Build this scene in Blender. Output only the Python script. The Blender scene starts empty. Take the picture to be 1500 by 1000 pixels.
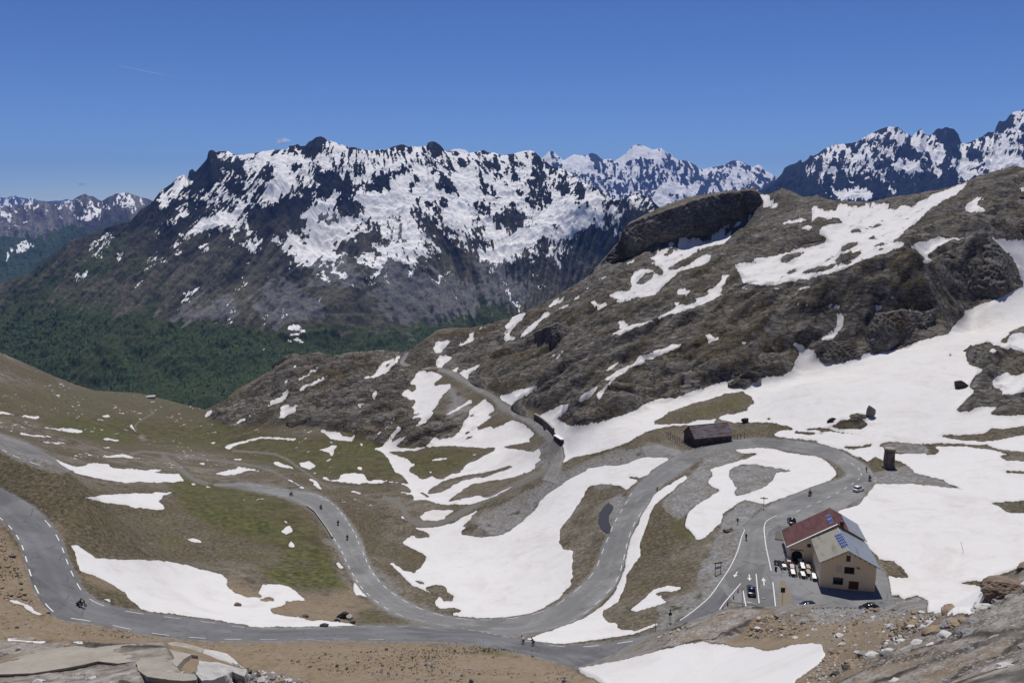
import bpy, bmesh, math, random
import numpy as np
from mathutils import Vector, Matrix, Euler
random.seed(7)
SC = bpy.context.scene
COL = SC.collection

# ------------------------------------------------------------------ camera geometry
PITCH = math.radians(9.96)
CT, ST = math.cos(PITCH), math.sin(PITCH)
FOC = 1167.0                      # focal length in units of the 1500 px wide picture

def ray(px, py):
    """direction through a picture point as (x/y, z/y)"""
    u = (np.asarray(px, float) - 750.0) / FOC
    v = (500.0 - np.asarray(py, float)) / FOC
    d = CT + v * ST
    return u / d, (-ST + v * CT) / d

def proj_ae(a, e):
    d = CT - e * ST
    return 750.0 + FOC * a / d, 500.0 - FOC * (ST + e * CT) / d

# ------------------------------------------------------------------ numeric noise
def _hash(ix, iy, seed):
    with np.errstate(over='ignore'):
        h = (ix.astype(np.int64) * 374761393 + iy.astype(np.int64) * 668265263 + seed * 974711) & 0xFFFFFFFF
        h = ((h ^ (h >> 13)) * 1274126177) & 0xFFFFFFFF
        h = h ^ (h >> 16)
    return h

def gnoise(x, y, seed=0):
    ix = np.floor(x); iy = np.floor(y)
    fx = x - ix; fy = y - iy
    ux = fx * fx * fx * (fx * (fx * 6 - 15) + 10); uy = fy * fy * fy * (fy * (fy * 6 - 15) + 10)
    def g(dx, dy):
        an = _hash(ix + dx, iy + dy, seed) * (2 * math.pi / 4294967296.0)
        return np.cos(an) * (fx - dx) + np.sin(an) * (fy - dy)
    a = g(0, 0); b = g(1, 0); c = g(0, 1); d = g(1, 1)
    return 1.5 * ((a + (b - a) * ux) * (1 - uy) + (c + (d - c) * ux) * uy)

def fbm(x, y, wl, octs, seed=0, gain=0.5, ridged=False):
    s = np.zeros_like(x); amp = 1.0; tot = 0.0
    for k in range(octs):
        n = gnoise(x / wl, y / wl, seed + 17 * k)
        if ridged:
            n = 1.0 - 2.0 * np.abs(n)
        s += amp * n; tot += amp
        amp *= gain; wl *= 0.5
        x, y = 0.8 * x - 0.6 * y + 13.7, 0.6 * x + 0.8 * y - 5.1
    return s / tot

# ------------------------------------------------------------------ thin-plate surface through known points
class Surface:
    """z/y as a smooth function of (x/y, ln y), pinned at surveyed points"""
    def __init__(self, pts, lam=1e-5):
        p = np.array(pts, float)
        self.q = np.stack([p[:, 0], np.log(p[:, 1])], 1)
        n = len(p)
        K = self._k(self.q, self.q) + lam * np.eye(n)
        P = np.concatenate([np.ones((n, 1)), self.q], 1)
        A = np.zeros((n + 3, n + 3)); A[:n, :n] = K; A[:n, n:] = P; A[n:, :n] = P.T
        b = np.zeros(n + 3); b[:n] = p[:, 2]
        w = np.linalg.solve(A, b)
        self.w, self.c = w[:n], w[n:]
    @staticmethod
    def _k(a, b):
        r2 = ((a[:, None, :] - b[None, :, :]) ** 2).sum(-1)
        return 0.5 * r2 * np.log(r2 + 1e-12)
    def e(self, a, Y):
        a = np.asarray(a, float); sh = a.shape
        q = np.stack([a.ravel(), np.log(np.asarray(Y, float)).ravel()], 1)
        out = np.empty(len(q))
        for i in range(0, len(q), 40000):
            s = q[i:i + 40000]
            out[i:i + 40000] = self._k(s, self.q) @ self.w + self.c[0] + s @ self.c[1:]
        return out.reshape(sh)

def grid_lookup(G, a0, da, r0, dr, a, r):
    """bilinear / smooth lookup of a regular grid"""
    fa = np.clip((a - a0) / da, 0, G.shape[1] - 1.001); fr = np.clip((r - r0) / dr, 0, G.shape[0] - 1.001)
    ia = fa.astype(int); ir = fr.astype(int); ta = fa - ia; tr = fr - ir
    return ((G[ir, ia] * (1 - ta) + G[ir, ia + 1] * ta) * (1 - tr) + (G[ir + 1, ia] * (1 - ta) + G[ir + 1, ia + 1] * ta) * tr)

# ------------------------------------------------------------------ outlines -> coverage maps
PAD = 120
MW, MH = 1500 + 2 * PAD, 1000 + 2 * PAD
TL = dict(T1=(580,400,5), T2=(840,260,5), T3=(1060,240,5), T4=(1200,240,5), T5=(820,420,5), T6=(1080,400,5), T7=(1200,440,5), T8=(300,480,5),
          M1=(200,190,6.25), M2=(400,190,6.25), M3=(400,310,6.25), M4=(600,190,6.25), M5=(600,310,6.25), M6=(780,190,6.25), M7=(200,310,6.25), M8=(0,270,6.25),
          R1=(940,180,6.25), R2=(1120,160,6.25), R3=(1300,140,7.5), N1=(540,600,5), N2=(540,760,4.1667), N3=(0,590,5), N4=(260,600,5), N5=(820,640,5),
          B1=(0,680,3.125), B2=(380,680,3.125), B3=(740,680,3.125), B4=(1020,680,3.125), C6=(1000,480,2.942), E5=(500,480,2.942),
          F1=(0,920,6.25), F2=(200,920,6.25), F4=(560,920,5), F3=(1200,820,5), A=(0,0,1))

def conv(segs):
    """'T1 x,y x,y / N1 x,y ...' -> picture points"""
    out = []; t = TL['A']
    for w in segs.split():
        if ',' in w:
            x, y = w.split(','); out.append((t[0] + float(x) / t[2], t[1] + float(y) / t[2]))
        else:
            t = TL[w]
    return out

def fill(img, pts, val):
    p = np.array(pts) + PAD
    x, y = p[:, 0], p[:, 1]; x2, y2 = np.roll(x, -1), np.roll(y, -1)
    r0, r1 = max(0, int(y.min())), min(MH - 1, int(y.max()) + 1)
    for r in range(r0, r1 + 1):
        yy = r + 0.5
        m = (y <= yy) != (y2 <= yy)
        if not m.any(): continue
        xs = np.sort(x[m] + (yy - y[m]) / (y2[m] - y[m]) * (x2[m] - x[m]))
        for k in range(0, len(xs) - 1, 2):
            i0 = max(0, int(math.ceil(xs[k] - 0.5))); i1 = min(MW, int(math.ceil(xs[k + 1] - 0.5)))
            if i1 > i0: img[r, i0:i1] = val

def stroke(img, pts, w, val):
    for (x0, y0), (x1, y1) in zip(pts[:-1], pts[1:]):
        dx, dy = x1 - x0, y1 - y0; L = math.hypot(dx, dy) + 1e-6
        nx, ny = -dy / L * w / 2, dx / L * w / 2; ex, ey = dx / L * w * .3, dy / L * w * .3
        fill(img, [(x0 - ex + nx, y0 - ey + ny), (x1 + ex + nx, y1 + ey + ny), (x1 + ex - nx, y1 + ey - ny), (x0 - ex - nx, y0 - ey - ny)], val)

def blur(img, r, n=3):
    r = int(r)
    for _ in range(n):
        for ax in (0, 1):
            p = np.pad(img, [(r + 1, r) if k == ax else (0, 0) for k in (0, 1)], mode='edge').cumsum(ax)
            img = (np.take(p, range(2 * r + 1, p.shape[ax]), ax) - np.take(p, range(0, p.shape[ax] - 2 * r - 1), ax)) / (2 * r + 1)
    return img

def build_map(spec, pre=None):
    """lines: '+ T1 x,y ...' full, '- ..' none, '0.4 ..' partly, '|7 ..' a stroke 7 wide"""
    img = np.zeros((MH, MW), np.float64) if pre is None else pre.copy()
    for ln in spec.strip().splitlines():
        ln = ln.strip()
        if not ln or ln[0] == '#': continue
        op, rest = ln.split(' ', 1)
        if op[0] == '|':
            stroke(img, conv(rest), float(op[1:]), 1.0)
        else:
            fill(img, conv(rest), {'+': 1.0, '-': 0.0}.get(op) if op in '+-' else float(op))
    return img

def sample(img, px, py):
    fx = np.clip(px + PAD - 0.5, 0, MW - 1.01); fy = np.clip(py + PAD - 0.5, 0, MH - 1.01)
    ix = fx.astype(int); iy = fy.astype(int); tx = fx - ix; ty = fy - iy
    return (img[iy, ix] * (1 - tx) + img[iy, ix + 1] * tx) * (1 - ty) + (img[iy + 1, ix] * (1 - tx) + img[iy + 1, ix + 1] * tx) * ty

def smooth01(x):
    x = np.clip(x, 0, 1); return x * x * (3 - 2 * x)

# ------------------------------------------------------------------ objects
def tag(o, label=None, cat=None, group=None, kind=None):
    if label: o['label'] = label
    if cat: o['category'] = cat
    if group: o['group'] = group
    if kind: o['kind'] = kind
    return o

def grid_mesh(name, X, Y, Z, attrs, mat, smooth=True):
    R, C = X.shape
    co = np.stack([X, Y, Z], -1).reshape(-1, 3).astype(np.float32)
    i = np.arange(R * C).reshape(R, C)
    q = np.stack([i[:-1, :-1], i[:-1, 1:], i[1:, 1:], i[1:, :-1]], -1).reshape(-1, 4).astype(np.int32)
    me = bpy.data.meshes.new(name)
    me.vertices.add(len(co)); me.vertices.foreach_set('co', co.ravel())
    me.loops.add(q.size); me.loops.foreach_set('vertex_index', q.ravel())
    me.polygons.add(len(q)); me.polygons.foreach_set('loop_start', np.arange(0, q.size, 4, dtype=np.int32))
    me.update(calc_edges=True)
    if smooth: me.polygons.foreach_set('use_smooth', np.ones(len(q), bool))
    for nm, chans in attrs.items():
        at = me.color_attributes.new(nm, 'FLOAT_COLOR', 'POINT')
        d = np.zeros((len(co), 4), np.float32)
        for k, ch in enumerate(chans): d[:, k] = ch.ravel()
        at.data.foreach_set('color', d.ravel())
    me.materials.append(mat)
    o = bpy.data.objects.new(name, me); COL.objects.link(o)
    return o

class MB:
    """collects boxes, bars, lofts and polygons and links them as one mesh object"""
    def __init__(s): s.v = []; s.f = []; s.sm = []
    def add(s, vs, fs, smooth=False):
        n = len(s.v); s.v += [tuple(v) for v in vs]; s.f += [tuple(i + n for i in f) for f in fs]; s.sm += [smooth] * len(fs); return s
    def box(s, x0, y0, z0, x1, y1, z1, M=None):
        vs = [Vector(p) for p in ((x0,y0,z0),(x1,y0,z0),(x1,y1,z0),(x0,y1,z0),(x0,y0,z1),(x1,y0,z1),(x1,y1,z1),(x0,y1,z1))]
        if M: vs = [M @ v for v in vs]
        return s.add(vs, [(0,3,2,1),(4,5,6,7),(0,1,5,4),(1,2,6,5),(2,3,7,6),(3,0,4,7)])
    def cbox(s, c, d, M=None):
        return s.box(c[0]-d[0]/2, c[1]-d[1]/2, c[2]-d[2]/2, c[0]+d[0]/2, c[1]+d[1]/2, c[2]+d[2]/2, M)
    def loft(s, rings, smooth=True, cap=True, closed=True):
        n = len(rings[0]); vs = [p for r in rings for p in r]; fs = []
        for i in range(len(rings) - 1):
            for j in range(n if closed else n - 1):
                k = (j + 1) % n
                fs.append((i*n+j, i*n+k, (i+1)*n+k, (i+1)*n+j))
        s.add(vs, fs, smooth)
        if cap:
            s.add(rings[0], [tuple(reversed(range(n)))]); s.add(rings[-1], [tuple(range(n))])
        return s
    def tube(s, pts, r, n=8, smooth=True):
        rs = r if isinstance(r, (list, tuple)) else [r] * len(pts)
        rings = []; pts = [Vector(p) for p in pts]; up = None
        for i, p in enumerate(pts):
            t = (pts[min(i+1, len(pts)-1)] - pts[max(i-1, 0)]).normalized()
            if up is None: up = Vector((0,0,1)) if abs(t.z) < .9 else Vector((1,0,0))
            x = t.cross(up).normalized(); y = x.cross(t).normalized()
            rings.append([p + (x * math.cos(q) + y * math.sin(q)) * rs[i] for q in [2*math.pi*k/n for k in range(n)]])
        return s.loft(rings, smooth)
    def lathe(s, prof, n=16, c=(0,0,0), smooth=True):
        return s.loft([[(c[0]+r*math.cos(2*math.pi*k/n), c[1]+r*math.sin(2*math.pi*k/n), c[2]+z) for k in range(n)] for r, z in prof], smooth)
    def ball(s, c, r, n=10, m=7):
        r = r if isinstance(r, (tuple, list)) else (r, r, r)
        rings = []
        for i in range(1, m):
            t = math.pi * i / m
            rings.append([(c[0]+r[0]*math.sin(t)*math.cos(2*math.pi*k/n), c[1]+r[1]*math.sin(t)*math.sin(2*math.pi*k/n), c[2]-r[2]*math.cos(t)) for k in range(n)])
        return s.loft(rings)
    def prism(s, poly, h0, h1, axis='y'):
        """polygon of (u, w) pushed along an axis"""
        f = {'y': lambda u, w, h: (u, h, w), 'x': lambda u, w, h: (h, u, w), 'z': lambda u, w, h: (u, w, h)}[axis]
        n = len(poly); vs = [f(u, w, h0) for u, w in poly] + [f(u, w, h1) for u, w in poly]
        return s.add(vs, [tuple(range(n)), tuple(reversed(range(n, 2*n)))] + [(i, i+n, (i+1) % n + n, (i+1) % n) for i in range(n)])
    def build(s, name, mat, parent=None, bevel=0):
        me = bpy.data.meshes.new(name); me.from_pydata([tuple(v) for v in s.v], [], s.f); me.update()
        bm = bmesh.new(); bm.from_mesh(me)
        for f, q in zip(bm.faces, s.sm): f.smooth = q
        bmesh.ops.remove_doubles(bm, verts=bm.verts, dist=1e-5)
        bmesh.ops.recalc_face_normals(bm, faces=bm.faces); bm.to_mesh(me); bm.free()
        me.materials.append(mat)
        o = bpy.data.objects.new(name, me); COL.objects.link(o)
        if parent: o.parent = parent
        if bevel:
            b = o.modifiers.new('edge', 'BEVEL'); b.width = bevel; b.segments = 2; b.limit_method = 'ANGLE'
        return o

def empty(name, loc=(0,0,0), rz=0.0, label=None, cat=None, group=None):
    o = bpy.data.objects.new(name, None); COL.objects.link(o)
    o.location = loc; o.rotation_euler = (0, 0, rz); o.empty_display_size = 0.3
    return tag(o, label, cat, group)

def copy_tree(o, parent=None):
    c = o.copy(); COL.objects.link(c)
    if parent: c.parent = parent
    for ch in list(o.children): copy_tree(ch, c)
    return c

# ------------------------------------------------------------------ materials
class NT:
    def __init__(s, name):
        s.m = bpy.data.materials.new(name); s.m.use_nodes = True
        s.t = s.m.node_tree; s.t.nodes.clear()
        s.out = s.t.nodes.new('ShaderNodeOutputMaterial')
        s.b = s.t.nodes.new('ShaderNodeBsdfPrincipled'); s.t.links.new(s.b.outputs[0], s.out.inputs[0])
        s.b.inputs['Specular IOR Level'].default_value = 0.25
    def n(s, typ, ins={}, **kw):
        nd = s.t.nodes.new('ShaderNode' + typ)
        for k, v in kw.items(): setattr(nd, k, v)
        for k, v in ins.items(): s.set(nd.inputs[k], v)
        return nd
    def set(s, sock, v):
        if hasattr(v, 'is_linked') or hasattr(v, 'links'): s.t.links.new(v, sock)
        elif isinstance(v, tuple) and len(v) == 3 and sock.type == 'RGBA': sock.default_value = (*v, 1)
        else: sock.default_value = v
    def noise(s, scale, detail=8, rough=.6, co=None, dist=0.0):
        nd = s.n('TexNoise', {'Scale': scale, 'Detail': detail, 'Roughness': rough, 'Distortion': dist})
        if co is not None: s.set(nd.inputs['Vector'], co)
        return nd.outputs['Fac']
    def pos(s): return s.n('NewGeometry').outputs['Position']
    def obj(s): return s.n('TexCoord').outputs['Object']
    def map(s, co, sc=(1,1,1), rot=(0,0,0)):
        return s.n('Mapping', {'Vector': co, 'Scale': sc, 'Rotation': rot}).outputs[0]
    def math(s, op, a, b=0.0, c=None):
        nd = s.n('Math', operation=op); s.set(nd.inputs[0], a); s.set(nd.inputs[1], b)
        if c is not None: s.set(nd.inputs[2], c)
        return nd.outputs[0]
    def range(s, v, a, b, c=0.0, d=1.0, smooth=False):
        nd = s.n('MapRange', {'Value': v, 'From Min': a, 'From Max': b, 'To Min': c, 'To Max': d})
        if smooth: nd.interpolation_type = 'SMOOTHSTEP'
        return nd.outputs[0]
    def ramp(s, v, stops):
        nd = s.n('ValToRGB', {'Fac': v}); el = nd.color_ramp.elements
        while len(el) < len(stops): el.new(0.5)
        for e, (p, c) in zip(el, stops): e.position = p; e.color = (*c, 1)
        return nd.outputs[0]
    def mix(s, f, a, b, mode='MIX'):
        nd = s.n('Mix', data_type='RGBA', blend_type=mode)
        s.set(nd.inputs['Factor'], f); s.set(nd.inputs[6], a); s.set(nd.inputs[7], b)
        return nd.outputs[2]
    def attr(s, name):
        a = s.n('Attribute', attribute_name=name)
        return s.n('SeparateColor', {'Color': a.outputs['Color']}).outputs
    def col(s, c): s.set(s.b.inputs['Base Color'], c); return s
    def rough(s, v): s.set(s.b.inputs['Roughness'], v); return s
    def bump(s, h, dist=.1, strength=1.0):
        nd = s.n('Bump', {'Height': h, 'Distance': dist, 'Strength': strength}); s.set(s.b.inputs['Normal'], nd.outputs[0]); return s

def plain(name, c, rough=.6, var=.15, scale=3.0, metal=0.0, spec=.3, bump=0.0):
    t = NT(name); n = t.noise(scale, 5, .6, t.obj())
    t.col(t.mix(n, tuple(x * (1 - var) for x in c), tuple(min(1, x * (1 + var)) for x in c)))
    t.rough(t.range(n, .3, .7, max(.02, rough - .08), min(1, rough + .08)))
    t.b.inputs['Metallic'].default_value = metal; t.b.inputs['Specular IOR Level'].default_value = spec
    if bump: t.bump(n, bump)
    return t.m
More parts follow.
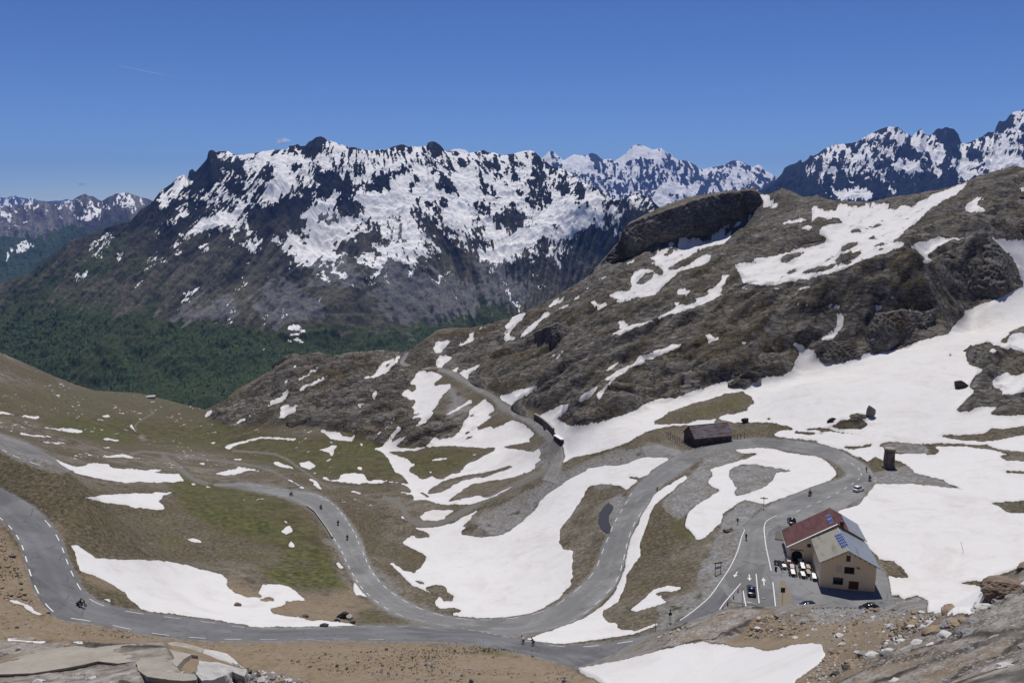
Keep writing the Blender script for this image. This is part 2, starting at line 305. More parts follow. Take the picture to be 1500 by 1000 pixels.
# ------------------------------------------------------------------ where the snow lies on the near ground (outlines)
NEAR_SNOW = """
+ T1 275,540 290,505 340,490 385,483 408,490 395,515 355,545 320,560 360,562 345,575 320,585 280,582
+ T1 375,455 420,432 448,428 430,442
+ T1 440,545 480,510 540,475 525,465 535,445 580,425 620,395 690,365 680,375 600,425 570,460 585,480 560,505 500,525
+ T1 300,630 310,605 340,598 380,607 418,620 400,640 355,665 345,695 290,688
+ T1 395,715 440,690 465,688 445,735
+ T1 455,745 480,720 545,690 600,672 650,645 620,675 570,720 535,755 525,800
+ T1 470,660 510,630 520,637 480,662
+ T1 530,635 545,615 553,620 535,641
+ T1 795,530 800,490 780,480 790,430 810,405 790,400 830,340 910,295 970,268 930,320 920,345 885,365 890,385 830,440 840,460 870,460 880,480 820,505
+ T1 900,475 950,410 1000,370 1060,325 1080,290 1125,278 1130,300 1110,325 1060,350 1020,400 930,470 905,482
+ T1 1115,245 1150,205 1240,168 1252,172 1200,220 1125,258
+ T1 1185,270 1220,235 1270,220 1320,175 1355,155 1340,178 1260,240 1190,277
+ T1 1390,105 1420,98 1425,108 1395,125
+ T1 1430,58 1480,30 1510,22 1510,40 1450,55
+ T1 1130,605 1165,595 1155,615
+ T1 1160,635 1180,605 1215,580 1225,550 1230,565 1210,605 1170,640
+ T1 1070,735 1095,705 1105,705 1080,740
+ T1 750,600 775,575 780,585 755,603
+ T1 758,890 830,880 920,845 950,840 1050,812 1058,818 1000,870 940,905 900,925 870,940 850,975 800,945 760,915
+ T1 690,870 710,855 720,900 700,890
+ T1 90,820 150,740 170,718 275,722 330,740 340,760 290,795 285,820 400,808 405,840 335,910 300,960 270,1000 150,1000 110,985 80,965 40,985 100,940 95,925 40,895 35,880 90,850 120,870 145,850 140,815 110,820
+ E5 320,340 420,325 385,370 365,410 315,432 345,385 300,390
- T1 85,945 130,920 145,940 110,980
+ T1 0,640 20,625 65,580 60,600 30,640 0,650
+ T8 1145,388 1170,355 1240,345 1265,300 1310,245 1395,225 1420,200 1465,178 1455,215 1400,260 1360,300 1320,335 1250,370 1215,365 1160,388
+ T1 415,1000 470,970 540,925 560,925 560,950 500,975 450,1010 400,1010
+ N1 20,288 90,270 110,245 150,200 190,140 225,112 245,130 210,170 185,215 160,240 195,225 290,180 260,215 210,260 200,270 330,280 420,270 440,250 455,215 490,195 520,215 590,205 640,180 660,160 690,105 720,55 740,0 800,-45 850,-80 905,-40 925,0 870,40 910,45 860,85 790,130 800,150 890,118 905,135 975,115 1050,75 1110,90 1165,125 1205,160 1215,185 1175,215 1195,235 1130,245 1010,265 980,270 1030,285 1120,290 1200,305 1225,300 1255,275 1260,310 1245,360 1285,355 1225,390 1230,420 1180,458 1060,490 960,515 890,520 840,530 750,545 680,595 570,675 640,660 710,645 820,622 830,640 880,640 1010,575 1075,543 1075,555 990,605 900,645 760,690 690,698 640,690 580,700 530,690 420,660 330,660 320,625 215,605 240,600 310,610 305,580 285,565 230,540 110,530 50,540 0,540 0,525 45,510 100,515 150,515 240,535 290,540 245,480 190,455 165,410 145,370 130,340 80,300
- N1 125,308 330,300 440,275 580,262 740,275 860,285 930,270 920,300 840,330 810,360 720,395 680,450 600,470 540,510 490,505 470,480 400,510 365,495 345,470 300,450 300,425 360,400 320,395 290,360 200,330
+ N1 340,405 370,385 440,375 500,350 575,348 580,358 510,372 460,375 400,385
+ N1 720,325 810,318 800,333
+ N1 435,450 455,445 475,460 455,465
+ N1 335,340 370,325 380,330
- N1 425,605 470,570 530,530 640,495 740,475 830,462 920,445 1020,410 1050,412 1020,435 940,455 860,490 820,490 760,500 680,520 580,575 540,600 440,615
- N1 710,170 735,150 730,165 715,185
- N1 360,590 400,605 445,635 430,642 390,615
+ N1 370,785 420,745 470,730 560,735 650,725 600,760 560,780 560,800 480,812 400,810
+ N1 232,770 260,778 295,810 280,815 240,795
+ N1 370,205 440,145 455,145 420,180 380,210
+ N1 45,200 90,150 150,110 190,60 198,65 160,120 90,170 50,205
+ N1 305,70 340,30 370,0 400,-20 440,-10 400,30 350,60
+ N1 330,135 370,90 420,50 470,10 480,20 440,70 390,110
+ N1 500,80 560,40 600,10 690,0 600,30 540,70
# the big bowl
+ N1 330,858 430,865 520,850 620,825 720,770 825,715 810,735 760,770 755,795 680,855 720,858 685,895 680,915 740,925 800,930 870,930 980,915 1040,875 1130,810 1210,740 1250,670 1330,600 N5 0,355 60,310 160,260 230,220 330,205 430,205 500,190 560,160 640,142 780,145 805,165 770,195 690,230 640,275 590,300 520,290 475,290 570,310 575,325 530,350 520,365 480,385 440,360 370,345 290,345 220,360 190,400 165,450 130,500 90,570 60,600 20,650 0,690 0,770 20,790 25,820 100,830 95,880 N2 1240,330 1250,345 1230,375 1240,400 1190,450 1170,480 1110,515 1010,565 930,595 860,605 740,608 620,600 510,585 500,575 570,560 520,540 470,545 430,545 395,510 420,480 430,470 340,435 260,400 215,355 120,265 150,265 215,310 280,325 325,285 355,230 320,205 210,150 200,140 270,95 300,115 375,105 360,85 275,55
- N2 345,420 410,398 470,415 480,445 520,465 510,500 460,500 450,480 400,455
- N2 280,375 320,380 350,400 310,395
# strip inside the valley road
+ N5 940,285 935,305 860,360 800,415 700,490 660,560 640,650 590,760 590,870 560,930 B3 600,440 555,510 550,560 525,605 520,625 450,670 445,690 460,715 515,730 510,750 600,760 700,722 710,727 620,765 580,780 500,790 400,805 330,815 240,820 160,810 90,800 160,775 300,725 380,690 440,650 490,600 520,540 545,480 555,400 570,340 600,290 N5 600,550 640,470 700,415 780,355 860,310 920,278
+ B3 565,665 620,625 680,570 740,553 820,563 740,590 710,610 750,630 640,660 600,675
- B3 690,590 740,580 760,585 700,600
# loop
+ C6 215,525 290,512 380,518 470,540 560,548 620,570 650,605 670,630 640,655 560,690 480,715 430,735 350,760 270,740 240,755 215,775 175,800 165,840 120,880 100,905 60,915 45,890 5,850 20,800 60,760 130,720 165,700 120,680 105,665 130,630 115,610 180,590 280,560 330,540 250,540
- C6 205,610 250,588 330,590 400,605 475,615 400,625 385,660 340,690 290,710 230,720 222,705 238,690 225,680 215,655 200,640
# right snowfield
+ A 823,679 840,670 874,663 908,653 925,645 979,635 1000,629 1040,626 C6 150,392 220,408 380,408 440,420 480,435 410,445 390,465 400,470 500,480 575,485 590,505 690,525 760,560 800,577 830,555 865,570 912,572 945,580 985,605 1000,625 1120,655 1150,675 1215,697 1120,682 990,672 830,672 B4 780,140 740,185 640,215 720,330 830,420 815,500 970,520 815,500 810,590 840,595 930,600 950,620 1010,600 1060,620 1060,680 1500,680 A 1620,900 1620,330 T4 1500,560 1420,555 1350,545 1250,540 1300,590 1340,620 1410,680 1450,760 1495,870 1490,890 1400,940 1290,990 1260,1000 T7 1130,40 1120,60 1050,70 1060,115 1010,150 940,245 900,255 780,285 700,310 600,355 520,370 430,370 T6 930,590 900,620 780,640 650,655 580,620 570,560 480,545 460,525 395,510 440,560 450,600 420,650 400,700 330,750 240,755 130,765 0,765 T5 1400,665 1270,670 1200,695 1100,720 960,765 840,812 700,820 650,840 540,910 370,965 200,1000 A 858,622 830,623 826,618 816,614 833,594 831,590 806,599 785,611 N1 1290,80 1360,170 1420,220 1430,300 1440,340
+ N1 1200,50 1290,45 1340,120 1360,170 1300,110
- T5 690,990 740,960 800,920 900,880 1000,850 1100,825 1220,780 1340,770 1400,800 1410,830 1435,850 1370,880 1380,905 1250,930 1180,940 1160,965 1000,975 930,1000 690,1005
- E5 1250,480 1340,440 1420,425 1500,420 1500,440 1410,452 1300,478
- T5 1240,710 1290,680 1400,675 1405,700 1330,735 1260,715
- C6 640,425 680,400 730,395 720,375 750,368 815,375 800,385 760,392 800,415 770,435 690,435
- C6 620,405 640,390 660,400 640,412
- C6 355,392 372,385 385,393 370,398
- C6 480,455 490,445 530,450 620,455 520,460
- C6 515,435 600,430 700,450 800,465 1000,478 900,470 760,462 640,445 540,440
- C6 690,510 760,510 830,498 800,512 740,520 700,518
- C6 845,500 900,490 1000,500 1080,515 1105,530 1090,545 990,540 915,540 870,520
- C6 1000,498 1180,500 1300,505 1370,525 1500,535 1500,575 1400,570 1365,555 1420,545 1330,525 1200,510 1080,508
- C6 1095,460 1200,465 1300,455 1330,435 1400,435 1500,418 1500,455 1400,475 1300,490 1180,480
- T7 1075,380 1140,325 1220,310 1350,345 1530,390 1530,520 1450,545 1400,540 1380,520 1290,555 1260,600 1280,640 1350,665 1320,690 1420,690 1530,660 1530,830 1420,840 1280,838 1250,825 1320,775 1180,770 1090,805 1030,815 1005,800 1060,750 1120,690 1140,660 1100,635 1130,560 1200,520 1190,490 1110,475 1080,430
+ T7 1230,375 1270,350 1310,370 1270,390
+ T7 1255,485 1280,470 1300,485
- T7 1320,300 1360,270 1430,215 1480,190 1530,190 1530,240 1440,235 1390,265 1370,310
- T7 980,625 1020,597 1065,615 1040,632
- T7 935,405 980,382 960,408
- T7 885,487 945,495 930,502
- T7 775,600 810,600 790,608
- T7 310,472 325,472 320,480
- C6 1325,755 1420,750 1500,740 1500,800 1400,795 1370,770
- C6 1380,620 1420,618 1500,620 1500,630 1420,625
- C6 1205,625 1218,625 1210,630
- B4 1200,545 1280,530 1370,530 1390,505 1460,510 1560,500 1560,560 1330,570 1330,555
- B4 820,430 900,445 950,480 970,518 900,510 840,490
- B4 560,585 840,595 930,610 945,620 1010,600 1060,620 1060,690 560,690
- A 1428,897 1436,880 1445,856 1460,842 1480,836 1500,828 1640,790 1640,1010 1428,1010
# rocky hill
+ T2 1325,130 1420,125 1450,150 1500,195 1490,220 1440,222 1415,205 1380,240 1330,270 1290,305 1220,345 1150,370 1110,410 1090,430 1150,410 1160,430 1145,460 1090,490 1040,500 920,540 850,580 770,620 690,670 720,680 850,630 940,570 1010,560 1000,610 960,640 860,665 770,695 720,745 660,790 620,840 580,870 480,880 380,910 300,930 310,900 340,885 245,880 330,825 410,830 420,780 420,730 450,695 500,660 580,670 560,625 610,610 545,600 600,570 650,540 690,500 790,450 810,430 840,445 940,445 1000,430 1040,405 1065,410 1060,430 1110,390 1130,350 1200,320 1240,325 1280,290 1320,255 1370,235 1390,190 1400,165 1350,145
- T2 455,775 500,730 580,690 575,740 510,785
- T2 560,640 610,640 680,710 620,715
- T2 655,570 720,520 780,465 770,500 700,570
+ T2 1100,300 1130,290 1165,320 1130,360
+ T2 120,915 150,900 190,930 240,910 255,930 180,975 150,930
+ T2 125,765 200,730 290,690 270,715 170,755
+ T2 320,665 430,605 500,575 440,620 330,670
+ T2 90,800 125,805 100,825
+ T2 0,890 60,850 30,885 0,905
+ T2 750,830 790,815 870,820 830,855 760,860
+ T2 680,1000 745,945 740,910 775,910 820,940 920,895 830,885 830,875 920,880 1020,850 940,845 1000,820 1090,755 1080,715 1150,705 1155,720 1110,745 1160,785 1090,810 1085,850 1090,860 1000,905 900,945 820,970 760,1000
+ T5 355,355 430,315 440,280 425,255 475,243 480,270 570,265 700,230 780,190 840,150 840,115 880,115 940,140 1010,105 1000,120 870,185 780,215 690,250 600,290 530,310 450,350
+ T5 110,870 150,800 240,745 280,720 270,750 230,800 160,850 115,880
+ T5 280,830 275,780 330,730 370,690 290,690 340,650 380,640 460,595 550,550 580,510 640,490 700,470 800,430 850,418 920,410 900,430 800,475 690,525 620,540 610,560 540,580 480,620 400,680 340,750 290,830
- T5 275,695 330,675 345,700 300,740
+ T5 330,620 360,590 430,545 440,560 380,600
+ T5 1060,355 1110,350 1125,365 1200,370 1150,390 1110,400 1085,420 1085,385
+ T5 1325,405 1370,405 1360,425 1335,422
+ T5 1395,410 1430,395 1480,388 1420,410
+ T5 850,40 880,25 940,20 968,25 920,55 860,57
+ T5 0,870 70,850 60,910 0,940
+ T5 645,605 662,603 655,620
+ T5 0,500 20,460 28,452 15,495
+ T3 60,740 180,715 240,690 360,680 490,640 560,615 680,595 745,575 755,545 700,510 700,485 730,450 870,430 875,420 830,400 740,410 735,390 690,385 640,430 640,400 655,370 640,345 655,315 690,315 680,335 830,340 835,305 910,300 920,312 1000,310 1020,295 1150,280 1245,272 1245,290 1180,335 1230,325 1270,330 1300,300 T4 660,310 780,255 870,205 970,175 1060,140 1105,130 1060,180 1000,230 900,275 800,340 760,390 700,440 620,495 600,530 530,572 610,562 630,600 560,630 440,670 330,700 240,745 180,775 50,810 0,820 T3 620,845 560,850 450,865 380,890 270,890 140,870 120,820 100,770
+ T3 415,455 440,430 500,405 570,390 620,400 600,415 530,430 470,440
+ T3 560,490 585,455 660,448 640,490 600,485
+ T3 0,820 50,808 40,830 10,850
+ T3 700,295 770,285 760,297
+ T3 0,850 15,870 50,885 0,905
- T3 640,480 670,440 690,400 740,400 735,440 700,490
- T3 415,710 440,680 520,650 600,640 580,665 530,680 460,720
- T3 925,495 950,475 1000,478 1010,495 960,505
- T3 1090,468 1130,445 1185,445 1130,465
- T3 1060,555 1090,535 1120,535 1090,550
- T3 860,640 870,600 960,572 990,580 960,600 900,630
- T3 815,710 850,670 920,645 960,650 1020,650 960,690 880,720 850,730
- T3 565,800 620,775 720,750 800,735 860,735 760,770 620,805
- T3 880,730 940,710 950,720 900,738
- T3 1140,420 1180,410 1170,425
- T3 1360,335 1400,325 1400,338
- T3 1105,350 1140,335 1130,348
- T3 690,610 720,605 710,617
- T3 785,390 820,380 820,392
+ T4 1055,335 1075,295 1100,285 1150,250 1190,243 1215,250 1160,275 1165,300 1230,345 1200,358 1100,355
+ T4 1440,180 1500,170 1530,170 1530,210 1480,205
+ T4 650,605 720,575 840,545 930,518 920,545 1030,540 1080,537 1070,550 960,560 900,590 840,630 780,680 840,695 790,740 755,725 770,690 730,650 710,630
+ T4 1395,775 1410,790 1405,830
+ T6 355,222 440,222 560,230 640,222 700,230 760,245 750,270 715,270 700,245 640,240 560,242 430,235
+ T6 725,290 765,300 780,350 780,390 740,440 700,485 625,495 615,470 690,415 730,385
+ T6 980,210 1030,220 1080,245 1040,275 1015,280 1000,240
+ T6 255,105 290,105 345,125 290,125
+ T6 410,120 500,95 570,90 570,100 480,122
+ T6 0,115 50,105 110,105 60,118 0,128
+ T6 25,505 50,500 75,515 55,528
+ T6 90,515 130,490 180,485 140,505
+ T6 1215,265 1330,270 1260,280
# left hill flank
+ T8 640,300 655,275 680,270 665,295
+ T8 630,420 690,370 740,345 780,310 870,265 875,272 800,325 760,355 700,378
+ T8 685,465 710,425 770,410 880,350 918,338 890,370 810,415 750,430 690,472
+ T8 565,370 605,372 600,400 585,418 580,385
+ T8 478,460 485,435 525,420 520,435
+ T8 455,590 470,545 540,510 600,445 640,437 605,490 605,510 540,550
+ T8 520,658 550,625 545,585 600,560 640,560 690,535 685,555 785,505 750,540 680,575 660,590 672,605 610,640 580,660
+ T8 175,730 230,690 290,660 375,620 380,628 320,655 270,690
+ T8 0,625 40,600 70,605 50,630 0,665
+ T8 910,210 945,203 950,215
+ T8 1150,222 1200,200 1248,188 1200,210
+ T8 1320,210 1335,195 1340,208
+ T8 1230,525 1225,490 1260,440 1275,430 1265,480 1245,525
+ T8 1120,570 1135,545 1190,535 1150,570 1130,595
+ T8 1270,770 1330,725 1390,660 1398,665 1350,730 1280,775
+ T8 1245,800 1262,785 1255,803
+ T8 885,285 910,258 915,262 895,285
+ T8 818,345 835,328 838,338
+ T8 835,750 880,730 890,755 990,765 1010,790 1070,800 1110,770 1080,830 1000,825 930,815 880,780
+ T8 1120,845 1180,850 1155,865
+ T8 735,745 775,740 750,755
+ T8 95,885 150,870 170,855 300,820 400,800 520,800 640,810 690,803 650,828 580,820 400,815 260,850 200,880 175,893 150,880
+ T8 0,760 105,762 80,772 0,772
+ T8 20,840 60,832 105,840 60,850
+ T8 205,960 290,955 270,968 205,968
+ T8 895,830 945,838 935,852
+ T8 825,897 900,870 920,860 995,858 960,880 935,900 955,915 930,940 915,930 910,910
+ T8 885,975 915,950 945,960 890,982
+ T8 745,825 780,822 755,833
+ T8 625,868 665,866 640,875
+ T8 990,430 1040,415 1005,432
# left meadows
+ N4 120,392 160,388 215,400 190,407
+ N4 265,470 340,445 420,435 430,430 450,415 520,425 625,440 600,452 520,445 430,475 330,480
+ N4 410,358 485,353 480,365 410,366
+ N4 705,378 740,378 775,395 840,415 855,435 780,425 710,400
+ N4 880,395 920,380 960,375 1000,395 1018,420 970,435 910,415
+ N4 765,490 830,515 900,555 940,577 920,580 860,545 790,508
+ N4 940,505 985,502 1030,535 1040,560 1075,590 1030,580 990,550 995,530
+ N4 1055,490 1080,490 1120,510 1180,512 1195,490 1180,480 1220,465 1300,460 1370,470 1390,515 1440,520 1500,510 1510,540 1400,535 1350,540 1310,570 1330,545 1270,535 1150,525 1080,515
+ N4 1260,600 1280,585 1330,600 1380,612 1340,615
+ N4 1305,425 1330,412 1355,415 1345,445
+ N4 770,815 795,805 820,830 790,830
+ N4 755,895 795,850 830,850 858,885 800,915
+ N4 815,1000 820,965 840,960 862,1000 850,1012 825,1010
+ N4 60,945 120,935 170,955 190,970 120,970
+ N4 80,540 110,535 150,548 120,556
+ N3 0,65 50,68 120,85 200,92 280,97 305,110 260,118 160,103 80,85 -100,75 -100,65
+ N3 290,175 370,178 440,185 520,185 600,200 610,218 540,220 460,208 380,192
+ N3 100,210 160,215 250,232 350,240 420,238 500,245 440,250 340,250 250,248 170,232
+ N3 275,283 330,280 440,288 550,295 440,300 300,292
+ N3 735,258 800,257 860,265 915,277 830,278 760,270
+ N3 740,95 790,85 815,95 800,108 745,102
+ N3 670,117 740,115 790,122 760,130
+ N3 735,318 810,320 800,331 745,328
+ N3 615,70 680,70 660,78
+ N3 940,165 970,150 985,185 1010,210 990,208
+ N3 700,390 800,385 870,375 940,378 960,390 1040,403 1030,410 900,400 820,402 760,395
+ N3 385,408 420,415 500,450 560,465 610,460 650,440 700,442 790,445 805,455 800,470 870,478 950,480 1040,490 1100,487 1130,480 1200,487 1180,500 1110,505 1200,515 1320,515 1330,545 1357,570 1320,577 1150,583 1020,575 920,585 840,575 680,545 590,525 500,485 440,450
+ N3 555,683 640,685 710,682 740,672 900,660 1050,662 1230,652 1310,652 1220,668 1190,685 1195,700 1160,720 1205,750 1205,778 1130,780 960,765 930,750 800,735 690,712 640,700
+ N3 1420,440 1500,442 1500,455 1430,450
+ N3 1305,252 1350,250 1360,258 1320,262
+ N3 1225,92 1250,88 1248,100
+ B1 322,365 345,365 420,410 435,428 500,430 560,435 650,435 760,440 860,460 950,485 1015,500 1040,525 1040,560 1080,590 1130,605 1200,605 1180,590 1200,550 1270,545 1330,560 1400,620 1310,625 1310,640 1240,660 1250,680 1310,690 1390,700 1430,715 B2 280,708 330,715 420,728 455,742 300,750 150,745 0,745 B1 1130,735 950,705 800,685 700,675 650,665 600,625 570,585 480,530 420,505 370,490 350,440 340,400
- B1 1180,612 1240,610 1260,620 1210,625
+ B1 38,615 80,620 130,640 160,665 225,698 180,695 125,670 110,655 50,630
+ B1 460,612 500,615 528,632 500,632
+ B1 425,720 480,720 560,745 612,768 560,762 480,742
+ F1 60,95 100,80 200,82 270,100 340,112 480,120 480,132 400,142 320,128 260,125 60,108
+ F1 630,128 700,115 795,125 780,135 640,138
+ F1 0,85 50,80 50,92 0,95
+ B2 340,450 365,447 395,480 370,478
+ B2 430,530 445,545 480,580 515,612 440,595 430,570
+ A 1500,1800 1501,1800 1501,1801
+ B3 315,930 400,915 560,885 700,850 830,820 920,808 950,820 1000,820 1060,835 1130,830 1190,855 1250,845 1300,825 1400,815 1450,820 1465,870 1440,910 1370,960 1330,990 1300,1050 500,1050 420,990 350,960
"""
# ------------------------------------------------------------------ ground kinds on the near ground
NEAR_GREEN = """
0.75 A -120,560 60,560 140,572 300,600 330,620 420,640 540,650 600,690 560,720 420,690 300,660 200,655 100,640 0,610 -120,600
+ A 150,575 280,590 320,612 230,625 160,600
+ A 70,610 200,625 190,650 100,640
+ A 330,640 560,640 590,680 540,690 360,660
0.8 T8 450,600 520,560 560,680 420,720 250,720 300,680
0.8 A 230,690 420,720 480,790 500,850 400,860 260,740
0.7 B2 620,430 690,400 770,415 760,460 700,495 640,470
0.7 B2 0,470 200,470 400,540 430,600 200,590 0,540
+ B2 400,660 520,660 640,690 520,720 430,700
0.8 N1 130,305 600,265 900,280 800,350 600,470 380,500 200,350
0.7 T5 700,1000 820,920 1340,770 1430,850 1200,940 900,990
0.6 T1 750,830 950,600 1100,640 1000,820 850,870
0.7 T1 880,950 1080,820 1250,900 1150,980 900,1010
0.8 F4 560,130 760,90 950,130 1250,220 1000,230 850,190 640,190
0.7 F4 360,150 540,150 560,210 430,220
0.5 A 0,555 420,560 520,520 600,540 600,600 450,620 0,620
0.5 A 430,540 560,520 600,640 480,640
0.7 B3 700,230 880,260 900,380 760,350
0.4 A 0,700 120,730 300,760 480,830 300,830 80,760
0.6 T8 860,430 1300,420 1200,560 950,560
"""
NEAR_TRACK = """
|9 N1 110,645 200,670 250,720 290,790 340,820 420,830 520,825 600,795 700,740 850,660 1100,540 1300,450
|4 N4 0,345 200,360 400,385 550,405 700,450 850,530 950,580
|4 N4 400,300 560,310 700,320 800,360 900,430 1000,500 1130,580
|4 N3 950,375 1040,355 1200,365 1350,390 1500,405
|3 N3 1090,50 1130,70 1080,100 1010,140 990,170 1000,210
|7 N3 1190,390 1260,430 1320,480 1380,530 1430,565 1520,590
|12 N5 640,60 700,80 800,100 900,130
"""
NEAR_GRAVEL = """
0.65 A 690,760 800,700 900,655 960,650 990,660 930,690 860,740 800,790 760,800 700,790
0.7 A 640,540 700,600 680,660 620,640 660,590
+ N5 1100,100 1400,80 1280,180 1100,270 1110,300 1070,350 1180,390 1000,500 930,560 880,600 800,560 740,490 850,380 940,290 1000,230
+ C6 190,600 330,580 480,615 400,640 340,700 220,725 200,650
+ B4 560,585 840,595 930,610 945,620 1010,600 1060,620 1060,690 560,690
+ B4 660,180 720,60 980,0 1230,118 820,95 740,190
0.8 B4 0,700 60,620 150,500 200,340 260,240 340,170 200,160 120,240 60,400 0,480
+ C6 840,500 1000,490 1110,530 1000,550 880,530
0.35 N5 0,700 60,580 200,360 440,360 480,420 440,560 400,680 300,840 240,1000 0,1000
0.8 N3 0,230 330,380 440,400 500,470 440,470 0,350
0.7 N1 1150,300 1340,200 1340,420 1180,470
+ B3 480,170 560,120 500,300 440,310
0.5 A 440,770 520,800 600,860 560,900 500,820
0.6 A 960,880 1050,850 1080,900 960,940
0.8 N3 990,230 1040,215 1085,250 1080,290 1020,285
0.8 N3 960,80 1040,100 1010,110
0.5 N3 1080,220 1200,250 1260,300 1180,300
0.6 T8 110,700 200,690 180,730
0.5 N1 330,660 560,700 560,730 430,720
"""
NEAR_ROCK = """
+ A 640,490 700,480 800,440 880,390 900,350 960,310 1050,280 1115,275 1200,285 1300,290 1420,265 1480,240 1620,240 1620,330 1510,350 1500,410 1450,430 1380,490 1300,520 1180,530 1160,550 1080,555 1000,585 950,600 900,610 840,625 800,600 760,590 700,560 660,540 590,530
+ A 300,610 340,580 440,520 540,510 640,495 640,550 600,560 600,600 660,610 700,600 700,640 640,655 560,650 500,630 420,620 340,625
+ T7 1075,380 1140,310 1220,300 1350,335 1600,380 1600,850 1250,845 1000,820 1120,690 1100,635 1190,500
+ T7 1310,310 1430,205 1600,180 1600,245 1390,270
0.9 F3 1600,90 1500,110 1200,230 1160,310 1000,400 830,500 640,620 460,700 330,800 100,900 100,1000 1600,1000
0.5 T5 1230,720 1400,670 1410,710 1330,740
+ F1 -100,100 300,140 700,130 1500,130 1700,500 -100,560
0.8 C6 600,430 680,380 820,360 820,440
0.5 A 690,760 760,800 700,790 680,770
0.6 B2 320,680 420,670 450,720 380,720
0.6 A 990,900 1130,880 1080,940 960,960
"""
NEAR_TAN = """
+ A -120,880 80,905 160,915 300,940 560,940 700,944 780,955 880,1000 880,1130 -120,1130
+ A -120,740 0,770 40,830 60,870 90,905 -120,920
+ A 840,990 940,940 1010,915 1080,895 1290,885 1440,870 1500,900 1500,1130 840,1130
0.7 A 0,700 100,770 110,820 280,830 460,870 530,900 500,930 300,900 130,860 60,760
0.6 A 560,880 440,820 500,900 560,915
"""
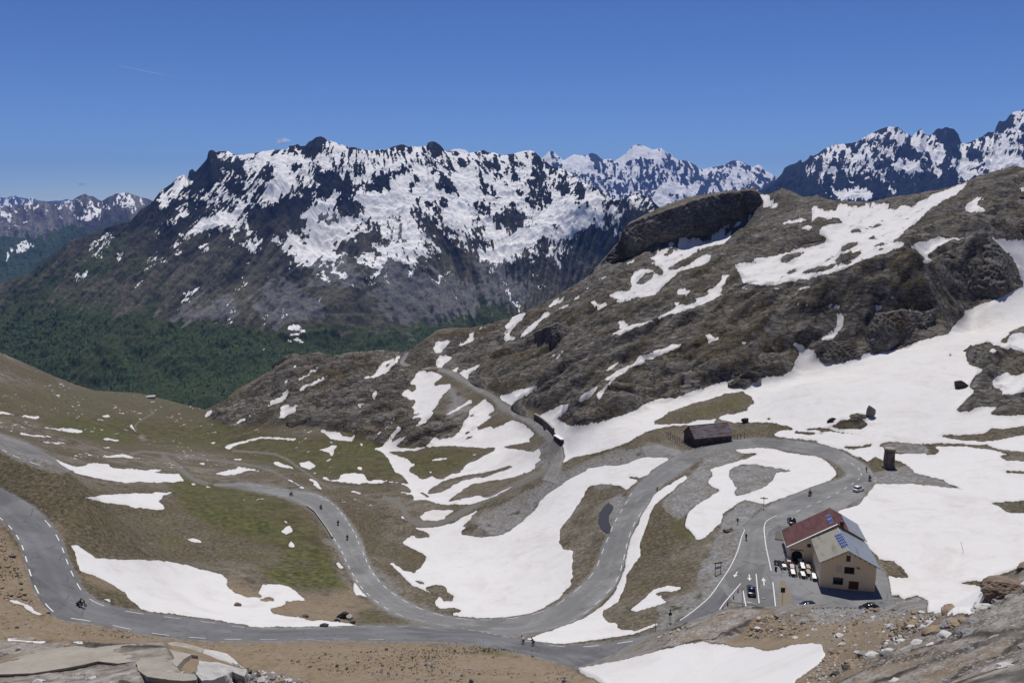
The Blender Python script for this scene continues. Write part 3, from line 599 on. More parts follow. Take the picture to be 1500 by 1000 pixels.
# ------------------------------------------------------------------ the massif across the valley
MASSIF_SNOW = """
+ M1 740,200 830,188 890,235 820,260 750,255
+ M1 915,225 1060,205 1150,200 1280,185 1400,165 1500,200 1500,370 1400,390 1300,440 1250,440 1230,360 1190,320 1130,370 1000,390 1010,350 980,310 940,250
- M1 980,270 1050,255 1110,265 1060,300 1000,310
- M1 1190,330 1250,300 1270,350 1250,430 1220,460 1190,400
- M1 1380,340 1460,310 1500,330 1500,370 1400,390
- M1 1300,300 1350,280 1340,330 1300,370
+ M1 1140,480 1250,450 1380,410 1500,370 1440,480 1400,560 1300,640 1240,690 1190,680 1130,710 1110,660 1150,620 1210,550 1150,500
+ M1 910,680 920,630 960,640 1000,620 1030,570 1100,580 1040,640 1040,670 980,740 980,790 900,830 850,840 830,870 740,910 650,925 540,950 430,990 380,990 480,940 540,880 590,830 660,810 690,690 690,770 760,790 860,740 900,720
+ M1 200,690 210,620 300,550 380,460 430,415 470,420 465,480 500,490 440,560 390,610 310,660 230,720
- M1 330,600 360,585 350,615
+ M1 600,555 700,520 760,490 830,450 885,400 880,380 905,400 850,460 780,500 700,540 620,560
+ M1 740,385 830,365 865,390 780,390
+ M1 840,300 875,320 885,345
+ M1 630,350 660,338 670,350 640,360
+ M1 780,660 800,630 850,615 830,640
+ M1 905,460 950,435 950,460 920,472
0.5 M1 1000,400 1100,380 1150,480 1100,560 1000,560 960,480
+ M1 250,860 330,820 420,780 500,740 480,775 390,810 290,855
+ M1 175,960 210,870 230,810 225,870 200,930 225,940
+ M1 335,690 380,670 460,685
+ M1 1000,900 1030,890 1080,940 1030,975
+ M1 960,845 1000,830 1010,880
+ M1 870,1000 890,900 915,860 920,900 890,1000
+ M1 1350,810 1400,900 1440,960 1490,1000 1380,1000 1400,930
0.35 M1 500,560 900,540 900,700 700,700 400,760 300,700
0.4 M1 800,860 960,820 950,940 820,930
+ M7 580,360 610,310 670,262 670,280 610,350
+ M7 385,890 430,800 490,740 565,690 540,725 460,820 400,890
+ M7 65,495 130,440 195,398 150,440
+ M7 0,655 60,615 100,612 50,640 0,665
+ M7 175,490 210,460 275,430 230,465
+ M7 240,495 310,425 290,460
+ M7 970,290 1010,290 1060,290 1110,255 1135,285 1080,370 1050,430 1060,360 1000,340 980,315
+ M7 1010,490 1030,450 1040,470 1025,520
+ M7 970,630 1000,590 985,640
+ M7 850,890 890,885 895,905 870,920
+ M7 1325,940 1340,905 1370,930 1350,945
+ M7 1145,975 1195,960 1190,980
+ M7 810,990 870,975 880,1000 850,1010
+ M7 500,970 545,980 520,990
+ M7 175,350 210,320 215,345
+ M7 485,240 520,275 500,270
+ M7 595,555 640,520 640,535 610,558
+ M7 1075,790 1110,755 1105,775
+ M7 1090,510 1130,490 1120,500
+ M7 300,330 350,290 400,300 345,395 360,320
+ M7 310,275 350,262 340,280
+ M7 445,350 465,310 470,340
+ M7 1380,470 1435,480 1420,498 1390,490
+ M7 1120,575 1150,545 1160,545 1130,580
+ M7 1345,720 1370,695 1360,720
+ M7 1050,745 1065,690 1070,690 1058,750
+ M7 865,330 880,230 890,160 915,110 920,150 890,220 878,330
|2 M7 985,640 930,690 880,740 850,800 840,870
+ M3 0,215 60,270 130,330 210,400 290,435 320,470 300,500 240,470 180,410 100,340 0,250
- M3 60,285 130,345 200,400 170,390 100,335
+ M2 370,680 480,650 540,600 610,560 560,690 600,750 660,795 760,800 835,755 870,800 950,880 1010,960 M3 1010,200 900,190 770,170 690,230 610,300 550,340 570,380 640,400 690,380 660,420 580,440 540,425 480,430 410,440 320,460 220,400 130,310 80,250 150,240 240,250 300,290 310,200 300,100 240,60 280,0 M2 300,740
- M2 405,830 430,790 500,780 520,745 560,750 615,840 560,820 510,885 440,860
- M3 180,180 240,210 300,290 250,260
- M3 575,200 590,230 585,265 575,265
- M2 680,900 740,900 800,870 850,820 860,840 800,890 720,920
+ M2 720,580 800,545 900,560 970,570 1080,520 1100,450 1170,440 1250,390 1280,360 1350,420 1360,530 1270,590 1290,640 1330,640 1290,720 1320,800 1310,870 1370,900 1350,960 1300,1000 1000,1000 960,900 880,830 840,720 730,650
+ M3 850,0 1280,0 1330,60 1310,130 1400,180 1360,240 1450,230 1400,300 1300,390 1390,440 1270,470 1250,530 1200,490 1130,450 1090,380 1050,440 960,520 880,510 760,440 890,390 930,380 940,330 900,290 970,320 1060,290 1010,220 880,80
- M3 870,60 920,90 980,190 970,200 890,150 860,110
- M3 1040,200 1050,120 1090,130 1120,260 1140,330 1110,290 1090,200 1070,150 1050,210
- M3 1100,40 1140,80 1170,220 1220,330 1200,330 1130,150
- M3 950,370 985,370 980,430 960,420
- M3 800,440 850,430 860,480
- M3 870,430 910,420 915,470
- M3 1290,380 1330,310 1370,290 1330,370
- M3 1170,300 1190,300 1220,480 1200,500
- M2 1085,790 1130,765 1225,790 1130,790 1020,860 1030,835
+ M3 430,500 460,488 495,495 470,515 440,520
+ M3 540,470 570,460 620,540 650,590 700,620 650,620 610,580
+ M3 340,490 380,550 450,570 550,635 480,620 400,580
+ M3 610,630 700,650 780,690 700,670
+ M3 665,705 715,740 690,730
+ M3 840,660 880,640 920,590 1000,510 1050,450 1060,430 1050,470 980,560 900,650 850,668
+ M3 890,600 950,560 930,600 890,630
+ M3 1030,700 1030,560 1040,530 1045,640 1040,690
+ M3 1250,580 1285,570 1265,620
+ M3 1285,630 1305,670 1290,660
+ M3 1460,630 1500,620 1490,640
+ M3 425,840 430,800 445,800 445,845
+ M3 75,935 95,905 120,930 100,950
+ M3 1135,750 1145,728 1152,755
+ M3 1070,790 1080,770 1088,795
+ M3 730,610 765,600 770,615
0.5 M3 1330,250 1500,180 1500,330 1400,400 1320,400
+ M2 0,195 130,175 150,210 280,230 280,290 370,250 360,310 280,400 200,470 100,590 30,680 0,690
- M2 110,390 150,320 210,300 265,340 200,370
- M2 0,310 20,330 0,450
- M2 150,205 180,160 240,160 240,190 160,215
+ M2 380,270 480,200 520,260 540,350 450,370 340,360 400,320
+ M2 265,430 400,400 350,470 310,560 290,480
+ M2 490,90 600,120 700,160 690,230 740,180 760,250 690,300 640,310 580,230 500,200
0.55 M2 640,190 860,170 960,250 1000,320 880,320 820,420 900,450 760,520 560,360 540,260
+ M2 560,100 720,155 680,200
0.5 M2 140,520 260,450 290,600 150,620
+ M2 860,240 900,170 1060,180 1110,180 1280,215 1260,140 1390,140 1400,230 1500,270 1500,340 1420,400 1370,420 1250,350 1180,330 1090,400 1060,390 970,350 1000,400 960,400 900,440 830,430 880,330 990,330 960,240 860,220
0.6 M2 900,170 1080,180 1240,220 1340,230 1300,300 1100,290 980,260
- M2 960,400 1010,380 1060,400 1000,420
- M2 1090,420 1150,350 1210,340 1250,370 1180,430 1110,445
+ M2 960,240 990,320 970,260
+ M2 360,580 400,500 430,500 400,560 350,660
+ M4 0,140 160,135 200,110 260,130 300,180 390,200 420,175 540,210 700,190 930,220 1100,185 1230,240 1290,310 1450,330 1500,370 1500,1000 740,1000 620,870 500,880 520,1000 430,920 350,860 250,770 200,640 60,640 0,800
0.55 A 480,210 560,220 640,220 720,225 780,226 800,250 740,262 660,244 600,238 520,240
- M4 130,210 170,130 210,105 265,130 320,185 260,225 240,260 180,245
- M4 0,140 30,190 0,220
- M4 165,410 200,360 270,325 285,360 230,410 190,420
- M4 260,440 290,400 350,440 420,540 410,590 340,600 250,530
0.35 M4 340,380 400,300 500,270 520,300 440,360 390,400
- M4 230,690 330,620 355,660 345,720 270,745
0.3 M4 0,470 90,420 118,510 60,530 20,570 0,580
0.3 M4 600,350 620,240 690,200 680,300 640,360
0.2 M4 620,500 660,380 700,490 720,560 800,600 860,620 840,650 740,640 680,590 620,560
- M4 760,420 830,390 880,470 870,500 820,490
0.15 M4 550,690 610,640 650,600 670,660 760,720 740,770 660,765 590,730
0.5 M4 690,210 930,230 900,300 820,330 740,300
- M4 940,300 1000,270 1040,280 980,330
0.15 M4 1040,500 1110,420 1140,200 1200,230 1290,310 1310,380 1260,480 1290,600 1270,720 1200,740 1110,720 1060,640 1100,570
- M4 940,580 1000,550 1060,600 1000,650
- M4 920,460 1000,440 1010,465 930,480
- M4 1340,550 1360,470 1430,380 1470,430 1450,600 1380,600
- M4 1470,660 1490,560 1510,560 1510,670
- M4 740,810 800,760 900,740 930,660 980,700 1000,750 1060,790 1060,900 1010,900 940,870 990,940 920,965 820,900 790,860
- M4 1090,790 1130,800 1200,870 1190,905 1110,880
0.2 M4 590,840 640,790 690,870 690,940 640,950 580,880
- M4 1340,640 1390,720 1360,700
- M4 1420,690 1450,730 1430,720
0.15 M4 60,870 90,810 200,720 250,780 350,860 390,890 330,930 340,1000 180,1000 170,900 100,890
- M4 20,780 50,720 80,750 50,820
0.45 M4 500,880 620,870 740,1000 600,1000
0.5 M4 40,650 180,630 230,760 120,760
+ M5 640,0 760,20 800,140 900,210 990,190 1110,160 1200,150 1180,280 1120,310 1040,370 960,430 900,470 780,490 690,470 600,400 610,340 700,360 740,340 740,230 690,150
0.35 M5 200,60 380,120 600,340 620,420 480,360 330,200
0.4 M5 480,120 600,220 660,300 600,320 520,220
+ M5 340,210 420,300 400,290
+ M5 230,430 260,350 295,330 270,390 240,435
+ M5 310,550 340,520 375,515 365,535
+ M5 215,635 260,600 310,600 300,640 270,610 230,640
+ M5 400,790 420,785 440,830 420,820
+ M5 0,600 30,570 20,620
+ M5 30,660 40,620 55,670
+ M5 0,550 20,520 50,505 30,550
+ M5 105,520 130,535 160,480 150,490
+ M5 660,500 680,540 750,575 690,560
+ M5 740,500 780,520 750,530
+ M5 740,540 780,545 770,560
+ M5 590,615 620,620 600,628
+ M5 600,500 630,510 620,522
+ M5 495,490 550,480 540,492
+ M5 555,640 570,650 555,690 545,680
+ M5 1120,610 1150,575 1160,600 1140,618
+ M5 1180,660 1220,670 1290,665 1210,690
+ M5 890,545 990,505 1000,512 930,540
+ M5 1070,400 1110,350 1190,345 1150,370 1130,430 1150,470 1110,480 1130,400
+ M5 1230,310 1300,330 1350,400 1390,430 1370,510 1330,450 1280,370
+ M5 1310,470 1340,540 1320,520
+ M5 1220,380 1240,370 1240,410
+ M5 985,710 1005,708 995,722
+ M5 1100,735 1125,740 1110,750
+ M5 945,650 960,605 968,610 955,650
0.4 M5 1200,200 1500,100 1500,270 1420,400 1250,300
+ M6 0,730 60,740 150,700 200,620 210,340 290,360 240,430 250,560 330,620 360,460 400,400 500,500 560,530 640,620 700,620 820,660 760,730 680,770 570,850 480,920 380,990 0,1000
- M6 360,650 380,480 440,480 480,600 390,660
- M6 220,550 300,400 340,480 330,600 260,590
- M6 400,680 450,690 450,720 410,720
- M6 490,660 530,670 540,740 490,700
0.5 M6 590,580 700,620 820,660 740,720 640,700
- M6 360,830 430,850 370,860
- M6 480,800 560,830 540,850
- M6 200,640 260,720 230,710
- M6 300,680 330,730 310,730
- M6 190,870 240,870 210,940
- M6 250,930 320,910 290,940
0.4 M6 100,340 210,340 190,440 110,500
+ M6 600,970 650,890 640,880 590,850 620,860 670,880 720,970 650,900
+ M6 780,1000 760,880 780,780 830,690 850,740 800,800 775,880 795,980
+ M6 880,640 940,720 970,780 900,720 870,670
+ M6 690,780 740,860 760,900 730,860
0.45 M6 850,660 960,580 1080,640 1150,710 1080,740 980,780 880,700
+ M8 800,620 830,560 860,520 940,490 1060,440 1040,465 920,530 900,570
- M8 850,560 890,540 900,555 860,575
+ M8 790,690 880,630 970,580 1030,540 980,590 880,650
+ M8 850,705 900,660 960,628 920,665
+ M8 620,925 700,870 780,820 770,810 850,750 800,820 720,880
+ M8 930,838 1000,780 990,800
+ M8 1170,945 1200,915 1290,880 1350,858 1310,885 1230,920
+ M8 1040,705 1100,660 1160,628 1110,680
|1.5 M8 1260,800 1310,755 1380,700 1450,645
|1.5 M8 650,755 720,715 800,680
+ M8 730,490 760,480 780,490 750,497
+ A 380,470 390,466 392,472
+ A 418,486 436,480 440,484 424,490
+ A 432,498 440,494 442,500
+ T8 430,175 440,158 465,150 460,165
+ T8 600,90 605,65 630,58 620,85
+ T8 655,98 670,80 700,85 710,100 685,108
+ T8 635,45 680,20 690,25 650,48
+ T8 765,100 780,92 775,105
+ T1 275,45 320,25 350,30 345,60 315,45 285,60
+ T1 420,180 440,180 455,215 440,210
+ T1 1045,75 1075,85 1120,85 1075,100
+ T1 1000,40 1025,10 1030,30 1010,45
+ T1 545,70 555,75 545,100
|2.2 T1 755,30 790,100 830,150 870,210 905,250 910,275
"""
MASSIF_SCREE = """
+ A 574,371 585,385 600,400 625,420 660,440 690,452 680,465 640,475 590,475 560,455 540,440 560,400
0.8 A 410,400 430,430 470,440 480,470 380,470 370,440
0.8 A 330,430 350,470 310,470 300,450
0.7 A 600,390 650,400 700,420 750,430 700,450 640,430
+ M3 330,460 540,430 700,480 840,550 900,640 700,640 550,640 400,580
+ M2 405,830 430,790 500,780 520,745 560,750 615,840 560,820 510,885 440,860
+ M3 870,60 980,190 1050,120 1140,330 1220,330 1130,60
0.8 M3 0,260 120,350 300,480 380,560 560,640 600,700 400,640 250,510 60,380
0.8 M5 600,400 780,490 960,440 1120,310 1050,450 900,520 760,580 600,520
0.6 A 700,400 740,390 790,420 760,450 720,440
0.5 M7 500,700 580,540 620,560 540,800 400,960
0.6 A 200,470 330,440 330,460 250,490
0.6 A 560,480 640,475 690,455 620,490
|2 A 735,408 750,440 765,460
|1.5 A 690,450 672,478 690,483 700,487
|2 T8 1280,105 1282,150
|2 A 0,560 40,540 110,510
|4 A 150,560 190,520 210,500
|1.5 A 215,470 240,440 262,405
|1.2 A 305,578 318,580 330,586
|1.4 T8 0,470 40,490 75,505
"""
MASSIF_GREEN = """
0.8 A -120,440 0,425 60,425 130,420 200,450 280,470 330,480 480,478 560,485 620,480 680,455 740,440 790,455 760,500 660,500 500,560 300,640 -120,640
0.5 A 0,415 60,390 140,350 200,340 240,400 260,440 200,460 100,440 0,440
+ A 640,478 690,452 740,448 760,462 720,480 650,490
+ A 250,590 310,570 330,600 300,620
+ A 430,480 560,485 620,478 600,500 480,495
"""
MASSIF_FOREST = """
+ A 160,560 190,520 230,480 290,472 350,478 395,490 400,505 440,510 560,500 640,485 640,520 500,530 420,530 330,600 260,605 200,595
0.8 A 0,480 60,455 120,450 170,470 140,510 90,545 40,560 0,560 -120,560 -120,490
+ A 585,485 632,480 640,500 590,515
+ A 160,560 90,548 140,520 190,515
- A 200,560 230,520 250,500 240,530 215,565
- A 90,545 150,525 170,500 150,545
- A 250,588 320,580 330,600 260,600
- A 390,466 430,470 440,485 400,500
+ A 250,582 262,578 275,585 262,592
"""
# ------------------------------------------------------------------ far ranges
FAR_SNOW = """
0.36 M8 -800,110 0,110 350,110 350,170 0,230 -800,230
+ M8 560,140 650,140 640,175 570,165
0.16 M8 -800,270 0,270 150,240 350,160 500,180 640,200 700,330 450,350 200,430 0,430 -800,430
+ M8 0,265 140,235 120,260 0,300
+ M8 530,185 570,190 560,200
+ M8 735,345 780,270 860,215 940,185 960,220 900,290 830,320
+ M8 1150,150 1200,150 1240,180 1330,150 1300,200 1210,235
+ M8 1050,85 1150,70 1210,85 1180,105 1080,110
0.34 M8 940,150 1040,85 1350,120 1330,210 1100,210 1000,220
+ M8 740,200 860,130 880,140 800,200 760,215
0.24 M8 640,180 780,80 900,120 840,240 700,320
|3 M8 60,680 100,600 180,540 260,610
0.4 M8 60,640 180,530 330,520 260,600 100,640
"""
ECRINS_SNOW = """
0.30 A 600,200 1160,200 1160,330 600,330
+ A 655,210 690,215 720,240 640,245
0.55 M6 620,260 750,270 820,420 640,460
+ M6 750,280 840,220 900,150 960,125 1090,170 1180,155 1225,200 1220,250 1140,280 1120,250 1060,270 960,240 900,290 820,340
+ M6 100,240 150,190 190,200 290,270 380,215 520,230 560,320 600,380 540,410 500,380 450,410 330,360 300,340 230,260 160,320
- M6 140,210 178,190 230,290 250,320 200,290
- M6 520,230 560,210 620,260 630,330 600,400 560,330
0.15 M6 400,410 540,410 620,480 600,540 480,470
0.2 M6 820,340 960,240 1060,280 1150,450 1120,560 1000,440 900,430
0.55 M6 830,340 950,300 1040,480 920,520 840,460
+ M6 1100,610 1180,530 1200,470 1260,470 1340,520 1500,500 1520,590 1400,610 1170,710 1100,720
+ M6 610,530 700,460 820,450 830,470 720,480 640,530
0.3 M6 640,520 850,470 980,560 880,640 760,640
+ M6 690,540 720,500 760,560 740,620 730,570
+ R1 95,680 120,610 190,540 280,540 400,590 540,590 510,650 350,690 180,770
- R1 220,640 330,650 340,690 270,680
0.2 R1 640,420 760,390 720,520 600,620 540,640
0.55 R1 740,380 900,360 1020,540 860,620 760,580
0.25 R1 1020,420 1130,430 1230,500 1020,620
"""
MEIJE_SNOW = """
0.10 A 1080,150 1640,150 1640,350 1080,350
0.46 R2 430,450 560,360 700,310 870,290 1060,170 1200,150 1330,230 1400,340 1330,420 1180,460 900,490 760,480 560,470
0.30 R2 360,520 560,470 1080,470 1200,560 1080,660 820,660 400,640
- R2 1200,360 1330,330 1440,420 1500,520 1480,580 1440,520 1400,480 1300,480 1240,450 1180,470
- R2 180,540 290,480 350,480 360,600 200,680
- R2 660,660 880,660 1060,640 1130,760 1100,850 960,850 1020,770 930,740 860,710 780,760
+ R2 620,740 660,730 800,760 840,720 910,710 940,750 1010,770 960,790 970,830 760,840 690,830
+ R2 1130,480 1230,490 1240,460 1310,490 1400,485 1440,510 1450,565 1340,575 1220,580
+ R2 530,540 600,530 665,560 640,585 560,590
+ R2 1070,600 1110,640 1200,780 1150,740
+ R2 1350,250 1400,330 1500,480 1470,470 1400,390
+ R2 1320,620 1400,630 1380,650
+ R3 680,730 800,700 800,560 830,510 890,520 870,600 890,690 1000,710 1030,740 1020,800 940,800 870,830 900,850 1050,830 1060,860 810,940 820,870 780,800
+ R3 1040,740 1070,680 1200,650 1380,630 1450,690 1500,710 1700,720 1700,800 1500,790 1400,770 1250,800 1130,830 1060,760
+ R3 1220,430 1350,340 1500,270 1600,230 1600,260 1500,310 1270,445
0.6 R3 1380,170 1500,150 1600,120 1600,220 1500,270 1390,300
0.55 R3 1000,470 1300,450 1420,600 1130,640 1000,590
0.35 R3 1300,440 1500,330 1600,300 1600,640 1500,640 1420,600
0.7 R3 270,440 370,360 430,430 620,540 640,640 680,740 560,760 420,640 300,560
- R3 480,440 560,350 640,335 740,360 795,450 795,620 720,640 600,520
+ R3 590,370 640,400 700,370 640,420
+ R3 460,770 510,750 610,890 560,900
- R3 880,600 950,560 1040,660 1040,720 900,690
- R3 1200,380 1240,270 1300,280 1380,190 1390,300 1300,370 1220,430
"""
# ------------------------------------------------------------------ surveyed points of the near ground
# z:  picture point + height below the viewer      y: picture point + distance      h: hidden point (column, distance, height)
SURV = """
z 1100,860,-81 1110,790,-81 1190,740,-81.5 1250,700,-82.5 1240,675,-83 1180,655,-85 1100,650,-87 1020,665,-89 960,710,-91 910,770,-93.5 880,840,-96 800,905,-99
z 700,915,-102 620,880,-105 540,840,-108 500,790,-110 470,745,-112.5 420,720,-115 350,712,-118
z 1000,905,-81.5 950,935,-82 860,958,-82.5 700,935,-83 500,925,-83.3 300,920,-80 180,905,-76 85,855,-71 40,790,-69.5 0,740,-68 -80,700,-66
z 0,645,-64 60,675,-66 105,695,-68.5
z 1200,856,-81 1280,870,-81 1230,800,-81 1170,820,-81 1340,860,-80.5 1450,800,-80 1450,700,-79 1300,680,-82 1400,650,-79 1480,600,-72 1300,600,-75 1180,560,-74 1180,530,-74 1300,522,-68.6
z 1000,600,-86 900,640,-90 1150,600,-81 1010,655,-88 1075,638,-87 1040,620,-87
z 1390,485,-60 1450,445,-52 1505,410,-42
y 1510,340,540 1600,340,560
y 850,615,328 850,590,345 950,590,340 950,570,352 1080,553,354 1090,500,372 1080,480,395 1080,420,455 1090,390,500 1220,520,366 1220,440,384 1200,400,470 1200,330,640 1200,290,760
y 1115,280,815 1050,283,835 1060,345,800 960,310,825 960,350,797 900,352,800 905,372,785 880,390,770 870,400,740 800,440,690 700,480,650 640,490,640 600,516,640
y 1350,480,380 1350,390,396 1340,350,520 1420,480,400 1420,440,420 1440,410,425 1440,350,440 1420,265,700 1490,246,680 1480,300,600 1400,330,560 1300,290,800 1280,330,640
y 1600,250,680 1250,285,780
y 1000,430,480 900,480,465 850,540,418 780,520,520 700,520,570 990,370,700 900,420,600
z 740,590,-113 690,560,-114 640,542,-116 600,535,-119 800,630,-107 820,670,-104 800,690,-101 900,660,-93
y 600,520,630 700,780,255 720,830,225 640,850,213 760,760,262
z 620,800,-114 650,765,-114 560,740,-116 620,700,-122 560,660,-130 500,680,-124 640,640,-121 700,640,-118 560,600,-127 500,560,-128 440,530,-132 350,570,-152 320,598,-159
z 400,620,-141 330,640,-148 280,600,-199 220,605,-170 200,573,-184 120,565,-163 60,542,-122 0,516,-106 -100,480,-92 0,580,-98 100,620,-119 200,640,-138 250,680,-122 100,660,-106 180,690,-105 300,760,-105
z 200,800,-97 350,840,-100 420,890,-94 250,860,-89 150,760,-88 60,710,-75 450,800,-107
y 300,952,126 150,925,128 0,900,125 560,945,133 600,970,108 600,1000,86 700,948,132 780,956,124 760,1000,72 850,985,72 850,1000,60 400,960,118
y 930,942,76 1000,916,73 1060,899,71 1150,892,67 1250,890,61 1350,888,52 1430,872,40 1470,846,35 1500,832,34 1600,800,33
y 950,1000,52 1100,950,54 1200,1000,35 1300,940,38 1350,1000,22 1450,930,25 1480,1000,15.5 1600,950,16
y 120,992,9.2 0,990,9.5 150,943,11.5 40,940,12 -100,940,12 280,950,11.2 340,975,10.6 430,992,10.4 260,1000,8.6
h 100,22,-17.5 100,60,-47 100,100,-67.5 300,22,-18 300,60,-48 300,100,-69 -60,60,-44 -60,100,-65 500,8,-6.4 500,14,-11.5 500,40,-31 700,8,-6.3 700,20,-15 700,45,-33.5 900,8,-6.2 900,25,-18.5 1100,8,-6 1100,20,-14.8 1300,8,-5.9 1500,6,-4.4
h 1000,100,-70 1000,122,-81.4 1200,90,-62 1200,120,-80 1350,85,-62 1350,120,-80 1480,60,-40 1480,95,-68 1480,130,-79 1100,105,-72 1100,130,-81
h 100,1000,-330 100,1400,-560 100,1900,-660 300,1000,-360 300,1400,-580 300,1900,-660 500,820,-220 500,1100,-420 500,1500,-600 500,2200,-690 700,850,-230 700,1200,-450 700,1700,-640 900,950,-140 900,1300,-400 900,1900,-640
h 1100,980,-60 1100,1300,-300 1100,1900,-600 1300,1000,-60 1300,1400,-300 1300,1900,-560 1500,900,-30 1500,1400,-250 1500,2000,-520 -100,1000,-260 -100,1500,-520 -100,2200,-660 1640,950,-20 1640,1500,-250
h -160,10,-6.5 -160,60,-40 -160,140,-62 -160,230,-64 -160,400,-85 -160,600,-98 1660,10,-6 1660,40,-19 1660,90,-60 1660,140,-76 1660,250,-72 1660,350,-58 1660,450,-35
h 0,1.5,-1.9 400,1.5,-1.9 750,1.5,-1.9 1100,1.5,-1.9 1500,1.5,-1.9 0,3.5,-2.9 500,3.5,-2.95 1000,3.5,-2.95 1500,3.5,-2.9
"""
def survey(text):
    P = []
    for ln in text.strip().splitlines():
        k, *ws = ln.split()
        for w in ws:
            p, q, r = map(float, w.split(','))
            if k == 'h':
                a = (p - 750) / FOC; P.append((a, q, r / q))
            else:
                a, e = ray(p, q); a, e = float(a), float(e)
                P.append((a, r / e if k == 'z' else r, e))
    return P
GND = Surface(survey(SURV), 2e-5)
# fast lookup of the smooth ground
GA0, GDA, GNA = -0.95, 0.004, 476
GR0, GDR, GNR = math.log(1.0), 0.012, 660
_ga = GA0 + GDA * np.arange(GNA); _gr = GR0 + GDR * np.arange(GNR)
GE = GND.e(np.repeat(_ga[None], GNR, 0), np.exp(np.repeat(_gr[:, None], GNA, 1)))
def ptlist(txt): return np.array([tuple(map(float, w.split(','))) for w in txt.split()])
SKY_HILL = ptlist("-200,455 -100,482 0,516 60,542 110,563 140,572 200,575 230,582 270,592 300,600 310,596 330,585 345,571 360,563 390,546 399,541 405,533 418,521 426,518 434,517 440,521 455,517 468,515 480,520 495,520 510,516 540,514 560,512 580,515 592,515 604,511 612,503 625,495 640,483 660,480 690,480 700,478 720,473 745,466 765,458 775,453 790,448 810,437 830,424 850,412 868,400 876,388 890,372 905,355 912,345 916,335 925,325 945,314 965,305 990,295 1010,288 1030,285 1050,282 1075,281 1090,278 1104,274 1108,277 1111,282 1121,285 1130,283 1140,279 1146,275 1152,278 1164,282 1175,288 1190,288 1197,285 1201,288 1219,293 1250,295 1274,296 1300,290 1309,288 1328,286 1345,283 1360,280 1380,277 1394,273 1420,264 1440,256 1460,250 1480,244 1488,243 1500,246 1560,253 1640,258 1800,270")
_sa, _se = ray(SKY_HILL[:, 0], SKY_HILL[:, 1])
def hill_sky(a): return np.interp(a, _sa, _se)
_es = hill_sky(_ga); _Y = np.exp(_gr)
for _j in range(GNA):                       # nothing of the near land may rise above its skyline, and its crest reaches it
    c = GE[:, _j]; far = (_Y > 330); E = np.where(far, c, -9)
    k = int(np.argmax(E)); dl = _es[_j] - E[k]
    if dl > 0: c += dl * np.exp(-((_gr - _gr[k]) / .14) ** 2) * far
    else: c[far] = np.minimum(c[far], _es[_j] - .00012 * np.abs(_Y[far] - _Y[k]) / 20)
    GE[:, _j] = c
def ground_e(a, Y): return grid_lookup(GE, GA0, GDA, GR0, GDR, np.asarray(a, float), np.log(np.asarray(Y, float)))
def ground_z(x, y):
    x = np.asarray(x, float); y = np.asarray(y, float)
    return ground_e(x / y, y) * y
_lnY = np.linspace(math.log(3), math.log(2400), 9000)
def hit(px, py, near=3.0):
    """where the line of sight through a picture point meets the ground"""
    a, e = ray(px, py); Y = np.exp(_lnY[_lnY >= math.log(near)])
    E = ground_e(np.full_like(Y, float(a)), Y)
    k = np.nonzero(E >= float(e))[0]
    if len(k) == 0: k = [int(np.argmax(E))]
    k = int(k[0]); y = Y[k]
    if k > 0 and E[k] > E[k-1]:
        y = Y[k-1] + (Y[k] - Y[k-1]) * (float(e) - E[k-1]) / (E[k] - E[k-1])
    return Vector((float(a) * y, y, float(ground_e(float(a), y)) * y))
def on_ground(x, y): return Vector((x, y, float(ground_z(x, y))))

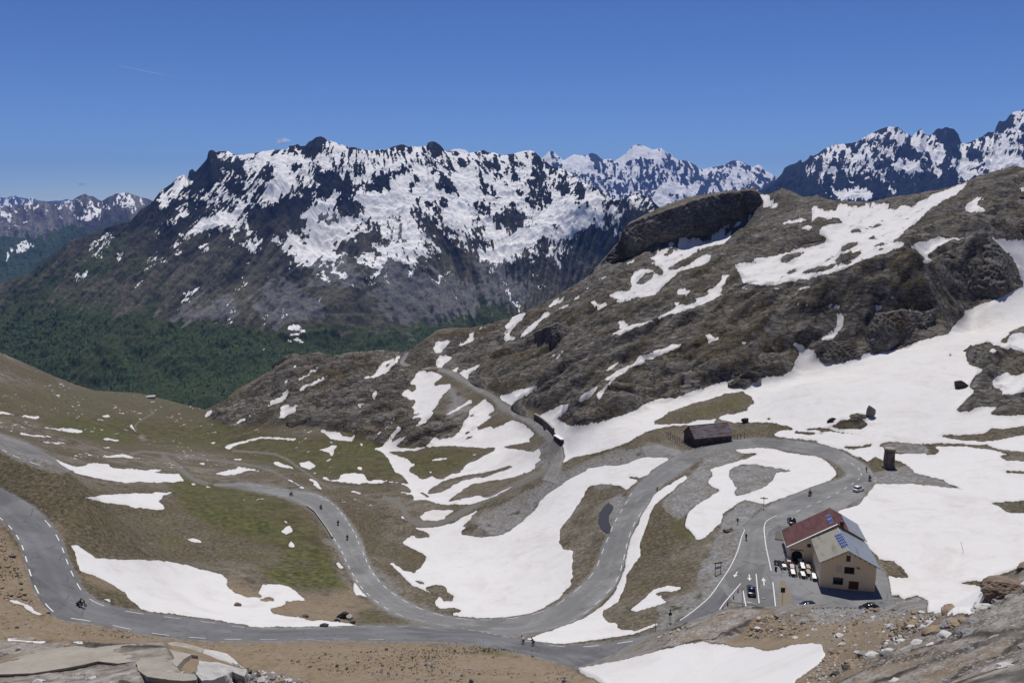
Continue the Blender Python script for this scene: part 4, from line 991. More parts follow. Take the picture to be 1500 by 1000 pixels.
# ------------------------------------------------------------------ roads, as cross-section pairs in the picture
ROADS = {
 'valley_road': ("N4 260,542 270,556 / 380,540 370,560 / 500,540 490,575 / 620,555 600,598 / A 430,719 425,730 / 455,721.5 449,741.5 / 474,728 461,750 / 495,743 470,762 / 510,762 479,774 / 525,785 487,788 / 533.6,808 498,806 / 546.4,836.8 508,828 / 565.6,859 526,859 / 597.6,881.6 548,880 / 636,897.6 578,899 / 677.6,905.6 622,911 / 719,907 676,920 / 760.8,903 745,929 / 804,891 823,916 / 833,872 858,897.6 / 855,853 885.6,873.6 / 871,833.6 905,849.6 / 881,808 914.4,821 / 890,785.6 922,790 / 900,763 932,765 / 919,731 949.6,737.6 / 926,720 958,721 / 944,702 972,708 / 960,687 992,694 / 980,675 1010,682 / 996,665 1026,670 / 1012,660 1042,663 / 1032,653 1060,659 / 1056,647 1088,656 / 1086,643.5 1116,654 / 1116,643 1132,655 / 1152,645 1152,658.5 / 1188,649 1178,662.5 / 1224,658 1210,670 / 1248,670 1229,680 / 1270,684 1240,688 / 1277,696 1241,696 / 1274,706 1229,702.5 / 1262,722 1200,711 / 1243,737 1164,724.5 / 1216,750 1137,736 / 1180,763 1113,751 / 1140,770 1098,762 / 1124,782 1091,774 / 1123,800 1085,787 / 1126,824 1078,812 / 1131,850 1067,836 / 1135,875 1052,858 / 1138,892 1034,880"),
 'col_road': ("A 1052,858 1072,880 / 1034,880 1040,902 / 1014,897 1010,920 / 988,914 985,938 / 964,926 955,950 / 932,934.4 925,962 / 893.6,940.5 888,970 / 849,945 845,976 / 813.6,944.6 806,966 / 772,938 765,956 / 740,932 735,950 / 719,928 715,946 / 677.6,920 672,940.5 / 636,917.8 630,938.6 / 572,917 566,937.6 / 525.6,917.6 520,937 / 476,919 475,937 / 380,920 384,938 / 352,917 330,937.6 / 288,907.5 265,934 / 236.8,901 210,927 / 192,894 160,917 / 153.6,884.8 120,910 / 128,870 89.6,905.6 / 112,846 72,894 / 99,817.6 57,874 / 89.6,792 46,850 / 73.6,766 38,822 / 48,742 30,796 / 19,725 16,775 / 0,715 0,760 / -20,707 -22,747 / -60,695 -62,728"),
 'upper_road': ("N3 -150,190 -200,270 / 0,232 -40,318 / 200,300 95,392 / 330,380 240,450 / 400,420 330,474 / 450,465 420,497 / 505,493 500,508"),
 'hill_road': ("A 795,703 812,708 / 803,690 818,694 / 808,680 821,681 / 810.4,664 824.8,665.6 / 805.6,649 817.6,648 / 796,639 809,638 / 784,628.4 796,627 / 772,618.8 784,617.6 / 755,610.4 766,609 / 742,602 752.8,602 / 731,596 740.8,594.8 / 724,587 732.4,587.6 / 712,578.5 721.6,578 / 700,572.6 707,570 / 680,560 684,557.5 / 668,554 674,549.5 / 656,546.5 658,542.6 / 634,542 636,538 / 606,540.5 608,536.4 / 588,537 592,531 / 584,531 593,528 / 588,524 598,524 / 594,514 604,513"),
 'barn_track': ("A 940,655 946,668 / 962,652 968,668 / 980,656 985,668 / 998,661 1000,668"),
}
def catmull(P, n):
    P = np.asarray(P, float); P = np.concatenate([[2*P[0]-P[1]], P, [2*P[-1]-P[-2]]]); out = []
    for i in range(1, len(P) - 2):
        for t in np.arange(n) / n:
            p0, p1, p2, p3 = P[i-1:i+3]
            out.append(.5*((2*p1) + (p2-p0)*t + (2*p0-5*p1+4*p2-p3)*t*t + (3*p1-p0-3*p2+p3)*t**3))
    out.append(P[-2]); return np.array(out)
def road_pairs(txt):
    L, R = [], []; t = TL['A']; k = 0
    for w in txt.replace('/', ' ').split():
        if ',' not in w: t = TL[w]; continue
        x, y = map(float, w.split(',')); p = (t[0] + x / t[2], t[1] + y / t[2])
        (L if k % 2 == 0 else R).append(p); k += 1
    return np.array(L), np.array(R)
ROAD = {}
for nm, txt in ROADS.items():
    L, R = road_pairs(txt)
    ROAD[nm] = (catmull(L, 6), catmull(R, 6))

YARD = [(1119,766),(1150,771),(1172,764),(1186,757),(1200,753),(1222,749),(1240,760),(1262,790),(1300,846),(1306,882),(1330,906),(1200,910),(1140,905),(1133,860),(1126,824)]
DARK_PATCH = conv("N5 355,480 395,510 360,570 360,620 375,660 365,705 335,700 300,670 280,620 290,560 320,515")

# ------------------------------------------------------------------ coverage maps in use
snow_raw = build_map(NEAR_SNOW)
road_raw = np.zeros((MH, MW))
for nm, (L, R) in ROAD.items():
    for i in range(len(L) - 1): fill(road_raw, [L[i], L[i+1], R[i+1], R[i]], 1.0)
fill(road_raw, YARD, 1.0)
snow_raw = snow_raw * (1 - road_raw)
M_snow = blur(snow_raw, 1, 2)
M_snow_w = blur(snow_raw, 5, 2)
M_road = np.clip(blur(road_raw, 3, 2) * 1.6, 0, 1)
M_green = blur(build_map(NEAR_GREEN), 9, 3)
M_grav = blur(build_map(NEAR_GRAVEL), 5, 2)
M_track = blur(build_map(NEAR_TRACK), 1, 2)
M_shoulder = blur(road_raw, 5, 2)
M_rock = blur(build_map(NEAR_ROCK), 4, 2)
M_tan = blur(build_map(NEAR_TAN), 12, 3)

# ------------------------------------------------------------------ the near ground sheet
def ground_mesh(mat):
    acols = np.concatenate([np.linspace(-.95, -.74, 60, endpoint=False), np.linspace(-.74, .74, 1250), np.linspace(.74, .95, 61)[1:]])
    # rows: spread evenly over what can be seen
    l = np.linspace(math.log(1.2), math.log(2300), 6000)
    dens = np.zeros_like(l)
    for a in np.linspace(-.66, .66, 60):
        E = ground_e(np.full_like(l, a), np.exp(l)); m = np.maximum.accumulate(E)
        vis = np.maximum(0, np.gradient(m)) * (m > -.78) * (m < .3)
        dens += vis
    dens = dens / dens.sum()
    k = np.ones(121) / 121; dens = np.convolve(dens, k, 'same')
    dens += 0.20 / len(l)
    cum = np.cumsum(dens); cum = (cum - cum[0]) / (cum[-1] - cum[0])
    NR = 900
    Yr = np.exp(np.interp(np.linspace(0, 1, NR), cum, l))
    A, Y = np.meshgrid(acols, Yr)
    e = ground_e(A, Y)
    px, py = proj_ae(A, e)
    X = A * Y
    rock = sample(M_rock, px, py); snow_w = sample(M_snow_w, px, py); snow = sample(M_snow, px, py); road = sample(M_road, px, py); tan = sample(M_tan, px, py)
    far = Y > 1000
    rock = np.where(far, .4, rock)
    near = smooth01((60 - Y) / 45)                     # small relief close to the viewer
    d = np.zeros_like(X)
    # crags: tilted blocks following the lie of the strata
    u = X * .94 + Y * .34; v = -X * .34 + Y * .94
    blk = fbm(u * .55, v, 46, 6, 3, .55, True)
    blk2 = fbm(u * .6, v, 15, 5, 9, .6, True)
    step = gnoise(u * .03, v * .09, 5)
    blk3 = fbm(u * .7, v, 6.5, 4, 13, .62, True)
    crag = 4.0 * blk + 2.4 * blk2 + 1.2 * blk3 + 2.0 * np.tanh(step * 6) - 2.0
    def ledge(L, amp, sd):                             # beds of rock: a steep riser towards the valley, a gently falling tread behind it
        q = (Y * .84 - X * .42) / L + .75 * gnoise(X / (L * 2.4), Y / (L * 2.4), sd) + .3 * gnoise(X / (L * .7), Y / (L * .7), sd + 1)
        f = q - np.floor(q); on = smooth01(gnoise(X / (L * 3.1) + 7, Y / (L * 3.1), sd + 2) * 2.2 + .55)
        return amp * on * (smooth01(f / .2) - f)
    crag += ledge(24, 3.6, 201) + ledge(9.5, 1.7, 211) + ledge(4.2, .6, 221)
    hill = rock * smooth01((Y - 230) / 60)
    d += hill * crag * (1 - .75 * snow_w)
    fore = rock * smooth01((150 - Y) / 40)
    sc = np.clip((Y / 40) ** 1.4, .07, 1)
    d += fore * (1 - snow_w) * (.30 * np.minimum(sc, .7) * fbm(u * .6, v, 2.2, 5, 35, .62, True) + .9 * fbm(u, v * 1.6, 7, 6, 21, .6, True) * sc + .16 * fbm(u, v, 1.3, 4, 31, .6, True) * np.minimum(1, sc * 2))
    soil = (1 - road) * (1 - .8 * snow_w)
    d += soil * smooth01((Y - 9) / 60) * (.55 * fbm(X, Y, 26, 6, 41) + .25 * fbm(X, Y, 6, 4, 51) * smooth01((400 - Y) / 200))
    d += soil * near * .05 * fbm(X, Y, 1.1, 5, 61, .6)
    d += soil * (1 - .6 * rock) * smooth01((Y - 140) / 60) * 1.5 * fbm(X, Y * .8, 62, 5, 43, .5)
    d -= snow_w * (1.2 * smooth01((Y - 250) / 100) + .25 * smooth01((Y - 30) / 100)) * (1 - road)
    d += snow_w * (1 - road) * (.55 * fbm(X, Y, 22, 4, 71) + .10 * fbm(X, Y, 5, 3, 73)) * smooth01((Y - 30) / 60)
    d *= (1 - road)
    d *= smooth01((Y - 2) / 5)
    d += snow * (1 - road) * .45 * smooth01((Y - 20) / 60) * smooth01((420 - Y) / 150)
    e2 = (e * Y + d) / Y
    e2 = np.where(Y > 330, np.minimum(e2, hill_sky(A) + .0012 * fbm(A * 1500, A * 0, 7, 4, 99, .6)), e2)
    Z = e2 * Y
    px, py = proj_ae(A, e2)
    wx = fbm(A * 1500, py, 13, 5, 121, .66); wy = fbm(A * 1500, py, 13, 5, 127, .66)
    snow = sample(M_snow, px + 2.6 * wx, py + 2.0 * wy)
    al, acr = px * .88 - py * .47, px * .47 + py * .88
    stk = fbm(al * .20, acr, 9, 5, 133, .68, True); stk = (stk - stk.mean()) / stk.std()
    hillz = sample(M_rock, px, py) * smooth01((Y - 260) / 80)
    snow = snow * .82 + .09 + (.13 * stk * hillz * np.clip(.25 + 3 * snow_w, 0, 1) - .06) * (1 - road)
    hs = fbm(px * .16, py, 6, 4, 141, .62, True); hs = (hs - hs.mean()) / hs.std()
    mead = (1 - hillz) * smooth01((Y - 230) / 80) * smooth01((640 - px) / 120) * (1 - sample(M_shoulder, px, py)) * (1 - np.clip(snow_w * 3, 0, 1))
    snow = np.maximum(snow, .5 * mead * smooth01((hs - 1.15) / .5) * smooth01((gnoise(px / 60, py / 22, 145) + .3) * 2) * 1.3)
    snow = np.where(road > .5, 0, snow)
    green = sample(M_green, px, py); grav = sample(M_grav, px, py); rock = sample(M_rock, px, py); tan = sample(M_tan, px, py); road = sample(M_road, px, py)
    beyond = smooth01((Y - 850) / 150)
    snow *= (1 - beyond); green = green * (1 - beyond) + .6 * beyond
    return grid_mesh('ground', X, Y, Z, {'cover': (snow, green, grav, rock), 'cover2': (tan, sample(M_shoulder, px, py), sample(M_track, px, py), np.zeros_like(X))}, mat)

def back_ground(mat):
    """the slope the viewer stands on, carried on behind and to both sides"""
    xs = np.concatenate([-np.geomspace(600, 1.2, 40), [0], np.geomspace(1.2, 600, 40)])
    ys = np.concatenate([-np.geomspace(500, 2, 30), [0.0, 1.2]])
    X, Y = np.meshgrid(xs, ys)
    zr = 1.2 * ground_e(np.clip(X / 1.2, -.9, .9), np.full_like(X, 1.2))
    Z = zr - .35 * np.minimum(Y, 0) + .25 * fbm(X, Y, 9, 5, 77) * smooth01((1 - Y) / 6) + np.where(np.abs(X) > 1.1, -.02 * (np.abs(X) - 1.1), 0)
    o = np.zeros_like(X)
    return grid_mesh('ground', X, Y, Z, {'cover': (o, o, o, o + .6), 'cover2': (o + 1, o, o, o)}, mat)

def side_ground(mat, sgn):
    s = np.concatenate([[0], np.geomspace(.3, 700, 60)]); y = np.geomspace(1.0, 900, 160)
    S, Y = np.meshgrid(s, y); X = sgn * (.93 * Y + S)
    Z = ground_e(np.full_like(Y, sgn * .93), Y) * Y - .05 + .25 * fbm(X, Y, 9, 5, 78) * smooth01(S / 8)
    o = np.zeros_like(X); X = X if sgn > 0 else X
    return grid_mesh('ground', X, Y, Z, {'cover': (o, o, o, o + .6), 'cover2': (o + 1, o, o, o)}, mat)

# ------------------------------------------------------------------ mountains with a traced skyline
def mountain(name, sky, Yc, Yb, eb, cols, rows, maps, mat, surf=None, rough=.12, seed=0, gully=1.0, back=.25, taper=.30, jag=0.0, convex=1.0, a_rng=(-.78, .78), fray=4.0, speck=.55, runnel=.0006, bias=0.0, fall=((0, 1500), (.15, .15), .6), veins=0.0):
    """sky: picture points of the crest. Yc/Yb: distances of crest and foot along the columns, eb: z/y at the foot"""
    sa, se = ray(sky[:, 0], sky[:, 1]); o = np.argsort(sa); sa, se = sa[o], se[o]
    a = np.linspace(a_rng[0], a_rng[1], cols)
    es = np.interp(a, sa, se)
    yc = np.interp(a, Yc[:, 0], Yc[:, 1]); yb = np.interp(a, Yb[:, 0], Yb[:, 1])
    kw = max(3, cols // 14) | 1; sm = lambda q: np.convolve(np.pad(q, kw // 2, mode='edge'), np.hanning(kw + 2)[1:-1] / np.hanning(kw + 2)[1:-1].sum(), 'valid')
    yc, yb = sm(yc), sm(yb)
    if jag: es = es + jag * (fbm(a * 900, a * 0, 9, 4, seed + 3, .6))
    t = np.concatenate([np.linspace(0, 1, rows), 1 + np.linspace(0, back, rows // 6)[1:]])
    T, A = np.meshgrid(t, a, indexing='ij')
    ES, YC, YB = es[None, :], yc[None, :], yb[None, :]
    Y = YB + (YC - YB) * T
    if surf is None:
        EB = np.broadcast_to(np.asarray(eb(a))[None, :] if callable(eb) else eb, A.shape)
        e = EB + (ES - EB) * np.clip(T, 0, 1) ** convex
    else:
        ia = np.linspace(a_rng[0], a_rng[1], 200); it = t[::4] if t[-1] == t[::4][-1] else np.append(t[::4], t[-1])
        TT, AA = np.meshgrid(it, ia, indexing='ij')
        YY = np.interp(ia, Yb[:, 0], Yb[:, 1]); YZ = np.interp(ia, Yc[:, 0], Yc[:, 1])
        G = surf.e(AA, YY[None] + (YZ - YY)[None] * np.minimum(TT, 1))
        fa = (A - ia[0]) / (ia[1] - ia[0]); fr = np.interp(T, it, np.arange(len(it)))
        e = grid_lookup(G, 0, 1, 0, 1, fa, fr)
        kc = int(rows - 1)
        dl = ES - e[kc:kc + 1]
        e = e + dl * smooth01((np.minimum(T, 1) - .62) / .38)
    X = A * Y
    S = float(np.mean(YC - YB))
    # ribs and gullies running down the slope
    gx = X + .25 * S * .2 * gnoise(X / (S * .2), Y / (S * .2), seed + 1); gy = Y
    g = fbm(gx, gy * .55, S * .20, 7, seed + 5, .55, True)
    h = fbm(X, Y, S * .10, 6, seed + 9, .58, True)
    w = np.clip(T * 5, 0, 1) * np.clip((1.0 - T) / taper, 0, 1)
    dz = S * rough * w * (.65 * g * gully + .35 * h)
    e = e + dz / Y
    e = np.where(T < 1, np.minimum(e, ES - (1 - np.minimum(T, 1)) * .004), e)
    e = np.where(T > 1, ES - (T - 1) * .5, e)
    px, py = proj_ae(A, e)
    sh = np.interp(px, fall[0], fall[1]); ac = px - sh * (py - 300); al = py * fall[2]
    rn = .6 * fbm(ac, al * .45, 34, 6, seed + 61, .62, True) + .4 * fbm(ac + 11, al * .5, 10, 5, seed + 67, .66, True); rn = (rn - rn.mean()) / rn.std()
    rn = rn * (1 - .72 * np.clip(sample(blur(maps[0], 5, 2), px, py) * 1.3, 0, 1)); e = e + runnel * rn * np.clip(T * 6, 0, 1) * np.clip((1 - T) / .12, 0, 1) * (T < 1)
    px, py = proj_ae(A, e)
    # outlines frayed by the relief, long down the slope
    sh = np.interp(px, fall[0], fall[1]); ac = px - sh * (py - 300); al = py * fall[2]
    wx = fbm(ac * .9, py * .7, 15, 6, seed + 21, .64, True); wy = fbm(ac * .9, py * .7, 15, 6, seed + 25, .64, True); wx = (wx - wx.mean()) / wx.std() * .45; wy = (wy - wy.mean()) / wy.std() * .45
    qx, qy = px + fray * wx, py + fray * 1.2 * wy
    ch = [sample(maps[0], qx, qy)] + [sample(m, px + 2.6 * fray * wx, py + 2.2 * fray * wy) for m in maps[1:]]
    Mw = sample(blur(maps[0], 7, 2), px, py)
    sp = .55 * fbm(ac, al, 15, 6, seed + 31, .70, True) + .5 * fbm(ac + 40, al * .8, 8, 5, seed + 37, .70, True)
    sp = np.clip((sp - sp.mean()) / sp.std() * .5, -1.1, 1.1)
    if veins:
        vn = (1 - np.abs(gnoise(ac / 11 + .5 * gnoise(ac / 23, al / 17, seed + 41), al / 13, seed + 43))) ** 7 + .7 * (1 - np.abs(gnoise(ac / 6 + 9, al / 8, seed + 45))) ** 9
        rb = (1 - np.abs(gnoise(ac / 15 + .5 * gnoise(ac / 29, al / 19, seed + 51), al / 16, seed + 53))) ** 8
        zone = np.clip(Mw * 5, 0, 1) * smooth01((gnoise(px / 45, py / 45, seed + 57) + .55) * 1.6)
        ch[0] = ch[0] + veins * zone * (vn * (1 - ch[0]) - .35 * rb * ch[0] * (1 - smooth01((Mw - .72) / .2)))
    ch[0] = np.clip(ch[0], 0, 1) * .8 + .1 + bias + speck * sp * np.clip(Mw * 6, 0, 1) * (.45 + .55 * np.clip(4 * Mw * (1 - Mw), 0, 1)) * (1 - .75 * smooth01((Mw - .8) / .17)) - .10 * np.clip(1 - Mw * 20, 0, 1)
    while len(ch) < 4: ch.append(np.zeros_like(X))
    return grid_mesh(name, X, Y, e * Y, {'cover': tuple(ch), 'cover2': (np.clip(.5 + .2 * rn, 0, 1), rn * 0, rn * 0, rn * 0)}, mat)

SKY_MASSIF = ptlist("-900,640 -300,520 -120,470 -60,440 0,414 40,401 64,382 86,366 104,352 136,342 160,331 192,323 205,308 222,298 235,280 250,270 262,258 270,256 274,264 277,250 282,247 286,252 290,248 297,240 303,233 305,223 308,220 312,220 316,223 320,222 333,221 339,224 345,228 358,226 370,225 385,222 400,220 420,219 424,214 432,213 436,211 440,214 447,214 452,208 458,205 463,201 470,200 475,202 480,206 486,207 500,212 512,216 520,216 530,219 545,221 556,219 564,220 575,215 586,212 592,212 598,215 606,214 612,216 620,214 625,214 627,209 633,207 638,208 645,213 652,221 664,222 668,221 672,224 690,224 700,222 709,220 712,222 716,224 722,223 735,228 742,226 750,226 760,223 770,221 776,220 781,222 785,224 790,229 795,232 800,237 806,242 815,246 822,247 828,250 840,256 846,262 855,268 870,274 880,280 888,287 895,291 905,293 912,292 920,289 928,286 934,282 940,285 945,287 951,291 957,295 966,304 985,320 1010,340 1050,380 1100,430 1300,520 1700,600 2400,700")
MASSIF_PTS = """
y -500,560,2800 -100,560,2600 0,560,2600 100,590,2500 300,602,2400 450,560,2700 600,520,3300 690,470,3900 780,440,4300 860,400,4650 950,370,4800 1100,460,4600 1300,560,4200 1700,640,4200
y -400,520,3800 -100,460,4000 0,414,4300 86,366,4800 160,331,5300 215,302,5800 262,258,6100 311,220,6250 400,220,6350 465,200,6250 530,219,6450 630,208,6500 700,222,6500 776,220,6400 840,256,6200 885,283,5800 934,283,5150 985,320,4950 1100,430,4900 1300,520,4700
y 430,300,4900 380,350,4500 330,420,3900 290,470,3300 640,330,4850 640,390,4500 680,410,4450 450,360,4900 500,350,5050 560,330,5300 570,375,4450 600,440,3950 520,400,4450 720,385,4700 720,360,5000 760,330,5250 820,310,5300
y 880,310,4900 850,340,4800 800,380,4650 900,350,4750 200,400,3950 100,450,3500 30,470,3400 150,500,3000 250,530,2800 380,520,2900 260,320,4900 330,300,5000 230,450,3500 480,450,3700
"""
SKY_LEFT = ptlist("-900,300 -300,300 -100,298 0,302 20,300 40,298 56,296 64,294 72,299 88,299 102,297 112,289 118,286 125,284 130,287 136,287 142,291 149,295 155,291 160,288 165,286 170,283.6 178,283 187,282 192,284 198,286 206,289 216,291 228,296 240,305 300,340 500,420 900,500 2400,600")
SKY_FARLEFT = ptlist("-900,290 -200,288 0,289 8,290 15,288 22,286.5 27,289 32,289.5 40,291 48,290 56,294 70,295 80,294 90,294 94,292.5 99,291.5 104,293 110,296 140,300 300,340 700,400")
SKY_ECRINS = ptlist("300,330 600,262 630,246 640,238 655,225 660,220 664,218.5 672,218 680,219.5 684,221 690,228 700,234 720,240 780,240 790,234 796,230 804,222 810,221.5 817,228 826,235 834,230 841,226 849,228 855,227 860,227.6 863,226 866,224 874,226 881,233 885,234 892,232 900,236 905,233 914,227 922,219 928,213 934,211.6 940,213 945,214 956,219.6 962,218 969,217 975,223 980,225 985,227.6 993,235 1000,235 1007,236 1013,239 1020,243 1025,249 1029,248 1033,247 1042,245.6 1050,244 1061,241.6 1066,238 1071,236 1076,235 1082,236 1087,238 1092,240 1097,242 1103,245.6 1107,243 1111,241 1116,244 1121,250 1127,253 1132,256 1137,260 1150,268 1170,280 1300,330 1700,430")
SKY_MEIJE = ptlist("700,420 1000,330 1080,300 1120,275 1128,269 1136,264 1145.6,254 1149,246 1156,242 1166,239 1170,236 1173,233.6 1175,238 1177.6,237 1184,233 1187,227 1191,229 1200,224 1206,219 1213,216 1219,213 1225.6,211 1230,212 1235,211 1248,209.6 1254,208 1259,206 1265,202 1270,198 1280,194 1289.6,189 1297,187 1304,185.6 1310,187 1315,186 1320,190 1325,193.6 1330,196 1336,200 1342,194 1347,190 1350,189 1353,193 1359,200 1363,198 1367,195 1371,190 1375,188 1380,189 1384,186.5 1387,186 1391,188 1397,189 1401,193 1404,197 1406,203 1408,209 1414,210 1419,209 1424,207 1432,203 1439,200 1444,196 1448,193 1453,194 1457,193 1460,184 1464,177 1468,178 1473,177 1478,170 1483,165 1490,163 1496,162 1500,160 1520,152 1560,135 1640,150 1800,200 2400,260")
def au(t): return np.array([(float(ray(float(p.split(',')[0]), 300)[0]), float(p.split(',')[1])) for p in t.split()])
# ------------------------------------------------------------------ materials of ground and mountains
def ground_material():
    t = NT('ground'); P = t.pos()
    c = t.attr('cover'); sn, gr, gv = c[0], c[1], c[2]
    rk = t.n('Attribute', attribute_name='cover').outputs['Alpha']
    c2 = t.attr('cover2'); tn = c2[0]
    big = t.noise(.022, 6, .6, P); mid = t.noise(.16, 10, .68, P); fine = t.noise(1.1, 8, .7, P)
    strat = t.map(P, (1, 1, 1), (0.15, 0.1, .35))
    sn1 = t.math('ADD', t.math('MULTIPLY', t.noise(.10, 10, .70, t.map(strat, (.45, 1.0, 1.6)), .6), .45), t.math('MULTIPLY', t.noise(.42, 8, .75, t.map(strat, (.5, 1.0, 1.9)), .4), .55))
    clump = t.noise(.55, 6, .65, P)
    # bare soil
    soil = t.ramp(t.math('ADD', t.math('MULTIPLY', mid, .5), t.math('MULTIPLY', fine, .5)), [(.36, (.030, .024, .015)), (.44, (.080, .067, .047)), (.53, (.150, .128, .096)), (.64, (.28, .25, .21))])
    soil = t.mix(t.range(t.math('ADD', big, t.math('MULTIPLY', t.math('SUBTRACT', mid, .5), .5)), .44, .58), soil, t.ramp(fine, [(.34, (.032, .025, .013)), (.5, (.092, .074, .044)), (.66, (.165, .14, .095))]))
    tanc = t.ramp(t.math('ADD', t.math('MULTIPLY', fine, .6), t.math('MULTIPLY', t.noise(6, 6, .7, P), .4)), [(.30, (.105, .075, .047)), (.42, (.190, .146, .098)), (.58, (.245, .195, .138)), (.72, (.34, .29, .22))])
    tanc = t.mix(t.range(mid, .40, .70), tanc, t.ramp(fine, [(.3, (.12, .080, .045)), (.7, (.25, .185, .115))]))
    def blend(base, top, m, nz, k=.55, w=.10):
        f = t.math('ADD', m, t.math('MULTIPLY', t.math('SUBTRACT', nz, .5), k * 2))
        return t.mix(t.range(f, .5 - w, .5 + w, smooth=True), base, top)
    col = blend(soil, tanc, tn, mid, .5, .25)
    grass = t.ramp(clump, [(.32, (.026, .030, .009)), (.46, (.062, .066, .021)), (.58, (.100, .094, .036)), (.72, (.160, .138, .070))])
    grass = t.mix(t.range(big, .40, .60), grass, t.ramp(mid, [(.36, (.042, .036, .016)), (.64, (.120, .100, .054))]))
    col = blend(col, grass, gr, mid, .75, .18)
    grav = t.ramp(fine, [(.30, (.090, .088, .086)), (.5, (.205, .203, .200)), (.68, (.35, .345, .34))])
    grav = t.mix(t.range(mid, .42, .62), grav, t.ramp(fine, [(.3, (.085, .072, .055)), (.7, (.22, .20, .17))]))
    col = blend(col, grav, gv, mid, .8, .15)
    col = t.mix(t.math('MULTIPLY', t.range(t.math('ADD', c2[1], t.math('MULTIPLY', t.math('SUBTRACT', mid, .5), .8)), .12, .42), .75), col, grav)
    col = t.mix(t.range(t.math('ADD', c2[2], t.math('MULTIPLY', t.math('SUBTRACT', clump, .5), .9)), .35, .85, 0, .85), col, t.mix(fine, (.115, .105, .09), (.19, .178, .155)))
    rock = t.ramp(sn1, [(.36, (.015, .013, .011)), (.44, (.058, .051, .043)), (.51, (.122, .109, .094)), (.58, (.205, .187, .165)), (.67, (.34, .32, .29))])
    turf = t.ramp(t.math('ADD', t.math('MULTIPLY', clump, .6), t.math('MULTIPLY', mid, .4)), [(.34, (.022, .017, .010)), (.48, (.066, .053, .031)), (.58, (.112, .090, .056)), (.7, (.18, .152, .112))])
    rock = t.mix(t.range(t.math('ADD', t.math('ADD', t.math('MULTIPLY', mid, .6), t.math('MULTIPLY', clump, .4)), t.math('MULTIPLY', t.math('SUBTRACT', big, .5), .6)), .50, .58, smooth=True), rock, turf)
    micro = t.noise(7.0, 9, .75, P); bed = t.noise(1.7, 8, .7, t.map(P, (.8, 1, 1), (0, 0, -.5)), .3)
    nearrock = t.ramp(t.math('ADD', t.math('MULTIPLY', micro, .5), t.math('MULTIPLY', bed, .5)), [(.36, (.035, .03, .027)), (.44, (.15, .132, .115)), (.52, (.27, .245, .215)), (.62, (.42, .395, .365))])
    rock = t.mix(t.range(t.n('SeparateXYZ', {'Vector': P}).outputs['Y'], 60, 130, 1, 0), rock, t.mix(t.range(mid, .50, .66), nearrock, tanc))
    ckn = t.n('VectorMath', {0: t.map(strat, (.10, .17, .38)), 1: t.n('VectorMath', {0: t.n('TexNoise', {'Vector': P, 'Scale': .12, 'Detail': 5.0}).outputs['Color'], 1: (1.3, 1.3, 1.3)}, operation='MULTIPLY').outputs[0]}, operation='ADD').outputs[0]
    ck = t.n('TexVoronoi', {'Vector': ckn, 'Scale': 1.0}, feature='DISTANCE_TO_EDGE').outputs['Distance']
    rock = t.mix(t.math('MULTIPLY', t.range(ck, .015, .075, 1, 0), t.range(mid, .36, .5, .25, .85)), rock, (.018, .016, .014))
    col = blend(col, rock, rk, mid, .30, .12)
    peb = t.n('TexVoronoi', {'Vector': P, 'Scale': 9.0, 'Randomness': 1.0}); pc = t.n('SeparateColor', {'Color': peb.outputs['Color']}).outputs[0]
    pebc = t.mix(t.range(peb.outputs['Distance'], .25, .60), t.ramp(pc, [(.1, (.10, .09, .075)), (.45, (.24, .215, .18)), (.75, (.36, .34, .31)), (.95, (.52, .50, .47))]), (.05, .042, .034))
    col = t.mix(t.math('MULTIPLY', t.math('MULTIPLY', t.range(t.n('SeparateXYZ', {'Vector': P}).outputs['Y'], 18, 60, .75, 0), t.range(t.n('SeparateXYZ', {'Vector': P}).outputs['Y'], 12, 17, .15, 1)), t.range(clump, .40, .58)), col, pebc)
    stones = t.n('TexVoronoi', {'Vector': P, 'Scale': .9, 'Randomness': 1.0})
    st = t.math('MULTIPLY', t.range(stones.outputs['Distance'], .10, .16, 1, 0), t.range(t.noise(.3, 3, .5, P), .56, .62))
    col = t.mix(t.math('MULTIPLY', st, .7), col, t.mix(fine, (.16, .15, .135), (.42, .40, .37)))
    edge = t.noise(.16, 9, .78, P)
    f = t.math('ADD', sn, t.math('MULTIPLY', t.math('SUBTRACT', edge, .5), 1.5))
    snowf = t.range(f, .46, .54, smooth=True)
    dirt = t.math('MULTIPLY', t.range(t.noise(.05, 10, .75, P, 1.6), .50, .74), .62)
    snowc = t.mix(dirt, (.620, .600, .578), (.47, .41, .36))
    wet = t.math('MULTIPLY', t.range(f, .22, .44), t.range(f, .60, .46)); col = t.mix(t.math('MULTIPLY', wet, .55), col, (.030, .024, .018)); snowc = t.mix(t.math('MULTIPLY', t.range(f, .80, .54), .28), snowc, (.33, .29, .25))
    snowc = t.mix(t.math('MULTIPLY', t.range(t.noise(1.6, 6, .7, P), .66, .80), .30), snowc, (.40, .34, .28))
    col = t.mix(snowf, col, snowc)
    t.col(col); t.rough(t.range(snowf, 0, 1, .92, .62))
    h = t.math('ADD', t.math('MULTIPLY', fine, .35), t.math('MULTIPLY', sn1, t.math('MULTIPLY', rk, 2.6)))
    h = t.math('ADD', h, t.math('MULTIPLY', mid, .6))
    hs = t.math('ADD', t.math('MULTIPLY', t.noise(.45, 6, .6, P), .55), t.math('MULTIPLY', snowf, .25))
    hh = t.n('Mix', data_type='FLOAT'); t.set(hh.inputs[0], snowf); t.set(hh.inputs[2], h); t.set(hh.inputs[3], hs)
    nb = t.n('Bump', {'Height': hh.outputs[0], 'Strength': .9}); t.set(nb.inputs['Distance'], t.range(t.n('SeparateXYZ', {'Vector': P}).outputs['Y'], 10, 160, .06, .40)); t.set(t.b.inputs['Normal'], nb.outputs[0])
    t.b.inputs['Specular IOR Level'].default_value = .15
    return t.m

